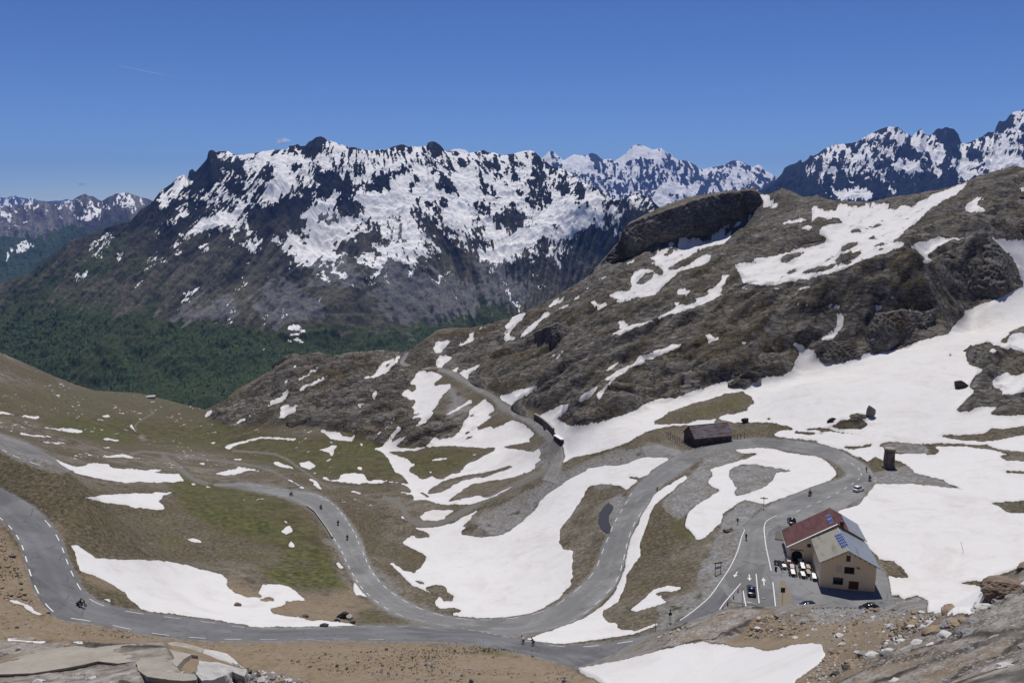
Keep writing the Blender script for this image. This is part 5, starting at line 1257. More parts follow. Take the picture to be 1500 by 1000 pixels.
def mountain_material(name, rockc, scale, snow_lo=.42, blur_k=1.1, brown=None):
    t = NT(name); P = t.pos()
    c = t.attr('cover'); sn, scr, gr = c[0], c[1], c[2]; fo = t.n('Attribute', attribute_name='cover').outputs['Alpha']
    g = t.map(P, (1, .45, .8)) ; n1 = t.noise(scale, 12, .68, g, .5); n2 = t.noise(scale * 4.3, 10, .75, g, .3); big = t.noise(scale * .3, 6, .6, P)
    rock = t.ramp(n2, [(.28, tuple(x * .45 for x in rockc)), (.5, rockc), (.72, tuple(x * 1.9 for x in rockc))])
    if brown:
        z = t.n('SeparateXYZ', {'Vector': P}).outputs['Z']
        low = t.range(t.math('ADD', z, t.math('MULTIPLY', n1, 300)), 150, -150)
        rock = t.mix(low, rock, t.ramp(n2, [(.3, tuple(x * .6 for x in brown)), (.7, tuple(x * 1.5 for x in brown))]))
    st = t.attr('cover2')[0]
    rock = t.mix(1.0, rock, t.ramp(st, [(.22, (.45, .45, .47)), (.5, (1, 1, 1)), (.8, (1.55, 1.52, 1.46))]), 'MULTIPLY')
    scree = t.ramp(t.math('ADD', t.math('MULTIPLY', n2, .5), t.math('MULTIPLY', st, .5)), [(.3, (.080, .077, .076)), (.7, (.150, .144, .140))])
    col = t.mix(t.range(t.math('ADD', t.math('ADD', t.math('MULTIPLY', scr, 1.15), t.math('MULTIPLY', t.math('SUBTRACT', n1, .5), .7)), t.math('MULTIPLY', t.math('SUBTRACT', st, .5), .7)), .32, .62, smooth=True), rock, scree)
    green = t.ramp(n1, [(.35, (.022, .036, .015)), (.55, (.046, .058, .026)), (.72, (.082, .078, .050))])
    col = t.mix(t.range(t.math('SUBTRACT', t.math('ADD', gr, t.math('MULTIPLY', t.math('SUBTRACT', n1, .5), 1.0)), t.math('MULTIPLY', t.math('SUBTRACT', st, .5), .9)), .40, .62, smooth=True), col, green)
    wood = t.ramp(t.noise(scale * 9, 6, .7, P), [(.35, (.015, .028, .013)), (.5, (.036, .054, .023)), (.66, (.075, .090, .038))])
    col = t.mix(t.range(t.math('ADD', fo, t.math('MULTIPLY', t.math('SUBTRACT', n1, .5), 1.0)), .42, .58, smooth=True), col, wood)
    br = t.math('ADD', t.math('MULTIPLY', n1, .3), t.math('MULTIPLY', n2, .7))
    f = t.math('ADD', sn, t.math('MULTIPLY', t.math('SUBTRACT', br, .5), blur_k * .9))
    sf = t.range(f, .46, .54, smooth=True)
    snowc = t.mix(t.range(t.noise(scale * 1.7, 8, .65, P), .45, .75), (.78, .765, .75), (.70, .67, .63))
    col = t.mix(sf, col, snowc)
    t.col(col); t.rough(.9); t.b.inputs['Specular IOR Level'].default_value = .05
    t.bump(t.math('ADD', t.math('MULTIPLY', n1, 1.2 / scale * .06), t.math('MULTIPLY', n2, .5 / scale * .06)), 1.0, t.range(sf, 0, 1, .9, .12))
    return t.m

MAT_GROUND = ground_material()
ground = tag(ground_mesh(MAT_GROUND), kind='structure')
back = tag(back_ground(MAT_GROUND), kind='structure')
for _s in (-1, 1): tag(side_ground(MAT_GROUND, _s), kind='structure')

M_ms = [blur(build_map(MASSIF_SNOW), 1, 2), blur(build_map(MASSIF_SCREE), 6, 2), blur(build_map(MASSIF_GREEN), 12, 2), blur(build_map(MASSIF_FOREST), 6, 2)]
MSURF = Surface(survey(MASSIF_PTS), 2e-5)
massif = mountain('mountain', SKY_MASSIF, au("-1200,3800 -400,3900 -100,4000 0,4200 86,4800 160,5300 215,5800 311,6250 465,6300 630,6500 776,6400 840,6200 885,5800 934,5150 985,4950 1300,4800 2400,4600"),
    au("-1200,2200 300,2100 600,2300 800,2600 2400,2800"), None, 1700, 680, M_ms, mountain_material('mountain_rock', (.0095, .0098, .0115), .010, brown=(.058, .054, .040)), surf=MSURF, fray=6.5, speck=.50, veins=.34, bias=-.025, runnel=.0011, fall=((0, 220, 420, 480, 560, 640, 720, 800, 900), (-.95, -.95, -.65, -.35, .15, .45, .25, -.15, -.75), .52), rough=.048, seed=100, taper=.18, jag=.0006)
tag(massif, kind='structure')
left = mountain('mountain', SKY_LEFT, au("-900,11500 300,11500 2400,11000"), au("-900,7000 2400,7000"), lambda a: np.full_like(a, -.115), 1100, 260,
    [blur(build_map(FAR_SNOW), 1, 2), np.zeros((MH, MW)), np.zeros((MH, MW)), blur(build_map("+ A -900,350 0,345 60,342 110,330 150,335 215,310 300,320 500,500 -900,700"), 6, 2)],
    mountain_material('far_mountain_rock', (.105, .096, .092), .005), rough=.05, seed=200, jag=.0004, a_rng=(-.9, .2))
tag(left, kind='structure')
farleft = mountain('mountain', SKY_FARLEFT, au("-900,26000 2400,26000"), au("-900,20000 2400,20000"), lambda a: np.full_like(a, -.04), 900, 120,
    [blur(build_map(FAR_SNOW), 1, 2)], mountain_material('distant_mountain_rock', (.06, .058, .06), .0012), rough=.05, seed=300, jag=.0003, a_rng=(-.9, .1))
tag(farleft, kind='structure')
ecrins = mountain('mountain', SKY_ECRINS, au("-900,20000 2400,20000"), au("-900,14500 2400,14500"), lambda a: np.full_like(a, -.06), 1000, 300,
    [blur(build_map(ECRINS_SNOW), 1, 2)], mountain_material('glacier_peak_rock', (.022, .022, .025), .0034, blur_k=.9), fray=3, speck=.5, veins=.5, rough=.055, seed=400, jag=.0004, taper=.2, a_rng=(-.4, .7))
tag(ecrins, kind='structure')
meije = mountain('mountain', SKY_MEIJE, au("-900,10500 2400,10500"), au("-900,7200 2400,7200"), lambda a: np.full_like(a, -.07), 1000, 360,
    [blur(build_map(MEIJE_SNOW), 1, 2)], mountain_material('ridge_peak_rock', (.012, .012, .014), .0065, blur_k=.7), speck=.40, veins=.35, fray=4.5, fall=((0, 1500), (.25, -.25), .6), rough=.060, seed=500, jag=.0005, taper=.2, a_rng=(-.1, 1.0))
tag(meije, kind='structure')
# ------------------------------------------------------------------ roads and painted lines
def asphalt(name, a, b, seed):
    t = NT(name); P = t.map(t.pos(), (1, 1, 1), (0, 0, seed))
    n = t.noise(.35, 8, .65, P); f = t.noise(9, 4, .7, P); s = t.noise(.09, 5, .6, P)
    c = t.mix(t.range(n, .3, .7), a, b)
    pt = t.n('TexVoronoi', {'Vector': t.map(P, (.09, .09, .09)), 'Scale': 1.0}).outputs['Color']; pv = t.n('SeparateColor', {'Color': pt}).outputs[0]
    c = t.mix(t.range(pv, .80, .82, 0, .45), c, tuple(x * .62 for x in a)); c = t.mix(t.range(s, .48, .62, 0, .6), c, tuple(x * 1.35 for x in b))
    ck = t.n('TexVoronoi', {'Vector': t.map(P, (1, 1, 1)), 'Scale': .22}, feature='DISTANCE_TO_EDGE').outputs['Distance']; c = t.mix(t.math('MULTIPLY', t.range(ck, .012, .03, 1, 0), t.range(n, .48, .56, 0, .6)), c, tuple(x * .4 for x in a))
    c = t.mix(t.math('MULTIPLY', t.range(f, .55, .75), .4), c, tuple(x * 1.6 for x in b))
    tr = t.attr('across')[0]      # worn wheel tracks
    c = t.mix(t.math('MULTIPLY', tr, .22), c, tuple(x * .62 for x in a))
    t.col(c); t.rough(.88); t.bump(f, .02); t.b.inputs['Specular IOR Level'].default_value = .2
    return t.m
M_ROAD = {'valley_road': asphalt('asphalt_old', (.155, .153, .148), (.195, .191, .184), 0), 'col_road': asphalt('asphalt_grey', (.115, .114, .116), (.145, .144, .146), 1),
          'upper_road': asphalt('asphalt_pale', (.145, .138, .130), (.175, .168, .158), 2), 'hill_road': asphalt('asphalt_dusty', (.165, .155, .142), (.20, .19, .175), 3),
          'barn_track': asphalt('track_gravel', (.17, .165, .155), (.21, .205, .195), 4)}
M_PAINT = plain('road_paint', (.62, .61, .58), .7, .12, 2.0)
ROAD_NEAR = dict(valley_road=140, col_road=122, upper_road=150, hill_road=250, barn_track=240)
LIFT = {'valley_road': .10, 'col_road': .13, 'upper_road': .10, 'hill_road': .10, 'barn_track': .085}
RW = {}
def road_mesh(nm):
    L, R = ROAD[nm]; nr = ROAD_NEAR[nm]
    Lw = np.array([hit(*p, near=nr) for p in L]); Rw = np.array([hit(*p, near=nr) for p in R])
    for W in (Lw, Rw):                                   # iron out small kinks
        for _ in range(2): W[1:-1] = .25 * W[:-2] + .5 * W[1:-1] + .25 * W[2:]
    K = 9; rows = []; att = []
    for l, r in zip(Lw, Rw):
        wd = np.linalg.norm((r - l)[:2]) + 1e-6; row = []
        out = (l - r) / wd
        for s in [-1.0 / wd] + list(np.linspace(0, 1, K)) + [1 + 1.0 / wd]:
            q = l + (r - l) * s
            row.append((q[0], q[1], float(ground_z(q[0], q[1])) + (LIFT[nm] if 0 <= s <= 1 else -.35)))
        rows.append(row)
    P = np.array(rows)
    ac = np.zeros(P.shape[:2]); pos = np.concatenate([[0], np.linspace(0, 1, K), [1]])
    for c0 in (.22, .38, .62, .78): ac += np.exp(-((pos - c0) / .05) ** 2)[None]
    o = grid_mesh(nm, P[..., 0], P[..., 1], P[..., 2], {'across': (ac,)}, M_ROAD[nm])
    RW[nm] = (Lw, Rw)
    return tag(o, kind='structure')
ROAD_OBJ = {nm: road_mesh(nm) for nm in ROADS}

def ribbon(mb, pts, w, lift):
    pts = [Vector((p[0], p[1], 0)) for p in pts]; rings = []
    for i, p in enumerate(pts):
        t = (pts[min(i+1, len(pts)-1)] - pts[max(i-1, 0)]).normalized(); n = Vector((-t.y, t.x, 0)) * w / 2
        rings.append([(q.x, q.y, float(ground_z(q.x, q.y)) + lift) for q in (p + n, p, p - n)])
    mb.loft(rings, smooth=False, cap=False, closed=False)
def dashes(nm, side, inset, dash, gap, i0, i1, w=.2, solid=False):
    Lw, Rw = RW[nm]; A, B = (Lw, Rw) if side == 'L' else (Rw, Lw)
    d = (B - A); d[:, 2] = 0; d /= np.linalg.norm(d, axis=1)[:, None] + 1e-6
    C = (A + d * (inset if np.isscalar(inset) else 0))[i0:i1]
    if not np.isscalar(inset): C = (A + (B - A) * inset[0])[i0:i1]
    s = np.concatenate([[0], np.cumsum(np.linalg.norm(np.diff(C[:, :2], axis=0), axis=1))])
    at = lambda q: (np.interp(q, s, C[:, 0]), np.interp(q, s, C[:, 1]))
    mb = MB(); q = .5
    while q + dash < s[-1]:
        n = max(2, int(dash / 1.0) + 1); ribbon(mb, [at(v) for v in np.linspace(q, q + dash, n)], w, LIFT[nm] + .03); q += dash + gap
        if solid: q -= gap
    return mb
def lines(nm, specs):
    for k, sp in enumerate(specs):
        o = dashes(nm, *sp).build('edge_line', M_PAINT, ROAD_OBJ[nm])
lines('col_road', [('L', 1.15, 3.0, 3.5, 30, 165, .22), ('R', .5, 3.0, 3.5, 84, 186, .22)])
lines('valley_road', [('L', .9, 3.0, 3.5, 12, 60), ('R', .45, 3.0, 3.5, 30, 60), ('L', .5, 3.0, 3.5, 60, 160), ('R', .45, 3.0, 3.5, 60, 150),
                      ('L', (.42,), 2.2, 3.4, 232, 275, .18)])
lines('upper_road', [('R', .5, 3.0, 3.5, 4, 34)])
def px_lines(segs, w, name='painted_line', near=122, parent='valley_road', lift=.16):
    for sg in segs:
        P = catmull([hit(*p, near=near)[:2] for p in sg], 5) if len(sg) > 2 else np.array([hit(*p, near=near)[:2] for p in sg])
        mb = MB(); ribbon(mb, P, w, lift); mb.build(name, M_PAINT, ROAD_OBJ[parent])
px_lines([[(1091,776),(1086,788),(1081,806),(1070,830),(1055,853),(1038,876),(1012,898),(996,909)],
          [(1138,755),(1125,762),(1120,769),(1119.5,780),(1122,800),(1127,824),(1129.5,836)], [(1132,853),(1134,870),(1136,889)],
          [(1085,855),(1074,868),(1062,882),(1054,893)], [(1088,864),(1091,880),(1095,900)], [(1107.5,841),(1109.5,862),(1112,884)],
          [(1094,882),(1101,883)]], .22)
def arrow(tail, head):
    a, b = hit(*tail, near=122), hit(*head, near=122); d = (b - a); d.z = 0; L = d.length; d.normalize(); n = Vector((-d.y, d.x, 0)); mb = MB()
    def at(u, v):
        q = a + d * u + n * v; return (q.x, q.y, float(ground_z(q.x, q.y)) + .165)
    h = L * .42; mb.add([at(0, .12), at(L - h, .12), at(L - h, -.12), at(0, -.12)], [(0, 1, 2, 3)]); mb.add([at(L - h, .5), at(L, 0), at(L - h, -.5)], [(0, 1, 2)])
    mb.build('direction_arrow', M_PAINT, ROAD_OBJ['valley_road'])
arrow((1080,837.5), (1075.5,846)); arrow((1097.5,842), (1098,851)); arrow((1119.5,858), (1118,846.5))

def sheet(name, pxpts, mat, lift, near=122, n=26):
    """a flat surface with a traced outline lying on the ground"""
    W = [hit(*p, near=near) for p in pxpts]
    bm = bmesh.new(); vs = [bm.verts.new((p.x, p.y, 0)) for p in W]; bm.faces.new(vs)
    bmesh.ops.triangulate(bm, faces=bm.faces); bmesh.ops.subdivide_edges(bm, edges=bm.edges, cuts=7, use_grid_fill=True)
    for v in bm.verts: v.co.z = float(ground_z(v.co.x, v.co.y)) + lift
    bmesh.ops.recalc_face_normals(bm, faces=bm.faces)
    me = bpy.data.meshes.new(name); bm.to_mesh(me); bm.free(); me.materials.append(mat)
    o = bpy.data.objects.new(name, me); COL.objects.link(o); return tag(o, kind='structure')
sheet('yard_pavement', YARD, asphalt('yard_asphalt', (.15, .151, .153), (.185, .185, .185), 5), .07)
sheet('earth_island', [(1142.5,851),(1149,850.5),(1154,860),(1159,874),(1160,890),(1151,893),(1141,891),(1139.5,872)], plain('bare_earth', (.20, .165, .12), .95, .3, 1.5), .16)
sheet('dark_patch', DARK_PATCH, plain('near_black_surface', (.030, .032, .040), .75, .25, .5), .12, near=150)  # near-black sheet with a traced outline lying on the ground

# ------------------------------------------------------------------ distant wood: small conifers on the far slope
def forest():
    rng = np.random.default_rng(5); mb_v, mb_f = [], []
    me = massif.data; n = len(me.vertices); co = np.empty(n * 3, np.float32); me.vertices.foreach_get('co', co); co = co.reshape(-1, 3)
    at = np.empty(n * 4, np.float32); me.color_attributes['cover'].data.foreach_get('color', at); fo = at.reshape(-1, 4)[:, 3]; sn = at.reshape(-1, 4)[:, 0]
    pick = np.nonzero((fo + .35 * gnoise(co[:, 0] / 210, co[:, 1] / 420, 91) > .55) & (sn < .2) & (co[:, 1] < 4300))[0]
    pick = rng.choice(pick, min(2400, len(pick)), replace=False)
    patch = gnoise(co[pick, 0] / 160, co[pick, 1] / 160, 88); pick = pick[patch > -.35]
    base = np.array([(math.cos(k * 2 * math.pi / 5), math.sin(k * 2 * math.pi / 5)) for k in range(5)])
    V = []; F = []
    for i in pick:
        x, y, z = co[i] + np.array([rng.uniform(-6, 6), rng.uniform(-6, 6), 0]); h = rng.uniform(4, 11); r = h * rng.uniform(.17, .26); k0 = len(V)
        for (hh, rr) in ((0.05, 1.0), (.45, .62)):
            k = len(V); V += [(x + r * rr * b[0], y + r * rr * b[1], z + h * hh) for b in base] + [(x, y, z + h * min(1, hh + .6))]
            F += [(k + j, k + (j + 1) % 5, k + 5) for j in range(5)]
    m2 = bpy.data.meshes.new('forest'); m2.from_pydata(V, [], F); m2.update(); m2.materials.append(plain('conifer_needles', (.032, .055, .026), .9, .5, .02))
    o = bpy.data.objects.new('forest', m2); COL.objects.link(o); tag(o, kind='stuff')
forest()
# ------------------------------------------------------------------ steep rock faces standing out of the hill
def cliff_material():
    t = NT('cliff_rock'); P = t.pos(); s = t.map(P, (.6, .6, 1.5), (.1, .25, .3))
    a = t.noise(.16, 10, .72, s, .8); b = t.noise(.7, 8, .75, t.map(P, (1, 1, .55)), .4)
    v = t.math('ADD', t.math('MULTIPLY', a, .55), t.math('MULTIPLY', b, .45))
    c = t.ramp(v, [(.36, (.022, .020, .018)), (.44, (.075, .067, .058)), (.52, (.145, .131, .113)), (.61, (.25, .232, .208))])
    c = t.mix(t.range(t.noise(.05, 6, .6, P), .50, .66), c, t.ramp(b, [(.3, (.035, .024, .015)), (.7, (.13, .092, .06))]))
    t.col(c).rough(.93); t.bump(v, .6, 1.0); t.b.inputs['Specular IOR Level'].default_value = .1; return t.m
MAT_CLIFF = cliff_material()
CLIFFS = [("T1 535,780 540,762 600,742 650,765 715,860 735,900", "T1 535,800 580,830 640,850 690,872 736,905", 8), ("A 747,599 750,592 758,588 766,592 773,602 778,611", "A 748,601 753,604 759,607 767,610.5 773,612 778,613.5", 6),
 ("A 862,400 880,384 905,357 914,335 922,328 940,319 960,313 980,306 1000,300 1020,292 1040,287 1060,283 1080,281.5 1100,278 1109,280 1117,292",
           "A 862,403 880,393 905,384 930,378 942,372 952,366 962,362 970,358 983,354 996,350 1006,348 1030,347 1050,340 1060,331 1085,322 1117,303", 5),
 ("T4 780,760 800,735 850,690 920,660 1000,618 1120,590 1250,560 1330,620 1400,740 1480,860 1492,885", "T4 850,850 860,900 880,925 940,940 1000,950 1100,960 1200,972 1330,962 1430,912 1490,885 1494,888", 18),
 ("T6 940,470 1010,300 1100,285 1220,268 1350,285 1450,255 1472,330", "T6 940,582 1000,575 1100,545 1180,512 1300,470 1400,430 1475,385", 8),
 ("T6 -60,610 0,590 150,585 300,580 400,575 442,610", "T6 -60,755 0,762 150,766 250,760 400,695 444,640", 10),
 ("T6 575,590 600,540 700,500 850,485 925,560", "T6 575,610 640,652 720,648 900,616 927,590", 7),
 ("T1 985,480 990,450 1080,400 1180,365 1300,395 1310,420", "T1 985,500 1000,525 1060,582 1150,572 1280,485 1312,425", 8),
 ("T8 590,715 600,690 760,660 870,600 1000,560 1025,570", "T8 590,725 640,732 800,722 900,672 1000,605 1027,585", 5),
 ("A 845,612 868,598 900,582 932,576 950,584", "A 845,621 868,615 896,611 928,601 951,588", 9),
 ("T5 1030,230 1060,200 1130,190 1180,230 1200,260", "T5 1030,270 1060,290 1110,285 1170,270 1202,268", 7),
 ("T4 1240,230 1300,200 1400,190 1480,215 1520,235", "T4 1240,250 1290,275 1380,275 1460,245 1520,245", 8),
 ("T4 1420,500 1440,430 1520,380 1600,380", "T4 1420,520 1450,545 1520,555 1600,556", 8),
 ("T3 395,620 480,560 600,520 700,510 745,535", "T3 395,650 470,645 590,610 690,590 748,560", 8),
 ("T5 320,470 370,410 470,365 480,380", "T5 340,510 380,500 430,430 482,395", 8),
 ("T7 1075,350 1110,325 1180,340 1240,380", "T7 1075,400 1120,460 1190,480 1245,440", 7),
 ("T8 1290,410 1320,385 1380,375 1400,385", "T8 1290,425 1320,430 1370,405 1402,395", 3),
 ("T8 490,270 560,225 640,185 668,188", "T8 490,290 560,262 640,232 670,215", 5),
 ("T8 700,215 740,185 830,175 855,185", "T8 700,228 760,222 830,205 856,195", 5),
 ("T5 1230,700 1280,680 1400,672 1408,690", "T5 1230,715 1280,735 1350,738 1410,705", 2)]
def cliff(k, top, base, back):
    tp, bp = np.array(conv(top)), np.array(conv(base))
    def along(P, n):
        s = np.concatenate([[0], np.cumsum(np.hypot(*np.diff(P, axis=0).T))]); q = np.linspace(0, s[-1], n); return np.stack([np.interp(q, s, P[:, 0]), np.interp(q, s, P[:, 1])], 1)
    n = int(max(24, np.hypot(*np.diff(bp, axis=0).T).sum() * 1.1)); T, B = along(tp, n), along(bp, n); T[:, 1] += 2.4 * fbm(np.arange(n) * 1.0, np.zeros(n), 26, 5, 400 + k, .62, True) - .6
    NR, NC = 44, 10; rows = np.zeros((NR + NC, n, 3))
    bw = np.array([hit(*p, near=235) for p in B])
    for _ in range(3): bw[1:-1] = .25*bw[:-2] + .5*bw[1:-1] + .25*bw[2:]
    for i in range(n):
        a, e = ray(*T[i]); a, e = float(a), float(e); Yt = bw[i][1] + back; t = np.array([a*Yt, Yt, e*Yt])
        g = np.array(hit(*T[i], near=235)); g = g if g[1] > Yt + 2 else t + np.array([0, 6, -2.5])
        h = max(.5, t[2] - bw[i][2]); taper = min(1, 6 * min(i, n - 1 - i) / n)
        for r in range(NR):
            q = r / (NR - 1); p = bw[i] + (t - bw[i]) * q; bulge = math.sin(math.pi * q) * .10 * h * taper
            rows[r, i] = p + np.array([0, -bulge, (-2.0 if r == 0 else 0)])
        for r in range(NC):
            q = (r + 1) / NC; rows[NR + r, i] = t + (g - t) * q + np.array([0, 0, (.10*h*math.sin(math.pi*q) - 1.5*q)])
    H = np.maximum(rows[NR-1, :, 2] - rows[0, :, 2], 1).mean()
    x, y, z = rows[..., 0], rows[..., 1], rows[..., 2]; q = np.concatenate([np.linspace(0, 1, NR), np.ones(NC)])[:, None] * np.ones((1, n))
    nz = 1.1 * fbm(x * 1.2 + z*.3, z * .8, H*.9, 6, 300 + k, .6, True) + .7 * fbm(x + .4*z, z * 1.5 - .5*x, H*.22, 4, 330 + k, .62, True)
    w = np.minimum(1, 6*q + .25) * np.minimum(1, np.minimum(np.arange(n), n - 1 - np.arange(n))[None] / (n*.08) + .1)
    y = y - nz * w * H * .11; fac = y / rows[..., 1]; x = x * fac; z2 = z * fac; z = np.where(np.arange(NR + NC)[:, None] < NR, z2, z)
    tag(grid_mesh('cliff', x, y, z, {}, MAT_CLIFF), kind='structure')
for k, (tp, bs, bk) in enumerate(CLIFFS): cliff(k, tp, bs, bk)
# ------------------------------------------------------------------ the refuge
def corrugated(name, a, b, rust=None, amt=.5, metal=.35, ax='Y', sc=5.0):
    t = NT(name); o = t.obj(); n = t.noise(.9, 8, .7, t.map(o, (.35, 1.6, .35) if ax == 'X' else (1.2, .3, 1.2))); f = t.noise(6, 5, .6, o)
    w = t.n('TexWave', {'Vector': o, 'Scale': sc, 'Distortion': .2, 'Detail': 1.0}, wave_type='BANDS', bands_direction=ax)
    c = t.mix(f, a, b)
    if rust: c = t.mix(t.range(n, .62 - amt * .3, .72 - amt * .2), c, t.mix(f, rust, tuple(x * .6 for x in rust)))
    t.col(t.mix(t.math('MULTIPLY', w.outputs['Fac'], .25), c, tuple(x * .6 for x in a))); t.rough(t.range(n, .3, .7, .38, .65)); t.b.inputs['Metallic'].default_value = metal
    t.bump(w.outputs['Fac'], .03, .7); return t.m
def wall_mat(name, a, b, stain, sc=.8, bump=.004):
    t = NT(name); o = t.obj(); n = t.noise(sc, 8, .65, o); s = t.noise(1.4, 6, .6, t.map(o, (1.5, 1.5, .35)))
    c = t.mix(n, a, b); z = t.n('SeparateXYZ', {'Vector': o}).outputs['Z']
    c = t.mix(t.math('MULTIPLY', t.range(s, .5, .75), .35), c, stain)
    c = t.mix(t.math('MULTIPLY', t.range(z, 1.1, -.1), t.range(n, .3, .6)), c, stain)
    t.col(c).rough(.9); t.bump(t.noise(14, 4, .6, o), bump); return t.m
M_OCHRE = wall_mat('ochre_render', (.72, .585, .40), (.78, .65, .46), (.52, .41, .28))
M_STONE_D = wall_mat("dark_stone", (.060, .048, .036), (.13, .105, .08), (.03, .027, .024), 3.0, .06)
M_WOOD_D = plain('dark_timber', (.050, .032, .020), .7, .4, 6)
M_DOOR = plain('red_brown_timber', (.085, .030, .018), .6, .35, 5)
M_GLASS_D = plain('dark_glass', (.012, .014, .017), .08, .2, 1, 0, .6)
M_WHITE = plain('white_metal', (.74, .74, .72), .5, .06, 2)
M_GALV = plain('galvanised_steel', (.36, .37, .38), .45, .15, 5, .7)
M_BLACK = plain('black_paint', (.016, .016, .017), .5, .3, 4)
M_RUBBER = plain('rubber', (.014, .014, .014), .85, .2, 9)
M_CHROME = plain('bright_steel', (.55, .55, .56), .2, .05, 3, 1.0)

G = Vector((.978, -.208, 0)); AX = Vector((.208, .978, 0)); HC = Vector((70.6, 157.4, 0)); HC.z = float(ground_z(70.6, 157.4))
house = empty('mountain_refuge', HC, math.atan2(-.208, .978), 'ochre walled mountain refuge with red and grey metal roofs beside the road', 'building')
def hlocal(px, py, n, d):
    """meets a plane n.p = d of the house's own frame"""
    a, e = ray(px, py); r = Vector((float(a), 1, float(e))); o = -HC
    q = lambda v: Vector((v.dot(G), v.dot(AX), v.z))
    ol, rl = q(o), q(r); n = Vector(n); t = (d - n.dot(ol)) / n.dot(rl); return ol + rl * t
Z5 = lambda x, y: (1130 + x / 5.883, 730 + y / 5.883)
w = MB()
w.prism([(-5, -1.2), (5.9, -1.2), (5.9, 5.75), (0, 8.75), (-5, 5.85)], 0, 12.0)
w.build('front_wall', M_OCHRE, house)
w = MB(); w.prism([(-10, -1.2), (5.88, -1.2), (5.88, 6.2), (0, 9.25), (-10, 3.25)], 12.02, 21.6)
w.build('rear_wall', M_OCHRE, house)
def slab(x0, z0, x1, z1, y0, y1, th=.16):
    m = MB(); m.prism([(x0, z0), (x1, z1), (x1, z1 + th), (x0, z0 + th)], y0, y1); return m
M_RTAN = corrugated('tan_sheet_roof', (.27, .255, .21), (.31, .29, .24), (.20, .18, .14), .3, .15, 'Y', 4)
M_RGREY = corrugated('grey_sheet_roof', (.30, .33, .37), (.38, .41, .45), (.2, .2, .2), .2, .5, 'Y', 4)
M_RRED = corrugated('rusty_red_roof', (.088, .020, .019), (.060, .016, .018), (.175, .075, .060), .75, .15, 'Y', 4)
slab(-5.5, 5.72, 0, 8.9, -.65, 11.9).build('roof', M_RTAN, house)
slab(0, 8.9, 6.45, 5.62, -.65, 11.9).build('roof', M_RGREY, house)
slab(-10.5, 3.05, 0, 9.55, 12.0, 22.0).build('roof', M_RRED, house)
slab(0.0, 9.55, 2.6, 8.2, 12.0, 22.0).build('roof', M_RRED, house)
slab(2.6, 8.2, 6.45, 6.05, 12.0, 22.0).build('roof', M_RGREY, house)
slab(-10.55, 3.10, 0.03, 9.62, 11.78, 12.12, .2).build('verge_board', M_WHITE, house)
slab(0.03, 9.62, 6.5, 6.1, 11.9, 12.06, .14).build('verge_board', plain('weathered_board', (.35, .22, .12), .7), house)
MB().box(-.12, -.6, 9.0, .12, 11.8, 9.14).build('ridge_cap', M_GALV, house)
MB().box(-.12, 12.1, 9.66, .12, 22, 9.8).build('ridge_cap', M_RRED, house)
for k in range(6):
    for s in (-1, 1):
        f = (k + .5) / 6; x = s * f * (5.1 if s < 0 else 6.0); z = 8.9 - abs(x) * (3.18 / 5.5 if s < 0 else 3.28 / 6.45) - .16
        MB().box(x - .07, -.55, z - .1, x + .07, .02, z + .06).build('rafter_end', M_WOOD_D, house)
def opening(x0, y0, x1, y1, leaf, name='window', shutter=None):
    a = hlocal(*Z5(x0, y0), (0, 1, 0), 0); b = hlocal(*Z5(x1, y1), (0, 1, 0), 0)
    xa, xb, za, zb = a.x, b.x, b.z, a.z
    m = MB(); t = .09
    m.box(xa, -.05, za, xa + t, .06, zb); m.box(xb - t, -.05, za, xb, .06, zb); m.box(xa + t, -.05, za, xb - t, .06, za + t); m.box(xa + t, -.05, zb - t, xb - t, .06, zb)
    m.box((xa + xb) / 2 - .04, -.04, za + t, (xa + xb) / 2 + .04, .05, zb - t)
    f = m.build(name, M_WOOD_D, house)
    MB().box(xa + t, -.015, za + t, xb - t, .05, zb - t).build('pane' if name == 'window' else 'leaf', leaf, f)
    if name == 'window': MB().box(xa - .08, -.12, za - .1, xb + .08, .03, za - .005).build('sill', plain('stone_sill', (.36, .32, .27), .85), f)
    if shutter: MB().box(xb - .02, -.1, za, xb + .42, -.06, zb).build('shutter', M_WHITE, f)
opening(648, 490, 682, 540, M_GLASS_D, shutter=True)
opening(630, 585, 712, 648, M_GLASS_D)
opening(533, 675, 615, 740, M_GLASS_D)
opening(668, 708, 748, 783, M_DOOR, 'door')
a, b = hlocal(*Z5(556, 570), (0, 1, 0), 0), hlocal(*Z5(608, 640), (0, 1, 0), 0)
MB().box(a.x, -.03, b.z, b.x, .02, a.z).build('faded_wall_panel', wall_mat('faded_paint', (.55, .47, .36), (.60, .52, .41), (.46, .37, .26)), house)
a = hlocal(*Z5(745, 594), (0, 1, 0), 0); m = MB(); m.box(a.x - .3, -.35, a.z - .05, a.x + .25, .02, a.z + .04); m.box(a.x + .1, -.3, a.z - .25, a.x + .28, -.1, a.z - .05); m.build('wall_lamp', M_BLACK, house)
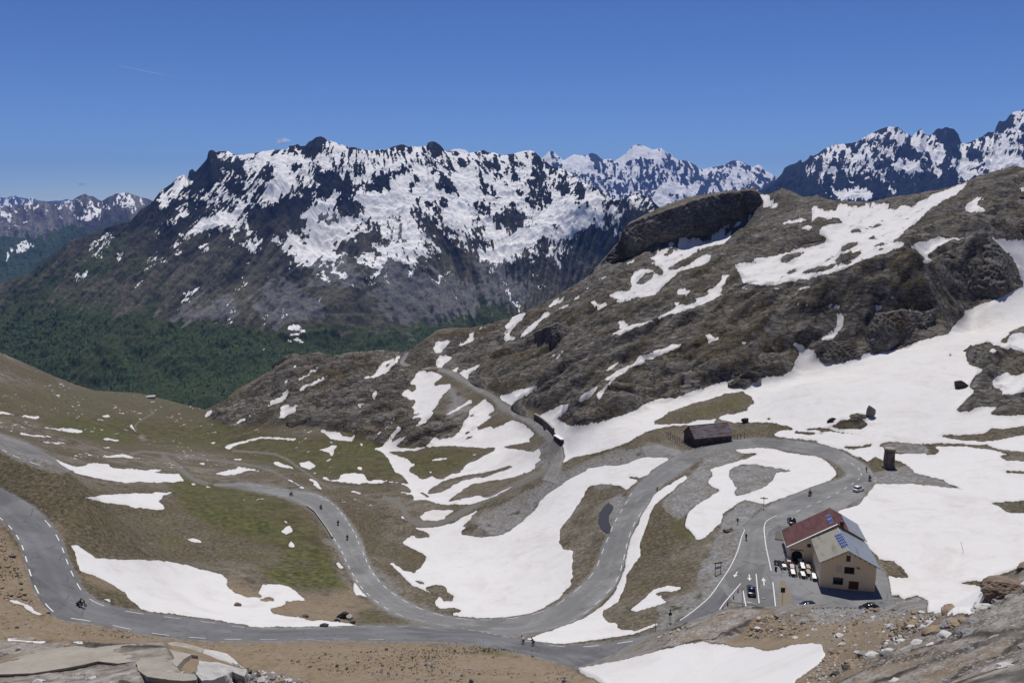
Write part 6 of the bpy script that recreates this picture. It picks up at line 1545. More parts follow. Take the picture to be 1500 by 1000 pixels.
# arched doorway and vent of the set-back wall
m = MB(); pr = [(-9.35, -.1), (-7.05, -.1), (-7.05, 1.6)] + [(-8.2 + 1.15 * math.cos(q), 1.6 + 1.0 * math.sin(q)) for q in np.linspace(.2, math.pi - .2, 9)] + [(-9.35, 1.6)]
m.prism(pr, 11.97, 12.1); dr = m.build('door', plain('doorway_shade', (.012, .011, .010), .8), house)  # flat panel, the shaded inside of the arch put into its colour
MB().prism([(-9.6, 2.75), (-6.8, 2.75), (-6.8, 2.9), (-9.6, 2.9)], 11.9, 12.1).build('lintel', M_WOOD_D, dr)
MB().box(-6.1, 11.95, 3.7, -5.3, 12.1, 4.5).build('window', M_GLASS_D, house)
def panel(corners, plane_n, plane_d, nu, nv, mat_c):
    P = [hlocal(*Z5(*c), plane_n, plane_d) for c in corners]; n = Vector(plane_n).normalized(); n = n if n.z > 0 else -n
    m = MB(); m.add([p + n * .1 for p in P] + [p + n * .02 for p in P], [(0, 1, 2, 3), (4, 5, 1, 0), (5, 6, 2, 1), (6, 7, 3, 2), (7, 4, 0, 3)]); o = m.build('solar_panel', plain('solar_frame', (.50, .52, .58), .4, .1, 3, .5), house)
    c = MB()
    for i in range(nu):
        for j in range(nv):
            f = lambda u, v: (P[0] * (1-u) + P[1] * u) * (1-v) + (P[3] * (1-u) + P[2] * u) * v + n * .112
            u0, u1, v0, v1 = (i + .07) / nu, (i + .93) / nu, (j + .07) / nv, (j + .93) / nv
            c.add([f(u0, v0), f(u1, v0), f(u1, v1), f(u0, v1)], [(0, 1, 2, 3)])
    c.build('cell_grid', mat_c, o)
M_PV = plain('photovoltaic_cells', (.025, .04, .14), .25, .2, 4, 0, .6)
nl = (-3.18 / 5.5, 0, 1); panel([(545, 318), (600, 298), (665, 405), (610, 430)], nl, 8.9 + .17, 4, 5, M_PV)
nr = (-6.5 / 10.5, 0, 1); panel([(466, 150), (507, 138), (537, 205), (499, 219)], nr, 9.55 + .17, 3, 2, M_PV)
m = MB(); m.box(.7, 12.3, 8.4, 1.4, 13.0, 10.2); ch = m.build('chimney', plain('chimney_brick', (.10, .045, .03), .85), house)
MB().box(.6, 12.2, 10.2, 1.5, 13.1, 10.32).build('chimney_cap', M_STONE_D, ch)
MB().tube([(-10.6, 12, 3.0), (-10.6, 21.8, 3.0)], .07, 6).build('gutter', M_GALV, house)
MB().tube([(6.5, -.6, 5.6), (6.5, 11.9, 5.6)], .07, 6).build('gutter', M_GALV, house)

# ------------------------------------------------------------------ barn with its picket fence
bp = hit(1017.5, 652.5, near=230); brz = math.radians(17)
barn = empty('stone_barn', bp, brz, 'long dark stone barn under a rusty metal sheet roof on the road bend', 'barn')
BL, BD = 15.4, 8.0
m = MB(); m.prism([(0, -1.5), (BD, -1.5), (BD, 3.0), (BD / 2, 6.3), (0, 3.0)], 0, BL, 'x'); m.build('wall', M_STONE_D, barn)
M_BROOF = corrugated('rusted_barn_roof', (.15, .15, .165), (.23, .23, .25), (.16, .060, .046), .62, .3, 'X', 3)
for s in (0, 1):
    y0, y1 = (-.55, BD / 2) if s == 0 else (BD / 2, BD + .55); z0, z1 = (2.62, 6.42) if s == 0 else (6.42, 2.62)
    MB().prism([(y0, z0), (y1, z1), (y1, z1 + .1), (y0, z0 + .1)], -.4, BL + .4, 'x').build('roof', M_BROOF, barn)
MB().box(-.4, BD / 2 - .12, 6.5, BL + .4, BD / 2 + .12, 6.6).build('ridge_cap', M_GALV, barn)
MB().prism([(3.9 + 2.6, -.2), (5.4 + 2.6, -.2), (4.7 + 2.0, 2.6), (3.2 + 2.0, 2.6)], -.12, -.03, 'y').build('loose_metal_sheet', corrugated('loose_sheet', (.20, .19, .20), (.25, .24, .25), (.17, .07, .055), .7, .3, 'X', 4), barn)
MB().box(-.05, 3.2, -.2, .03, 4.6, 2.1).build('door', M_BLACK, barn)
for x in (2.2, 10.5, 13.0): MB().box(x, -.05, 1.0, x + .7, .03, 1.8).build('window', M_BLACK, barn)
def fence(name, pts, label, h=1.9, gap=1.15):
    W = [hit(*p, near=230) for p in pts]; o = empty(name, W[0], 0, label, 'fence', None); c = W[0]
    for a, b in zip(W[:-1], W[1:]):
        n = max(1, round((b - a).length / gap))
        for k in range(n):
            p = a.lerp(b, k / n); p.z = float(ground_z(p.x, p.y)); q = p - c
            MB().box(q.x - .07, q.y - .07, q.z - .4, q.x + .07, q.y + .07, q.z + h + random.uniform(-.15, .2)).build('post', M_WOOD_D, o)
        for z in (.55, 1.35):
            MB().tube([a - c + Vector((0, 0, z)), b - c + Vector((0, 0, z))], .045, 5).build('rail', M_WOOD_D, o)
    return o
fence('picket_fence', [(977, 639), (990, 645), (1003, 652), (1017, 658.5)], 'dark timber fence on the gable side of the stone barn')
fence('picket_fence', [(1018, 658), (1030, 654.5), (1042, 650.5), (1058, 647), (1074, 644)], 'dark timber fence between the stone barn and the road')
fence('picket_fence', [(1075, 643), (1085, 642), (1096, 641)], 'short dark timber fence off the far end of the stone barn')

# ------------------------------------------------------------------ memorial column
mp = hit(1301.5, 683.5, near=180)
mon = empty('memorial_column', mp, .3, 'round tapering stone memorial column standing on gravel in the snowfield', 'monument')
def stone_course():
    t = NT('coursed_stone'); o = t.obj()
    br = t.n('TexBrick', {'Vector': t.map(o, (1, 1, 1)), 'Color1': (.25, .20, .155, 1), 'Color2': (.18, .145, .11, 1), 'Mortar': (.055, .045, .036, 1), 'Scale': 1.0, 'Mortar Size': .03, 'Brick Width': .7, 'Row Height': .32})
    n = t.noise(2, 7, .65, o); t.col(t.mix(t.range(n, .45, .7), br.outputs['Color'], (.20, .165, .13))).rough(.92); t.bump(t.noise(4, 6, .7, o), .08); return t.m
MSC = stone_course()
MB().lathe([(1.95, -.5), (1.95, .3), (1.9, .42), (1.72, .46), (1.66, 2.1), (1.6, 3.8), (1.54, 5.4)], 32).build('shaft', MSC, mon)
MB().lathe([(1.54, 5.4), (1.70, 5.48), (1.72, 5.9), (1.68, 5.95)], 32).build('cornice', MSC, mon)
MB().lathe([(1.68, 5.95), (1.64, 6.1), (.05, 6.18)], 32).build('cap', plain('pale_stone', (.30, .25, .20), .9, .2, 3), mon)
MB().box(-.5, -1.80, 2.0, .5, -1.55, 3.2).build('plaque', plain('bronze', (.05, .045, .03), .5, .3, 3, .5), mon)

# ------------------------------------------------------------------ walls by the hill road
def wall_run(pts, h0, h1, th, label, near=250, mat=M_STONE_D, cap=None):
    W = [hit(*p, near=near) for p in pts]; c = W[0]; o = empty('retaining_wall', c, 0, label, 'wall'); m, k = MB(), MB(); R, R2 = [], []
    for i, p in enumerate(W):
        t = (W[min(i+1, len(W)-1)] - W[max(i-1, 0)]); t.z = 0; t.normalize(); n = Vector((-t.y, t.x, 0)); q = p - c; h = h0 + (h1 - h0) * i / (len(W) - 1) + random.uniform(-.15, .15)
        R.append([q + n * th / 2 + Vector((0, 0, -1)), q - n * th / 2 + Vector((0, 0, -1)), q - n * th * .4 + Vector((0, 0, h)), q + n * th * .4 + Vector((0, 0, h))])
        R2.append([q + n * th * .55 + Vector((0, 0, h + .02)), q - n * th * .55 + Vector((0, 0, h + .02)), q - n * th * .55 + Vector((0, 0, h + .3)), q + n * th * .55 + Vector((0, 0, h + .3))])
    m.loft(R, False).build('stone_face', mat, o); k.loft(R2, False).build('coping', cap or plain('pale_coping', (.30, .28, .26), .9), o)
wall_run([(783, 613), (790, 616.5), (797, 621.5), (804, 628), (811, 635)], 2.6, 2.2, .9, 'dark curved stone wall with pale coping above the hill road')
wall_run([(813, 640), (819, 644.5), (824, 648)], .9, 1.2, 1.6, 'low stone block with snow on top beside the hill road', cap=plain('old_snow', (.72, .70, .68), .8))
wall_run([(449, 741.5), (461, 750.5), (470, 762.5), (479, 774.5), (487, 788.5)], .35, .35, .35, 'low dark kerb wall along the inside of the valley road bend', near=150)

# ------------------------------------------------------------------ signs, posts, bins
def post_thing(name, px, py, label, cat, near=122, rz=0.0, group=None):
    return empty(name, hit(px, py, near=near), rz, label, cat, group)
def pole(parent, h, r=.05, mat=None): return MB().tube([(0, 0, -.4), (0, 0, h)], r, 8).build('pole', mat or M_GALV, parent)
sg = post_thing('signpost', 1118.3, 745.5, 'tall signpost with a cross of direction arms at the snow edge', 'signpost', rz=.25); pole(sg, 3.6, .06, M_WOOD_D)
for z, x0, x1 in ((3.15, -1.0, .15), (2.9, -.2, 1.05)):
    MB().prism([(x0, z), (x1, z), (x1 + (.2 if x1 > .5 else 0), z + .12), (x1, z + .25), (x0, z + .25), (x0 - (.2 if x0 < -.5 else 0), z + .12)], -.04, .03).build('direction_arm', M_WOOD_D, sg)
MB().lathe([(.3, -.2), (.26, .35), (.05, .4)], 10).build('stone_footing', plain('white_stone', (.6, .58, .55), .9), sg)
ib = post_thing('sign', 1145.3, 889.5, 'tall post with a dark square panel beside the parking yard', 'sign', rz=-.2); pole(ib, 3.6)
MB().box(-.42, -.05, 3.3, .42, .02, 4.35).build('panel', M_BLACK, ib)
rs = post_thing('road_sign', 1086.8, 882.5, 'slim road sign with a small round white disc by the lane split', 'road sign', rz=.05); pole(rs, 2.9, .045, M_BLACK)
MB().add(*(lambda n: ([(.32*math.cos(2*math.pi*k/n), -.05, 3.1+.32*math.sin(2*math.pi*k/n)) for k in range(n)] + [(.32*math.cos(2*math.pi*k/n), -.02, 3.1+.32*math.sin(2*math.pi*k/n)) for k in range(n)], [tuple(range(n)), tuple(range(n, 2*n))] + [(k, (k+1)%n, n+(k+1)%n, n+k) for k in range(n)]))(18)).build('disc', M_WHITE, rs)
ts = post_thing('notice_board', 1051.5, 839, 'brown framed notice board on two posts above the road edge', 'notice board', rz=.35)
for x in (-.75, .75): MB().tube([(x, 0, -.4), (x, 0, 2.6)], .07, 6).build('leg', M_WOOD_D, ts)
MB().box(-1.0, -.1, 2.35, 1.0, .12, 2.6).build('roof_board', M_WOOD_D, ts); MB().box(-.68, -.03, 1.1, .68, .03, 1.6).build('panel', plain('worn_panel', (.30, .27, .24), .8), ts)
s2 = post_thing('road_sign', 981.3, 911, 'road sign with a narrow dark plate above the shared junction verge', 'road sign', rz=.1); pole(s2, 2.6, .05); MB().box(-.32, -.06, 1.5, .32, .01, 2.1).build('panel', M_BLACK, s2); MB().box(-.12, -.06, 2.2, .12, .01, 2.8).build('panel', M_BLACK, s2)
s3 = post_thing('marker_post', 960.3, 923, 'thin dark marker post at the tip of the snow wedge', 'post'); pole(s3, 1.4, .05, M_BLACK); MB().lathe([(.09, 1.35), (.09, 1.5), (.02, 1.55)], 8).build('cap', M_BLACK, s3)
BOL = [(1081.0, 867.5), (1074.2, 877), (1065.8, 886.5), (1058.5, 895)]
b0 = None
for k, (x, y) in enumerate(BOL):
    p = hit(x, y, near=122)
    if b0 is None:
        b0 = empty('bollard', p, 0); MB().lathe([(.11, -.2), (.11, .85), (.08, .92), (.02, .94)], 12).build('post_body', plain('dark_bollard', (.05, .045, .04), .7), b0)
        MB().lathe([(.115, .62), (.115, .76)], 12).build('reflector_band', M_WHITE, b0); o = b0
    else: o = copy_tree(b0); o.location = p
    tag(o, ['bollard nearest the round white road sign on the splitter line', 'second bollard from the round white sign on the splitter line', 'third bollard from the round white sign on the splitter line', 'bollard at the brown slope end of the splitter line'][k], 'bollard', 'bollards along the splitter line')
rb = post_thing('litter_bin', 1136.3, 835.8, 'small black litter bin between the edge line and the terrace', 'bin'); MB().lathe([(.24, 0), (.28, .8), (.28, .9)], 14).build('bin_body', M_BLACK, rb); MB().lathe([(.30, .9), (.30, .96), (.1, 1.05)], 14).build('lid', M_BLACK, rb)
pk = post_thing('timber_platform', 1141.5, 785, 'low grey slatted timber platform beside the red roof corner', 'platform', rz=-.35)
for k in range(9): MB().box(-.95, -2.6 + k * .58, .22, .95, -2.12 + k * .58, .28).build('plank', plain('grey_timber', (.13, .125, .095), .85, .3, 3), pk)
for x in (-.85, .8): MB().box(x, -2.65, -.3, x + .12, 2.65, .21).build('beam', M_WOOD_D, pk)
sp = post_thing('marker_pole', 1412, 809, 'thin leaning snow pole alone in the white snowfield', 'pole', near=130); MB().tube([(0, 0, -.3), (-.75, .3, 2.4)], .035, 6).build('shaft', M_WOOD_D, sp); MB().tube([(-.72, .288, 2.3), (-.79, .316, 2.52)], .045, 6).build('tip', M_BLACK, sp)
dr = post_thing('iron_grating', 1118, 876.5, 'small dark iron grating set in the road lane', 'grating'); MB().box(-.45, -.3, -.05, .45, .3, .17).build('frame', M_BLACK, dr)
for k in range(5): MB().box(-.4 + k * .17, -.26, .171, -.3 + k * .17, .26, .185).build('bar', M_GALV, dr)
sh = post_thing('drain_shaft', 1070.5, 779, 'dark timber framed gully mouth at the outside of the road bend', 'gully', rz=.3)
m = MB(); m.box(-1.2, -.12, -.3, 1.2, .12, .25); m.box(-1.2, .12, -.3, -.95, 1.8, .25); m.box(.95, .12, -.3, 1.2, 1.8, .25); m.build('kerb', M_STONE_D, sh); MB().box(-.95, .12, -.2, .95, 1.7, .03).build('grate', M_BLACK, sh)
# ------------------------------------------------------------------ vehicles
def paint(name, c, met=.0):
    t = NT(name); t.col(c).rough(.28); t.b.inputs['Metallic'].default_value = met; t.b.inputs['Specular IOR Level'].default_value = .5; t.b.inputs['Coat Weight'].default_value = .6; return t.m
M_LAMP = plain('lamp_lens', (.75, .75, .72), .1, .05, 3, 0, .6); M_TAIL = plain('tail_lens', (.30, .012, .010), .2, .1, 3)
def heading(p, d, near=122):
    a, b = hit(*p, near=near), hit(*d, near=near); return a, math.atan2(b.y - a.y, b.x - a.x)
def car(p, d, mat, label, L=4.2, W=1.76, H=1.48, bonnet=None, rear=.94, lift=.14):
    a, rz = heading(p, d); a.z += lift
    o = empty('car', a, rz, label, 'car', 'cars on and beside the road')
    h = W / 2
    prof = [(-L/2, .42, .62, .80), (-L/2 + .12, .28, .86, .92), (-L*.36, .22, .95, .98), (-L*.1, .20, .93, 1.0), (L*.12, .20, .93, 1.0), (L*.22, .20, .90, .98), (L*.38, .22, .78, .96), (L/2 - .12, .28, .68, .88), (L/2, .40, .56, .74)]
    rings = [[(x, -h*w, z0), (x, -h*w*1.0, z0 + (z1-z0)*.55), (x, -h*w*.90, z1), (x, h*w*.90, z1), (x, h*w, z0 + (z1-z0)*.55), (x, h*w, z0)] for x, z0, z1, w in prof]
    MB().loft(rings, True).build('body', mat, o, .03)
    cab = [(-L*.44*rear, .92, .80, .92), (-L*.36*rear, H - .12, .74, .80), (-L*.12, H, .73, .8), (L*.04, H - .03, .73, .8), (L*.13, H - .22, .76, .82), (L*.25, .90, .84, .9)]
    gl = []
    for i, (x, z, w, w2) in enumerate(cab): gl.append([(x, -h*.88, .88), (x, -h*w, z), (x, h*w, z), (x, h*.88, .88)])
    MB().loft(gl, True).build('glazing', M_GLASS_D, o)
    MB().loft([[(x, -h*w*.93, z - .02), (x, -h*w*.90, z + .025), (x, h*w*.90, z + .025), (x, h*w*.93, z - .02)] for x, z, w in ((-L*.37*rear, H - .10, .76), (-L*.12, H, .76), (L*.05, H - .03, .76))], True).build('roof', mat, o)
    if bonnet: MB().loft([[(x, -h*.86*w, z), (x, -h*.84*w, z + .03), (x, h*.84*w, z + .03), (x, h*.86*w, z)] for x, z, w in ((L*.25, .88, 1), (L*.38, .79, .98), (L*.46, .70, .92))], True).build('bonnet', bonnet, o)
    for sx in (-.30, .32):
        for s in (-1, 1):
            c = (L*sx, s*(h - .10), .32)
            tw = MB(); R = Matrix.Translation(Vector(c)) @ Matrix.Rotation(math.pi/2, 4, 'X')
            tr = [[R @ Vector((r*math.cos(q), r*math.sin(q), z)) for q in [2*math.pi*k/16 for k in range(16)]] for r, z in ((.20, -.1), (.31, -.1), (.325, -.05), (.325, .05), (.31, .1), (.20, .1))]
            wl = tw.loft(tr).build('wheel', M_RUBBER, o)
            MB().loft([[R @ Vector((r*math.cos(q), r*math.sin(q), z)) for q in [2*math.pi*k/10 for k in range(10)]] for r, z in ((.20, -.105), (.20, .105))], False).build('rim', M_CHROME, wl)
    for s in (-1, 1):
        MB().ball((L/2 - .10, s*h*.62, .60), (.08, .17, .07)).build('headlight', M_LAMP, o)
        MB().box(-L/2 + .0, s*h*.62 - .13, .66, -L/2 + .1, s*h*.62 + .13, .84).build('tail_light', M_TAIL, o)
        m = MB(); m.ball((L*.17, s*(h + .08), .96), (.06, .11, .07)); m.build('mirror', mat, o)
    for x in (L/2 + .0, -L/2 - .02): MB().box(x, -.26, .40, x + .02, .26, .51).build('number_plate', M_WHITE, o)
    return o
car((1100.5, 868), (1099, 856), paint('dark_blue_paint', (.010, .015, .036), .2), 'dark blue car on the road beside the painted arrows', 4.5, 1.78, 1.45)
car((1257, 719), (1270, 714.5), paint('white_paint', (.72, .73, .75)), 'white hatchback on the road close to the memorial column', 3.9, 1.72, 1.5)
car((1159.5, 766.5), (1154, 758.5), paint('black_paint_car', (.010, .011, .014)), 'black car with glinting windscreen parked behind the red roof', 4.0, 1.75, 1.62)
car((1180, 893), (1160, 895.5), paint('night_blue_paint', (.008, .012, .035), .2), 'dark blue estate with a pale bonnet half hidden by the brown crest', 4.6, 1.8, 1.5, bonnet=paint('bonnet_glare', (.70, .70, .70)), rear=1.05)  # sun glare put into the colour of the bonnet panel
car((1273, 894.5), (1262, 895.5), paint('black_paint_low', (.009, .009, .010)), 'black car almost wholly hidden behind the crest below the refuge', 4.2, 1.75, 1.46)

def torus_ring(m, c, R, r, n=20, k=6):
    rings = []
    for i in range(n):
        q = 2*math.pi*i/n; d = Vector((math.cos(q), 0, math.sin(q)))
        rings.append([Vector(c) + d*(R + r*math.cos(p)) + Vector((0, r*math.sin(p), 0)) for p in [2*math.pi*j/k for j in range(k)]])
    rings.append(rings[0]); return m.loft(rings, True, cap=False)
def motorcycle(name='motorcycle', col=(.012, .012, .014)):
    o = empty(name); pm = paint('motorcycle_paint_' + str(int(sum(col)*1000)), col)
    for x in (-.72, .74):
        wl = torus_ring(MB(), (x, 0, .32), .26, .065).build('wheel', M_RUBBER, o); m = torus_ring(MB(), (x, 0, .32), .19, .02)
        for k in range(5): m.tube([(x, 0, .32), (x + .19*math.cos(k*1.257), 0, .32 + .19*math.sin(k*1.257))], .015, 5)
        m.build('rim', M_GALV, wl)
    m = MB(); m.tube([(.74, .09, .32), (.52, .09, .95)], .03, 6); m.tube([(.74, -.09, .32), (.52, -.09, .95)], .03, 6); m.build('fork', M_CHROME, o)
    MB().ball((.05, 0, .42), (.30, .17, .22)).build('engine', M_GALV, o)
    m = MB(); m.tube([(.5, 0, .88), (.1, 0, .70), (-.3, 0, .62), (-.72, 0, .34)], .05, 7); m.tube([(-.3, .12, .55), (-.72, .12, .32)], .035, 6); m.build('frame', M_BLACK, o)
    MB().ball((.22, 0, .86), (.30, .15, .15)).build('tank', pm, o)
    MB().loft([[(-.02, -.14, .80), (-.02, .14, .80), (-.02, .12, .86), (-.02, -.12, .86)], [(-.4, -.16, .80), (-.4, .16, .80), (-.4, .15, .88), (-.4, -.15, .88)], [(-.85, -.09, .92), (-.85, .09, .92), (-.85, .07, .98), (-.85, -.07, .98)]]).build('seat', M_RUBBER, o)
    m = MB(); m.ball((.62, 0, .90), (.17, .19, .22)); m.build('fairing', pm, o); MB().ball((.78, 0, .90), (.04, .09, .08)).build('headlight', M_LAMP, o)
    MB().loft([[(.60, -.14, 1.05), (.60, .14, 1.05)], [(.48, -.11, 1.30), (.48, .11, 1.30)]], False, cap=False, closed=False).build('windscreen', M_GLASS_D, o)
    MB().tube([(.38, -.38, 1.02), (.52, -.15, 1.0), (.52, .15, 1.0), (.38, .38, 1.02)], .02, 6).build('handlebar', M_BLACK, o)
    MB().tube([(.1, -.16, .25), (-.45, -.18, .3), (-.85, -.18, .48)], [.03, .05, .055], 8).build('exhaust', M_CHROME, o)
    for s in (-1, 1): MB().box(-.85, s*.30 - .1, .55, -.45, s*.30 + .1, .88).build('pannier', M_BLACK, o)
    return o
def bicycle(name='bicycle', col=(.02, .02, .022)):
    o = empty(name); pm = paint('bicycle_paint_' + str(int(sum(col)*1000)), col)
    for x in (-.5, .5):
        wl = torus_ring(MB(), (x, 0, .34), .325, .014, 28, 5).build('wheel', M_RUBBER, o); m = MB()
        for k in range(8): m.tube([(x, 0, .34), (x + .315*math.cos(k*.785), 0, .34 + .315*math.sin(k*.785))], .004, 4)
        m.build('spokes', M_CHROME, wl)
    m = MB()
    for p, q in (((-.5, 0, .34), (-.07, 0, .29)), ((-.07, 0, .29), (-.2, 0, .88)), ((-.19, 0, .80), (.36, 0, .82)), ((-.07, 0, .29), (.37, 0, .72)), ((-.5, 0, .34), (-.18, 0, .78)), ((.35, 0, .90), (.5, 0, .34))): m.tube([p, q], .019, 6)
    m.build('frame', pm, o); MB().ball((-.22, 0, .93), (.13, .07, .03)).build('saddle', M_BLACK, o)
    MB().tube([(.5, -.21, .90), (.53, -.21, .96), (.40, -.20, .97), (.40, .20, .97), (.53, .21, .96), (.5, .21, .90)], .015, 6).build('handlebar', M_BLACK, o)
    m = MB(); torus_ring(m, (-.07, -.05, .29), .09, .008, 16, 4); m.tube([(-.07, -.06, .29), (.05, -.08, .16)], .012, 5); m.tube([(-.07, .06, .29), (-.19, .08, .42)], .012, 5); m.build('crank', M_CHROME, o)
    return o

# ------------------------------------------------------------------ people: one skin grown over a skeleton for each pose
def grow(name, J, E, mat, sub=1):
    ks = list(J); me = bpy.data.meshes.new(name); me.from_pydata([J[k][:3] for k in ks], [(ks.index(a), ks.index(b)) for a, b in E], []); ob = bpy.data.objects.new('tmp', me); COL.objects.link(ob)
    sk = ob.modifiers.new('s', 'SKIN'); sk.use_smooth_shade = True; ob.modifiers.new('d', 'SUBSURF').levels = sub
    for i, k in enumerate(ks): r = J[k][3]; me.skin_vertices[0].data[i].radius = (r, r)
    me.skin_vertices[0].data[0].use_root = True
    dg = bpy.context.evaluated_depsgraph_get(); dg.update(); nm = bpy.data.meshes.new_from_object(ob.evaluated_get(dg)); bpy.data.objects.remove(ob); nm.name = name
    nm.materials.clear(); nm.materials.append(mat); return nm
M_SKIN = plain('skin', (.42, .25, .17), .6, .1, 8); M_HAIR = plain('dark_hair', (.02, .014, .01), .7, .3, 20)
def pose(hip, chest, neck, head, elbows, wrists, knees, ankles, toes):
    J = {'hip': (*hip, .13), 'belly': tuple((np.array(hip)*.5 + np.array(chest)*.5)) + (.125,), 'chest': (*chest, .145), 'neck': (*neck, .06), 'chin': tuple(np.array(neck)*.45 + np.array(head)*.55) + (.075,), 'head': (*head, .10)}
    E = [('hip', 'belly'), ('belly', 'chest'), ('chest', 'neck'), ('neck', 'chin'), ('chin', 'head')]
    d = (np.array(head) - np.array(neck)); d = d/np.linalg.norm(d)
    for s, t in ((1, 'l'), (-1, 'r')):
        f = lambda p: (p[0], p[1]*s, p[2])
        sh = (chest[0], .19*s, chest[2] + .07)
        J['sh'+t] = (*sh, .062); J['el'+t] = (*f(elbows), .046); J['wr'+t] = (*f(wrists), .034)
        w = np.array(f(wrists)); v = w - np.array(f(elbows)); v = v/np.linalg.norm(v); pm = w + v*.07; J['palm'+t] = (*pm, .030)
        E += [('chest', 'sh'+t), ('sh'+t, 'el'+t), ('el'+t, 'wr'+t), ('wr'+t, 'palm'+t)]
        for k, (off, ln) in enumerate(((-.03, .075), (-.01, .09), (.012, .082), (.032, .062))):
            tip = pm + v*ln*.8 + np.array([0, off, -.03]); J[f'f{k}{t}'] = (*tip, .009); E.append(('palm'+t, f'f{k}{t}'))
        th = w + v*.05 + np.array([.02, -.045*s, .0]); J['th'+t] = (*th, .010); E.append(('wr'+t, 'th'+t))
        J['hp'+t] = (hip[0], .10*s, hip[2] - .03, .095); J['kn'+t] = (*f(knees), .062); J['an'+t] = (*f(ankles), .042); J['to'+t] = (*f(toes), .036)
        E += [('hip', 'hp'+t), ('hp'+t, 'kn'+t), ('kn'+t, 'an'+t), ('an'+t, 'to'+t)]
    return J, E
POSES = {
 'stand': pose((0, 0, .92), (.0, 0, 1.30), (.01, 0, 1.50), (.04, 0, 1.66), (-.03, .27, 1.12), (.06, .28, .88), (.03, .11, .50), (0, .12, .09), (.16, .13, .045)),
 'ride': pose((-.28, 0, .98), (-.10, 0, 1.38), (-.04, 0, 1.56), (.03, 0, 1.70), (.12, .33, 1.20), (.36, .35, 1.06), (.10, .22, .78), (-.10, .22, .36), (.06, .23, .32)),
 'cycle': pose((-.20, 0, 1.0), (.12, 0, 1.30), (.24, 0, 1.44), (.35, 0, 1.56), (.26, .24, 1.14), (.44, .20, 1.0), (.10, .11, .66), (-.08, .10, .26), (.08, .10, .22)),
 'sit': pose((0, 0, .54), (.03, 0, .94), (.05, 0, 1.13), (.10, 0, 1.28), (.12, .26, .80), (.34, .17, .80), (.43, .12, .50), (.42, .12, .09), (.57, .13, .045)),
}
BODY = {}; 
for k, (J, E) in POSES.items():
    b = grow('body_' + k, J, E, M_SKIN, 1)
    fat = lambda names, f: {n: (*J[n][:3], J[n][3]*f) for n in names}
    jn = ['hip', 'belly', 'chest'] + [a + t for t in 'lr' for a in ('sh', 'el', 'wr')]; je = [e for e in E if e[0] in jn and e[1] in jn]
    tn = ['hip'] + [a + t for t in 'lr' for a in ('hp', 'kn', 'an')]; te = [e for e in E if e[0] in tn and e[1] in tn]
    BODY[k] = (b, grow('jacket_' + k, fat(jn, 1.18), je, M_BLACK, 1), grow('trousers_' + k, fat(tn, 1.2), te, M_BLACK, 1), J)
CL = {}
def cloth(c):
    if c not in CL: CL[c] = plain('cloth_%d' % (len(CL) + 1), c, .85, .25, 6)
    return CL[c]
def person(k, loc, rz, jacket, trousers, hat, label, helmet=True, group=None, scale=1.0):
    b, j, t, J = BODY[k]
    o = bpy.data.objects.new('person', b); COL.objects.link(o); o.location = loc; o.rotation_euler = (0, 0, rz); o.scale = (scale,)*3
    tag(o, label, 'person', group)
    for nm, me, c in (('jacket', j, jacket), ('trousers', t, trousers)):
        q = bpy.data.objects.new(nm, me); COL.objects.link(q); q.parent = o; q.material_slots[0].link = 'OBJECT'; q.material_slots[0].material = cloth(c)
    h = np.array(J['head'][:3]); m = MB()
    if helmet: m.ball((h[0] - .01, 0, h[2] + .03), (.155, .135, .14)); m.build('helmet', cloth(hat), o)
    else: m.ball((h[0] - .025, 0, h[2] + .035), (.118, .105, .105)); m.build('hair', cloth(hat), o)
    f = MB()
    for s in (-1, 1): f.ball((h[0] + .095, s*.035, h[2] - .005), .016, 6, 5); f.ball((h[0], s*.10, h[2] - .02), (.02, .012, .032), 6, 5)
    f.ball((h[0] + .115, 0, h[2] - .035), (.018, .014, .028), 6, 5); f.box(h[0] + .088, -.026, h[2] - .085, h[0] + .10, .026, h[2] - .075); f.build('face', M_HAIR, o)
    m = MB()
    for t_ in 'lr':
        a, to = J['an'+t_], J['to'+t_]; m.ball(((a[0]*.4 + to[0]*.6), to[1], to[2] + .01), (.14, .055, .055), 8, 6)
    m.build('shoes', M_BLACK, o)
    return o
# riders on the roads
MOTO = None
RIDERS = [ (120, 889, 131, 894, 122, (.016, .013, .015), (.02, .02, .025), (.30, .26, .27), 'by the pale helmet on the nearest road bend', 'nearest road bend, beside the big snow patch'),
  (427, 726, 450, 731, 150, (.010, .010, .012), (.012, .012, .014), (.012, .012, .013), 'first', 'at the far end of the bend, last of the four'),
  (470.5, 745.5, 480, 752, 150, (.010, .010, .012), (.014, .014, .016), (.02, .02, .02), 'second', 'third of the four coming round the bend'),
  (495.5, 769, 502, 781, 150, (.012, .012, .014), (.012, .012, .014), (.014, .014, .015), 'third', 'second of the four coming round the bend'),
  (509, 790.5, 514, 803, 150, (.011, .010, .012), (.012, .011, .013), (.03, .03, .03), 'fourth', 'leading the four round the bend'),
  (1186, 726, 1176, 731, 150, (.010, .012, .012), (.012, .012, .014), (.012, .012, .014), 'loop', 'on the dashed centre line near the refuge'),
  (1273.5, 704, 1266, 711, 150, (.018, .018, .024), (.016, .016, .02), (.018, .018, .02), 'column', 'rounding the bend below the memorial column')]
for k, (x, y, dx, dy, nr, jc, tc, hc, a, lb) in enumerate(RIDERS):
    p, rz = heading((x, y), (dx, dy), nr); p.z += .13
    if MOTO is None: MOTO = motorcycle(); m = MOTO
    else: m = copy_tree(MOTO)
    m.location = p; m.rotation_euler = (0, 0, rz)
    tag(m, 'dark motorcycle ' + lb, 'motorcycle', 'motorcycles on the roads')
    person('ride', p, rz, jc, tc, hc, 'dark rider on the motorcycle ' + lb, True, 'motorcycle riders')
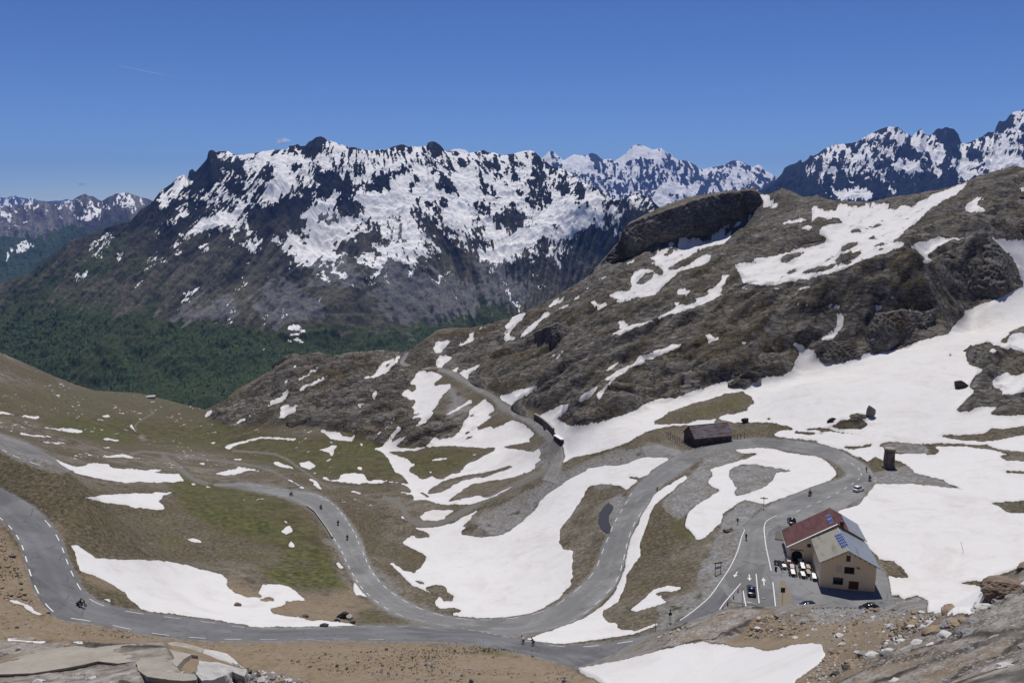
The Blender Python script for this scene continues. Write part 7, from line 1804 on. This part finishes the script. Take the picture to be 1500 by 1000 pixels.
BIKE = None
CYC = [(766, 944.5, 752, 941, 122, (.55, .55, .58), (.02, .02, .03), (.04, .04, .05), 'ahead of the pair above the brown slope', 'white top'),
  (780.5, 947, 768, 944, 122, (.018, .018, .022), (.03, .03, .04), (.02, .02, .02), 'behind of the pair above the brown slope', 'black top'),
  (962.5, 720, 968, 713, 150, (.05, .05, .05), (.02, .022, .02), (.45, .45, .42), 'on the road climbing to the barn', 'pale helmet'),
  (1269, 691.5, 1264, 684, 150, (.02, .02, .025), (.02, .02, .02), (.015, .015, .015), 'at the outer road edge by the memorial column', 'dark top'),
  (1092.8, 790.5, 1091, 800, 130, (.014, .014, .016), (.016, .016, .02), (.012, .012, .014), 'coming down toward the white edge line by the refuge', 'black top')]
for k, (x, y, dx, dy, nr, jc, tc, hc, lb, tp) in enumerate(CYC):
    p, rz = heading((x, y), (dx, dy), nr); p.z += .13
    if BIKE is None: BIKE = bicycle(); m = BIKE
    else: m = copy_tree(BIKE)
    m.location = p; m.rotation_euler = (0, 0, rz); tag(m, 'slim bicycle ' + lb, 'bicycle', 'bicycles on the roads')
    person('cycle', p, rz, jc, tc, hc, 'cyclist in ' + tp + ' ' + lb, True, 'cyclists')
person('stand', hit(1080.3, 766.5, near=130), 1.2, (.02, .018, .018), (.02, .02, .024), (.02, .015, .012), 'person in dark clothes standing on the verge above the road bend', False)

# ------------------------------------------------------------------ terrace in front of the refuge
Z1 = lambda x, y: (1130 + x / 16.667, 800 + y / 16.667)
def table(x, y, ln, cloth_c, label, rz, proto=[None]):
    p = hit(*Z1(x, y), near=122); p.z += .07
    o = empty('terrace_table', p, rz, label, 'table', 'terrace tables')
    m = MB(); m.box(-ln/2, -.42, .70, ln/2, .42, .75); m.build('tabletop', cloth(cloth_c), o, .015)
    for sx in (-1, 1):
        for sy in (-1, 1): MB().box(sx*(ln/2 - .15) - .03, sy*.33 - .03, 0, sx*(ln/2 - .15) + .03, sy*.33 + .03, .70).build('leg', M_WOOD_D, o)
    return o, p
BENCH = None
W_, B_, T_, R_ = (.78, .77, .74), (.36, .31, .25), (.62, .52, .40), (.50, .40, .40)
TABLES = [(420, 400, 2.2, R_, 'pinkish table by the dark wall corner'), (500, 555, 2.2, R_, 'pinkish table in the middle of the first row'), (690, 395, 2.0, T_, 'sand coloured table nearest the arched door'), (745, 500, 2.2, W_, 'white table second from the arched door'),
  (770, 580, 1.4, W_, 'short white table at the middle of the terrace'), (310, 540, 1.4, W_, 'small white table at the roadward edge of the terrace'), (520, 690, 2.4, W_, 'white table at the front roadward corner of the terrace'), (765, 740, 2.2, (.72, .76, .72), 'white table beside the green cushion'),
  (890, 560, 2.0, B_, 'grey brown table in the wall shade'), (900, 690, 2.2, B_, 'grey brown table before the long white one'), (1040, 795, 2.6, W_, 'long white table closest to the refuge corner')]
SHORT = ['pinkish table by the wall corner', 'pinkish table amid the first row', 'sand coloured table by the arched door', 'white table second from the arched door', 'short white middle table', 'small roadward white table', 'white front corner table', 'white table with green cushion', 'shaded grey brown table', 'sunlit grey brown table', 'long white corner table']
trz = math.atan2(-.978, -.208)
rng = random.Random(3); SEAT = [(0, 1, (.20, .09, .10)), (1, -1, (.03, .03, .05)), (1, 1, (.30, .22, .24)), (3, 1, (.03, .03, .03)), (4, -1, (.05, .04, .06)), (6, -1, (.16, .05, .05)), (6, 1, (.03, .03, .03)), (7, -1, (.06, .22, .05)), (7, 1, (.05, .04, .07)), (8, 1, (.26, .12, .13)), (9, -1, (.08, .07, .09))]
SEAT_LB = {(.20, .09, .10): 'dull red', (.03, .03, .05): 'navy', (.30, .22, .24): 'pale pink', (.03, .03, .03): 'black', (.05, .04, .06): 'dark violet', (.16, .05, .05): 'red', (.06, .22, .05): 'green', (.05, .04, .07): 'dark blue', (.26, .12, .13): 'rose', (.08, .07, .09): 'charcoal'}
for i, (x, y, ln, c, lb) in enumerate(TABLES):
    rz = trz + rng.uniform(-.1, .1); o, p = table(x, y, ln, c, lb, rz)
    for s in (-1, 1):
        if BENCH is None:
            BENCH = empty('bench'); MB().box(-1.0, -.15, .42, 1.0, .15, .46).build('seat', M_WOOD_D, BENCH)
            for sx in (-.8, .8): MB().box(sx - .05, -.13, 0, sx + .05, .13, .42).build('leg', M_WOOD_D, BENCH)
            b = BENCH
        else: b = copy_tree(BENCH)
        q = p + Matrix.Rotation(rz, 3, 'Z') @ Vector((0, s*.72, 0)); b.location = q; b.rotation_euler = (0, 0, rz)
        tag(b, 'dark bench on the %s side of the %s' % ('road' if s < 0 else 'wall', SHORT[i]), 'bench', 'terrace benches')
        for ti, ss, cc in SEAT:
            if ti == i and ss == s:
                person('sit', q + Matrix.Rotation(rz, 3, 'Z') @ Vector((rng.uniform(-.3, .3), -.02*s, -.08)), rz - s*math.pi/2, cc, (.03, .03, .04), (.04, .028, .02), 'guest in %s, %s side of the %s' % (SEAT_LB[cc], 'road' if s < 0 else 'wall', SHORT[i]), False, 'guests at the terrace tables')
for k, (x, y, c) in enumerate(((155, 460, (.10, .09, .09)), (240, 465, (.03, .03, .035)), (322, 480, (.05, .05, .07)))):
    p = hit(*Z1(x, y), near=122); p.z += .07; m = copy_tree(MOTO); m.location = p; m.rotation_euler = (0, 0, trz + .9 + k*.1); m['group'] = 'motorcycles parked at the terrace'
    tag(m, ['parked motorcycle closest to the road beside the terrace', 'parked motorcycle in the middle of three beside the terrace', 'parked motorcycle closest to the terrace tables'][k], 'motorcycle')

# ------------------------------------------------------------------ loose rocks
def rock_mat(name, a, b, sc=1.2):
    t = NT(name); o = t.obj(); n = t.noise(sc, 9, .68, o, .4); f = t.noise(sc*7, 6, .7, o)
    t.col(t.mix(t.range(f, .3, .7), t.mix(t.range(n, .35, .65), a, b), t.mix(n, a, tuple(min(1, x*1.3) for x in b)))).rough(.92); t.bump(t.math('ADD', n, t.math('MULTIPLY', f, .4)), .12, .8); return t.m
RM = {'grey': rock_mat('grey_rock', (.10, .09, .08), (.25, .235, .215)), 'brown': rock_mat('brown_rock', (.10, .07, .05), (.26, .20, .145)), 'pale': rock_mat('pale_rock', (.20, .18, .155), (.42, .39, .355), 2.0), 'dark': rock_mat('dark_rock', (.022, .020, .018), (.085, .076, .066), .8), 'slab': rock_mat('slab_rock', (.20, .178, .145), (.36, .325, .27), .8), 'white': rock_mat('white_rock', (.30, .28, .255), (.58, .56, .53), 3.0)}
def boulder(px, py, sx, sy, sz, kind, label, seed, near=3, rz=0.0, sink=.3, name='boulder', cut=5, group=None, tilt=(0, 0)):
    r = random.Random(seed); bm = bmesh.new(); bmesh.ops.create_icosphere(bm, subdivisions=cut, radius=1.0)
    planes = [(Vector((r.gauss(0, 1), r.gauss(0, 1), r.gauss(0, .8))).normalized(), r.uniform(.55, .9)) for _ in range(9)]
    V = np.array([v.co[:] for v in bm.verts])
    for n, d in planes:
        s = V @ np.array(n) - d; V -= np.outer(np.maximum(s, 0) * .94, np.array(n))
    V += V * (.10 * fbm(V[:, 0]*3 + seed*7 + V[:, 2]*1.7, V[:, 1]*3 + V[:, 2]*2.3, 1.2, 5, seed, .6, True))[:, None]
    V *= np.array([sx, sy, sz])
    for v, c in zip(bm.verts, V): v.co = c
    me = bpy.data.meshes.new(name); bm.to_mesh(me); bm.free(); me.materials.append(RM[kind])
    o = bpy.data.objects.new(name, me); COL.objects.link(o); p = hit(px, py, near=near); o.location = p + Vector((0, 0, sz*(1 - 2*sink))); o.rotation_euler = (tilt[0], tilt[1], rz)
    return tag(o, label, 'rock', group)
boulder(348.5, 888, .85, .7, .75, 'brown', 'brown boulder lying alone on the big snow patch', 1, 120)
boulder(475, 918, 1.0, .7, .55, 'dark', 'low dark boulder at the road edge where the snow thins', 2, 120)
boulder(494, 909, .7, .6, .5, 'grey', 'grey block at the upper end of the little rock heap above the road', 3, 120)
boulder(503, 904, 1.5, 1.0, 1.0, 'dark', 'largest dark block of the little rock heap above the road', 4, 120)
boulder(513, 906, 1.1, .9, .8, 'pale', 'pale flat block beside the largest dark block above the road', 5, 120)
boulder(517, 911, .8, .6, .5, 'brown', 'brown block at the foot of the little rock heap near the grass', 6, 120)
boulder(448, 903, .8, .5, .5, 'brown', 'small brown boulder on the bare soil between two snow tongues', 7, 120)
boulder(1275.5, 610, 1.6, 1.2, 3.0, 'grey', 'upright pointed rock on the snowfield behind the column', 8, 200, sink=.25)
boulder(1218, 617, 2.0, 1.2, 1.0, 'dark', 'low dark rock on the snow beside the brown mound', 9, 200)
boulder(1092, 617, 1.8, 1.0, 1.0, 'dark', 'dark rock on the snow just behind the barn roof end', 10, 200)
boulder(1100, 555, 5.5, 3.0, 2.6, 'dark', 'wide dark rock at the snow edge under the cliffs', 11, 250)
boulder(1406, 566, 3.0, 1.6, 1.6, 'dark', 'dark rock tip in the snow beside the big rock island', 12, 200)
boulder(690, 1002, .33, .30, .42, 'grey', 'rounded grey stone poking up alone in the middle near the viewer', 13, 3, sink=.15)
# slabs at the viewer's feet
def slab_rock(pts, off, thick, kind, label, seed, noise=.03, name='rock_slab'):
    P = [hit(*p, near=3) for p in conv(pts)]; P = [p * ((p.y - off) / p.y) for p in P]; c = sum(P, Vector()) / len(P)
    bm = bmesh.new(); top = [bm.verts.new(p - c) for p in P]; f = bm.faces.new(top); r = bmesh.ops.extrude_face_region(bm, geom=[f])
    for v in r['geom']:
        if isinstance(v, bmesh.types.BMVert): v.co += Vector((0, .10, -thick)) * random.Random(seed + v.index).uniform(.85, 1.1)
    bmesh.ops.triangulate(bm, faces=bm.faces); bmesh.ops.subdivide_edges(bm, edges=[e for e in bm.edges if e.calc_length() > .12], cuts=5, use_grid_fill=True); bmesh.ops.triangulate(bm, faces=bm.faces)
    bmesh.ops.recalc_face_normals(bm, faces=bm.faces); bm.normal_update()
    V = np.array([v.co[:] for v in bm.verts]); n = fbm(V[:, 0] + V[:, 2]*.7, V[:, 1]*1.5 + V[:, 2], .42, 5, seed, .55, True) + .5 * fbm(V[:, 0]*2 + V[:, 2], V[:, 1] + V[:, 2]*2, .09, 3, seed + 5, .6)
    for v, q in zip(bm.verts, n): v.co += v.normal * float(q) * noise
    me = bpy.data.meshes.new(name); bm.to_mesh(me); bm.free(); me.materials.append(RM[kind]); o = bpy.data.objects.new(name, me); COL.objects.link(o); o.location = c
    return tag(o, label, 'rock')
slab_rock("F1 -60,345 0,330 180,265 380,205 560,180 700,165 870,190 960,165 1080,152 F2 40,150 200,138 340,122 440,132 540,160 622,185 600,215 560,248 500,240 420,290 368,350 330,330 200,260 100,285 0,300 F1 1080,320 900,300 760,335 640,355 460,385 300,410 0,420 -60,425", .30, .5, 'slab', 'long flat tan and grey slab with a smooth top nearest the viewer', 61, .018)
slab_rock("F2 0,308 100,292 200,268 330,338 365,360 405,414 550,434 545,470 420,478 300,470 100,440 20,385", .42, .35, 'slab', 'broken lower step of brown slab below the long flat one', 62, .02)
slab_rock("F2 560,425 585,310 620,190 700,200 770,215 830,230 900,290 950,340 1000,392 985,440 930,420 870,400 800,440 700,475 600,478", .50, .45, 'white', 'pale jagged rock with a flat upper face at the end of the long slab', 63, .045, 'boulder')
boulder(27, 972, .055, .04, .03, 'white', 'small white stone lying on the tan end of the long slab', 25, 3, .4, -3.2)
boulder(15, 962, .30, .2, .12, 'pale', 'pale grey rock in the corner beside the tan slab', 26, 3, .2, .35)
boulder(28, 942, .26, .12, .06, 'slab', 'thin grey slab with snow along its back', 27, 3, .05, .3)
# outcrop on the slope to the right
boulder(1476, 874, 1.15, .8, .70, 'brown', 'big rounded outcrop at the edge of the snowfield close by', 31, 20, .3, .35, 'rock_outcrop', 6)
boulder(1503, 848, .85, .6, .5, 'brown', 'rock rising behind the big rounded outcrop', 32, 20, .9, .35, 'rock_outcrop', 5)
boulder(1425, 952, .55, .3, .24, 'grey', 'dark cracked block low on the rocky slope', 33, 12, .35, .4, 'rock_outcrop', 6)
boulder(1466, 940, .45, .25, .18, 'pale', 'pale block above the cracked one on the rocky slope', 34, 12, .2, .4, 'rock_outcrop', 5)
boulder(1380, 938, .4, .22, .15, 'pale', 'flat pale block at the border of earth and rock', 35, 12, .4, .4)
boulder(1340, 968, .5, .22, .15, 'grey', 'grey ledge halfway down the rocky slope', 36, 12, .4, .4)
boulder(1435, 922, .18, .13, .12, 'brown', 'reddish brown stone standing out on the rocky slope', 37, 12, .1, .3)
# ------------------------------------------------------------------ stones and tufts too many to count
def scatter_stones(name, n, region, rmin, rmax, mats, seed, near=3, sub=1):
    rng = np.random.default_rng(seed); V, F, MI = [], [], []
    bmx = bmesh.new(); bmesh.ops.create_icosphere(bmx, subdivisions=sub, radius=1.0); bv = np.array([v.co[:] for v in bmx.verts]); bf = [tuple(v.index for v in f.verts) for f in bmx.faces]; bmx.free()
    xs = np.array([p[0] for p in region]); ys = np.array([p[1] for p in region]); img = np.zeros((MH, MW)); fill(img, region, 1)
    k = 0
    while k < n:
        x, y = rng.uniform(xs.min(), xs.max()), rng.uniform(ys.min(), ys.max())
        if sample(img, np.array([x]), np.array([y]))[0] < .5: continue
        if sample(M_snow, np.array([x]), np.array([y]))[0] > .3: continue
        p = hit(x, y, near=near); r = min(rmax, rmin * (rng.pareto(2.2) + 1)) * (min(1, max(.22, p.y / 38)) if near >= 10 else 1); sd = int(rng.integers(9999)); q = bv * (rng.uniform(.6, 1.15, (len(bv), 1)) if sub == 1 else (.8 + .42 * fbm(bv[:, 0] + sd, bv[:, 1] + bv[:, 2] * 1.3, .9, 4, sd, .6, True))[:, None]) * np.array([r, r*rng.uniform(.6, 1), r*rng.uniform(.4, .8)])
        an = rng.uniform(0, 6.28); c, s = math.cos(an), math.sin(an); q = np.stack([q[:, 0]*c - q[:, 1]*s, q[:, 0]*s + q[:, 1]*c, q[:, 2]], 1) + np.array(p) + np.array([0, 0, r*.12]); o = len(V)
        V += [tuple(v) for v in q]; F += [tuple(i + o for i in f) for f in bf]; MI += [int(rng.integers(len(mats)))] * len(bf); k += 1
    me = bpy.data.meshes.new(name); me.from_pydata(V, [], F); me.update()
    for m in mats: me.materials.append(m)
    me.polygons.foreach_set('material_index', MI); o = bpy.data.objects.new(name, me); COL.objects.link(o); return tag(o, kind='stuff')
SM = [plain('stone_grey', (.22, .21, .20), .9, .35, 5), plain('stone_dark', (.075, .07, .065), .9, .3, 5), plain('stone_pale', (.48, .46, .43), .9, .2, 5), plain('stone_tan', (.26, .195, .13), .9, .3, 5)]
scatter_stones('gravel', 4200, [(-60, 975), (180, 985), (330, 990), (345, 965), (440, 968), (560, 1000), (560, 1040), (-60, 1040)], .02, .10, [SM[0], SM[1], SM[0], SM[2]], 1)
scatter_stones('gravel', 500, [(-40, 938), (130, 935), (140, 955), (-40, 965)], .02, .09, [SM[0], SM[1], SM[2]], 2)
scatter_stones('rubble', 3800, [(1200, 1000), (1260, 960), (1330, 920), (1400, 880), (1440, 860), (1560, 830), (1560, 1030), (1180, 1030)], .045, .42, [SM[0], SM[1], SM[2], SM[3]], 3, 10)
scatter_stones('rubble', 420, [(1240, 985), (1330, 930), (1400, 890), (1440, 870), (1560, 840), (1560, 1010), (1250, 1010)], .18, .60, [SM[0], SM[2], SM[0], SM[3]], 13, 10, 3)
scatter_stones('rubble', 2200, [(940, 940), (1060, 900), (1290, 892), (1400, 885), (1330, 930), (1200, 1000), (1160, 1020), (1230, 940), (1120, 935)], .05, .32, [SM[3], SM[2], SM[0], SM[3]], 4, 20)
scatter_stones('rubble', 2600, [(0, 905), (150, 920), (300, 945), (560, 945), (780, 960), (860, 1000), (560, 1000), (400, 965), (150, 930), (0, 930)], .06, .40, [SM[3], SM[3], SM[0], SM[1]], 5, 30)
scatter_stones('rubble', 700, [(0, 770), (30, 830), (50, 880), (80, 905), (0, 915)], .08, .5, [SM[3], SM[3], SM[1]], 6, 60)
def tufts(n_list, seed):
    rng = np.random.default_rng(seed); V, F = [], []
    for (x0, y0, x1, y1, n, h, near) in n_list:
        for _ in range(n):
            p = hit(rng.normal((x0 + x1)/2, (x1 - x0)/4), rng.normal((y0 + y1)/2, (y1 - y0)/4), near=near)
            for b in range(14):
                an = rng.uniform(0, 6.28); d = np.array([math.cos(an), math.sin(an), 0]); w = np.array([-d[1], d[0], 0]) * h*.09; hh = h*rng.uniform(.5, 1.1); q = np.array(p) + d*rng.uniform(0, h*.4); o = len(V)
                V += [tuple(q - w), tuple(q + w), tuple(q + d*hh*.45 + np.array([0, 0, hh]))]; F.append((o, o + 1, o + 2))
    me = bpy.data.meshes.new('grass'); me.from_pydata(V, [], F); me.update(); me.materials.append(plain('dry_green_grass', (.070, .075, .032), .9, .5, .6)); o = bpy.data.objects.new('grass', me); COL.objects.link(o); tag(o, kind='stuff')
tufts([(1440, 885, 1500, 905, 130, .09, 12), (1400, 900, 1440, 918, 120, .09, 12), (1365, 905, 1415, 930, 110, .09, 12), (1370, 970, 1500, 985, 160, .1, 8), (1330, 975, 1390, 995, 80, .1, 8), (80, 985, 220, 1000, 130, .05, 3), (60, 938, 140, 955, 120, .07, 3), (370, 968, 440, 985, 60, .05, 3), (1180, 889, 1275, 892, 40, .12, 30), (940, 915, 1100, 925, 90, .15, 30),
       (640, 945, 830, 960, 420, .22, 40), (570, 945, 680, 975, 200, .2, 40), (1290, 905, 1360, 940, 60, .15, 12)], 9)

# ------------------------------------------------------------------ far away huts, waterfall valley, sky
def hut(px, py, w, h, label):
    a, e = ray(px, py); # stands on the far valley floor / grass rim
    p = hit(px, py, near=500); o = empty('farm_building', p, .3, label, 'building')
    MB().box(-w/2, -w*.3, -2, w/2, w*.3, h).build('wall', plain('pale_wall', (.34, .32, .29), .9), o)
    MB().prism([(-w*.36, h), (w*.36, h), (0, h*1.7)], -w/2 - .4, w/2 + .4, 'x').build('roof', plain('pale_roof', (.50, .47, .44), .8), o)
hut(222, 584, 6, 2.2, 'small pale building at the rim of the green meadow')
def volume(name, mb, dens, col=(1, 1, 1)):
    m = bpy.data.materials.new(name); m.use_nodes = True; t = m.node_tree; t.nodes.clear(); o = t.nodes.new('ShaderNodeOutputMaterial'); v = t.nodes.new('ShaderNodeVolumePrincipled')
    v.inputs['Color'].default_value = (*col, 1); v.inputs['Density'].default_value = dens; v.inputs['Anisotropy'].default_value = .3; t.links.new(v.outputs[0], o.inputs['Volume'])
    return tag(mb.build(name, m), kind='stuff')
def skypt(px, py, Y): a, e = ray(px, py); return Vector((float(a)*Y, Y, float(e)*Y))
cm = NT('cloud_vapour'); cm.t.nodes.remove(cm.b); tr = cm.n('BsdfTransparent'); df = cm.n('BsdfDiffuse', {'Color': (.9, .9, .9)}); tl = cm.n('BsdfTranslucent', {'Color': (.9, .9, .9)}); ad = cm.n('MixShader', {0: .9}); cm.t.links.new(df.outputs[0], ad.inputs[1]); cm.t.links.new(tl.outputs[0], ad.inputs[2])
lw = cm.n('LayerWeight', {'Blend': .5}); fc = cm.math('MULTIPLY', cm.range(lw.outputs['Facing'], .95, .1), cm.range(cm.noise(.006, 6, .65, cm.pos()), .35, .62, 0, .55)); mx = cm.n('MixShader', {0: fc}); cm.t.links.new(tr.outputs[0], mx.inputs[1]); cm.t.links.new(ad.outputs[0], mx.inputs[2]); cm.t.links.new(mx.outputs[0], cm.out.inputs[0])
for cx, cy, cY, puffs in ((414, 207, 38000, ((-160, -70, 120), (-60, 10, 150), (80, 60, 140), (210, 50, 110), (10, -20, 130), (300, 40, 70))), (121, 270, 42000, ((-110, 0, 90), (30, 20, 100), (120, 0, 70), (-30, 10, 100)))):
    c = skypt(cx, cy, cY); m = MB()
    for dx, dz, r in puffs: m.ball(c + Vector((dx, 0, dz)), (r*1.4, r*1.4, r*.8), 18, 11)
    tag(m.build('cloud', cm.m), kind='stuff')
P0, P1 = skypt(169, 95.5, 40000), skypt(262, 114, 40000)
volume('vapour_trail', MB().tube([P0.lerp(P1, q) for q in np.linspace(0, 1, 9)], [12, 22, 28, 30, 30, 28, 22, 14, 5], 8), .0045)
HAZE = 2.3e-5
# ------------------------------------------------------------------ camera, daylight, air
cam = bpy.data.cameras.new('camera'); cam_o = bpy.data.objects.new('camera', cam); COL.objects.link(cam_o)
cam.sensor_width = 36.0; cam.lens = FOC * 36.0 / 1500.0; cam.clip_start = .1; cam.clip_end = 120000
cam_o.rotation_euler = (math.pi / 2 - PITCH, 0, 0); SC.camera = cam_o

SUN_EL, SUN_AZ = math.radians(66), math.radians(6)     # ahead of the viewer and high
sd = Vector((math.cos(SUN_EL) * math.sin(SUN_AZ), math.cos(SUN_EL) * math.cos(SUN_AZ), math.sin(SUN_EL)))
sl = bpy.data.lights.new('sun', 'SUN'); sl.energy = 4.3; sl.angle = math.radians(.53); sl.color = (1.0, .965, .91)
so = bpy.data.objects.new('sun', sl); COL.objects.link(so)
so.rotation_euler = (-sd).to_track_quat('-Z', 'Y').to_euler()
w = bpy.data.worlds.new('World'); SC.world = w; w.use_nodes = True
nt = w.node_tree; bg = nt.nodes['Background']
sky = nt.nodes.new('ShaderNodeTexSky'); sky.sky_type = 'NISHITA'; sky.sun_disc = False
sky.sun_elevation = SUN_EL; sky.sun_rotation = SUN_AZ; sky.altitude = 2700; sky.air_density = .8; sky.dust_density = .15; sky.ozone_density = 4.5
hs = nt.nodes.new('ShaderNodeHueSaturation'); hs.inputs['Saturation'].default_value = 1.16; hs.inputs['Value'].default_value = 1.0; hs.inputs['Hue'].default_value = .512
nt.links.new(sky.outputs[0], hs.inputs['Color']); nt.links.new(hs.outputs[0], bg.inputs['Color']); bg.inputs['Strength'].default_value = .09

if HAZE > 0:
    hm = bpy.data.materials.new('haze'); hm.use_nodes = True; ht = hm.node_tree; ht.nodes.clear()
    ho = ht.nodes.new('ShaderNodeOutputMaterial'); hv = ht.nodes.new('ShaderNodeVolumePrincipled')
    hv.inputs['Color'].default_value = (.17, .38, 1.0, 1); hv.inputs['Density'].default_value = HAZE; hv.inputs['Anisotropy'].default_value = 0.0
    ht.links.new(hv.outputs[0], ho.inputs['Volume'])
    tag(MB().box(-32000, -1200, -2600, 32000, 34000, 1750).build('haze', hm), kind='stuff')

SC.view_settings.view_transform = 'Standard'; SC.view_settings.look = 'None'; SC.view_settings.exposure = 0; SC.view_settings.gamma = 1
SC.cycles.use_denoising = True; SC.cycles.denoiser = 'OPENIMAGEDENOISE'; SC.cycles.denoising_input_passes = 'RGB_ALBEDO_NORMAL'; SC.cycles.denoising_prefilter = 'ACCURATE'
SC.cycles.volume_bounces = 0; SC.cycles.max_bounces = 6; SC.cycles.diffuse_bounces = 3
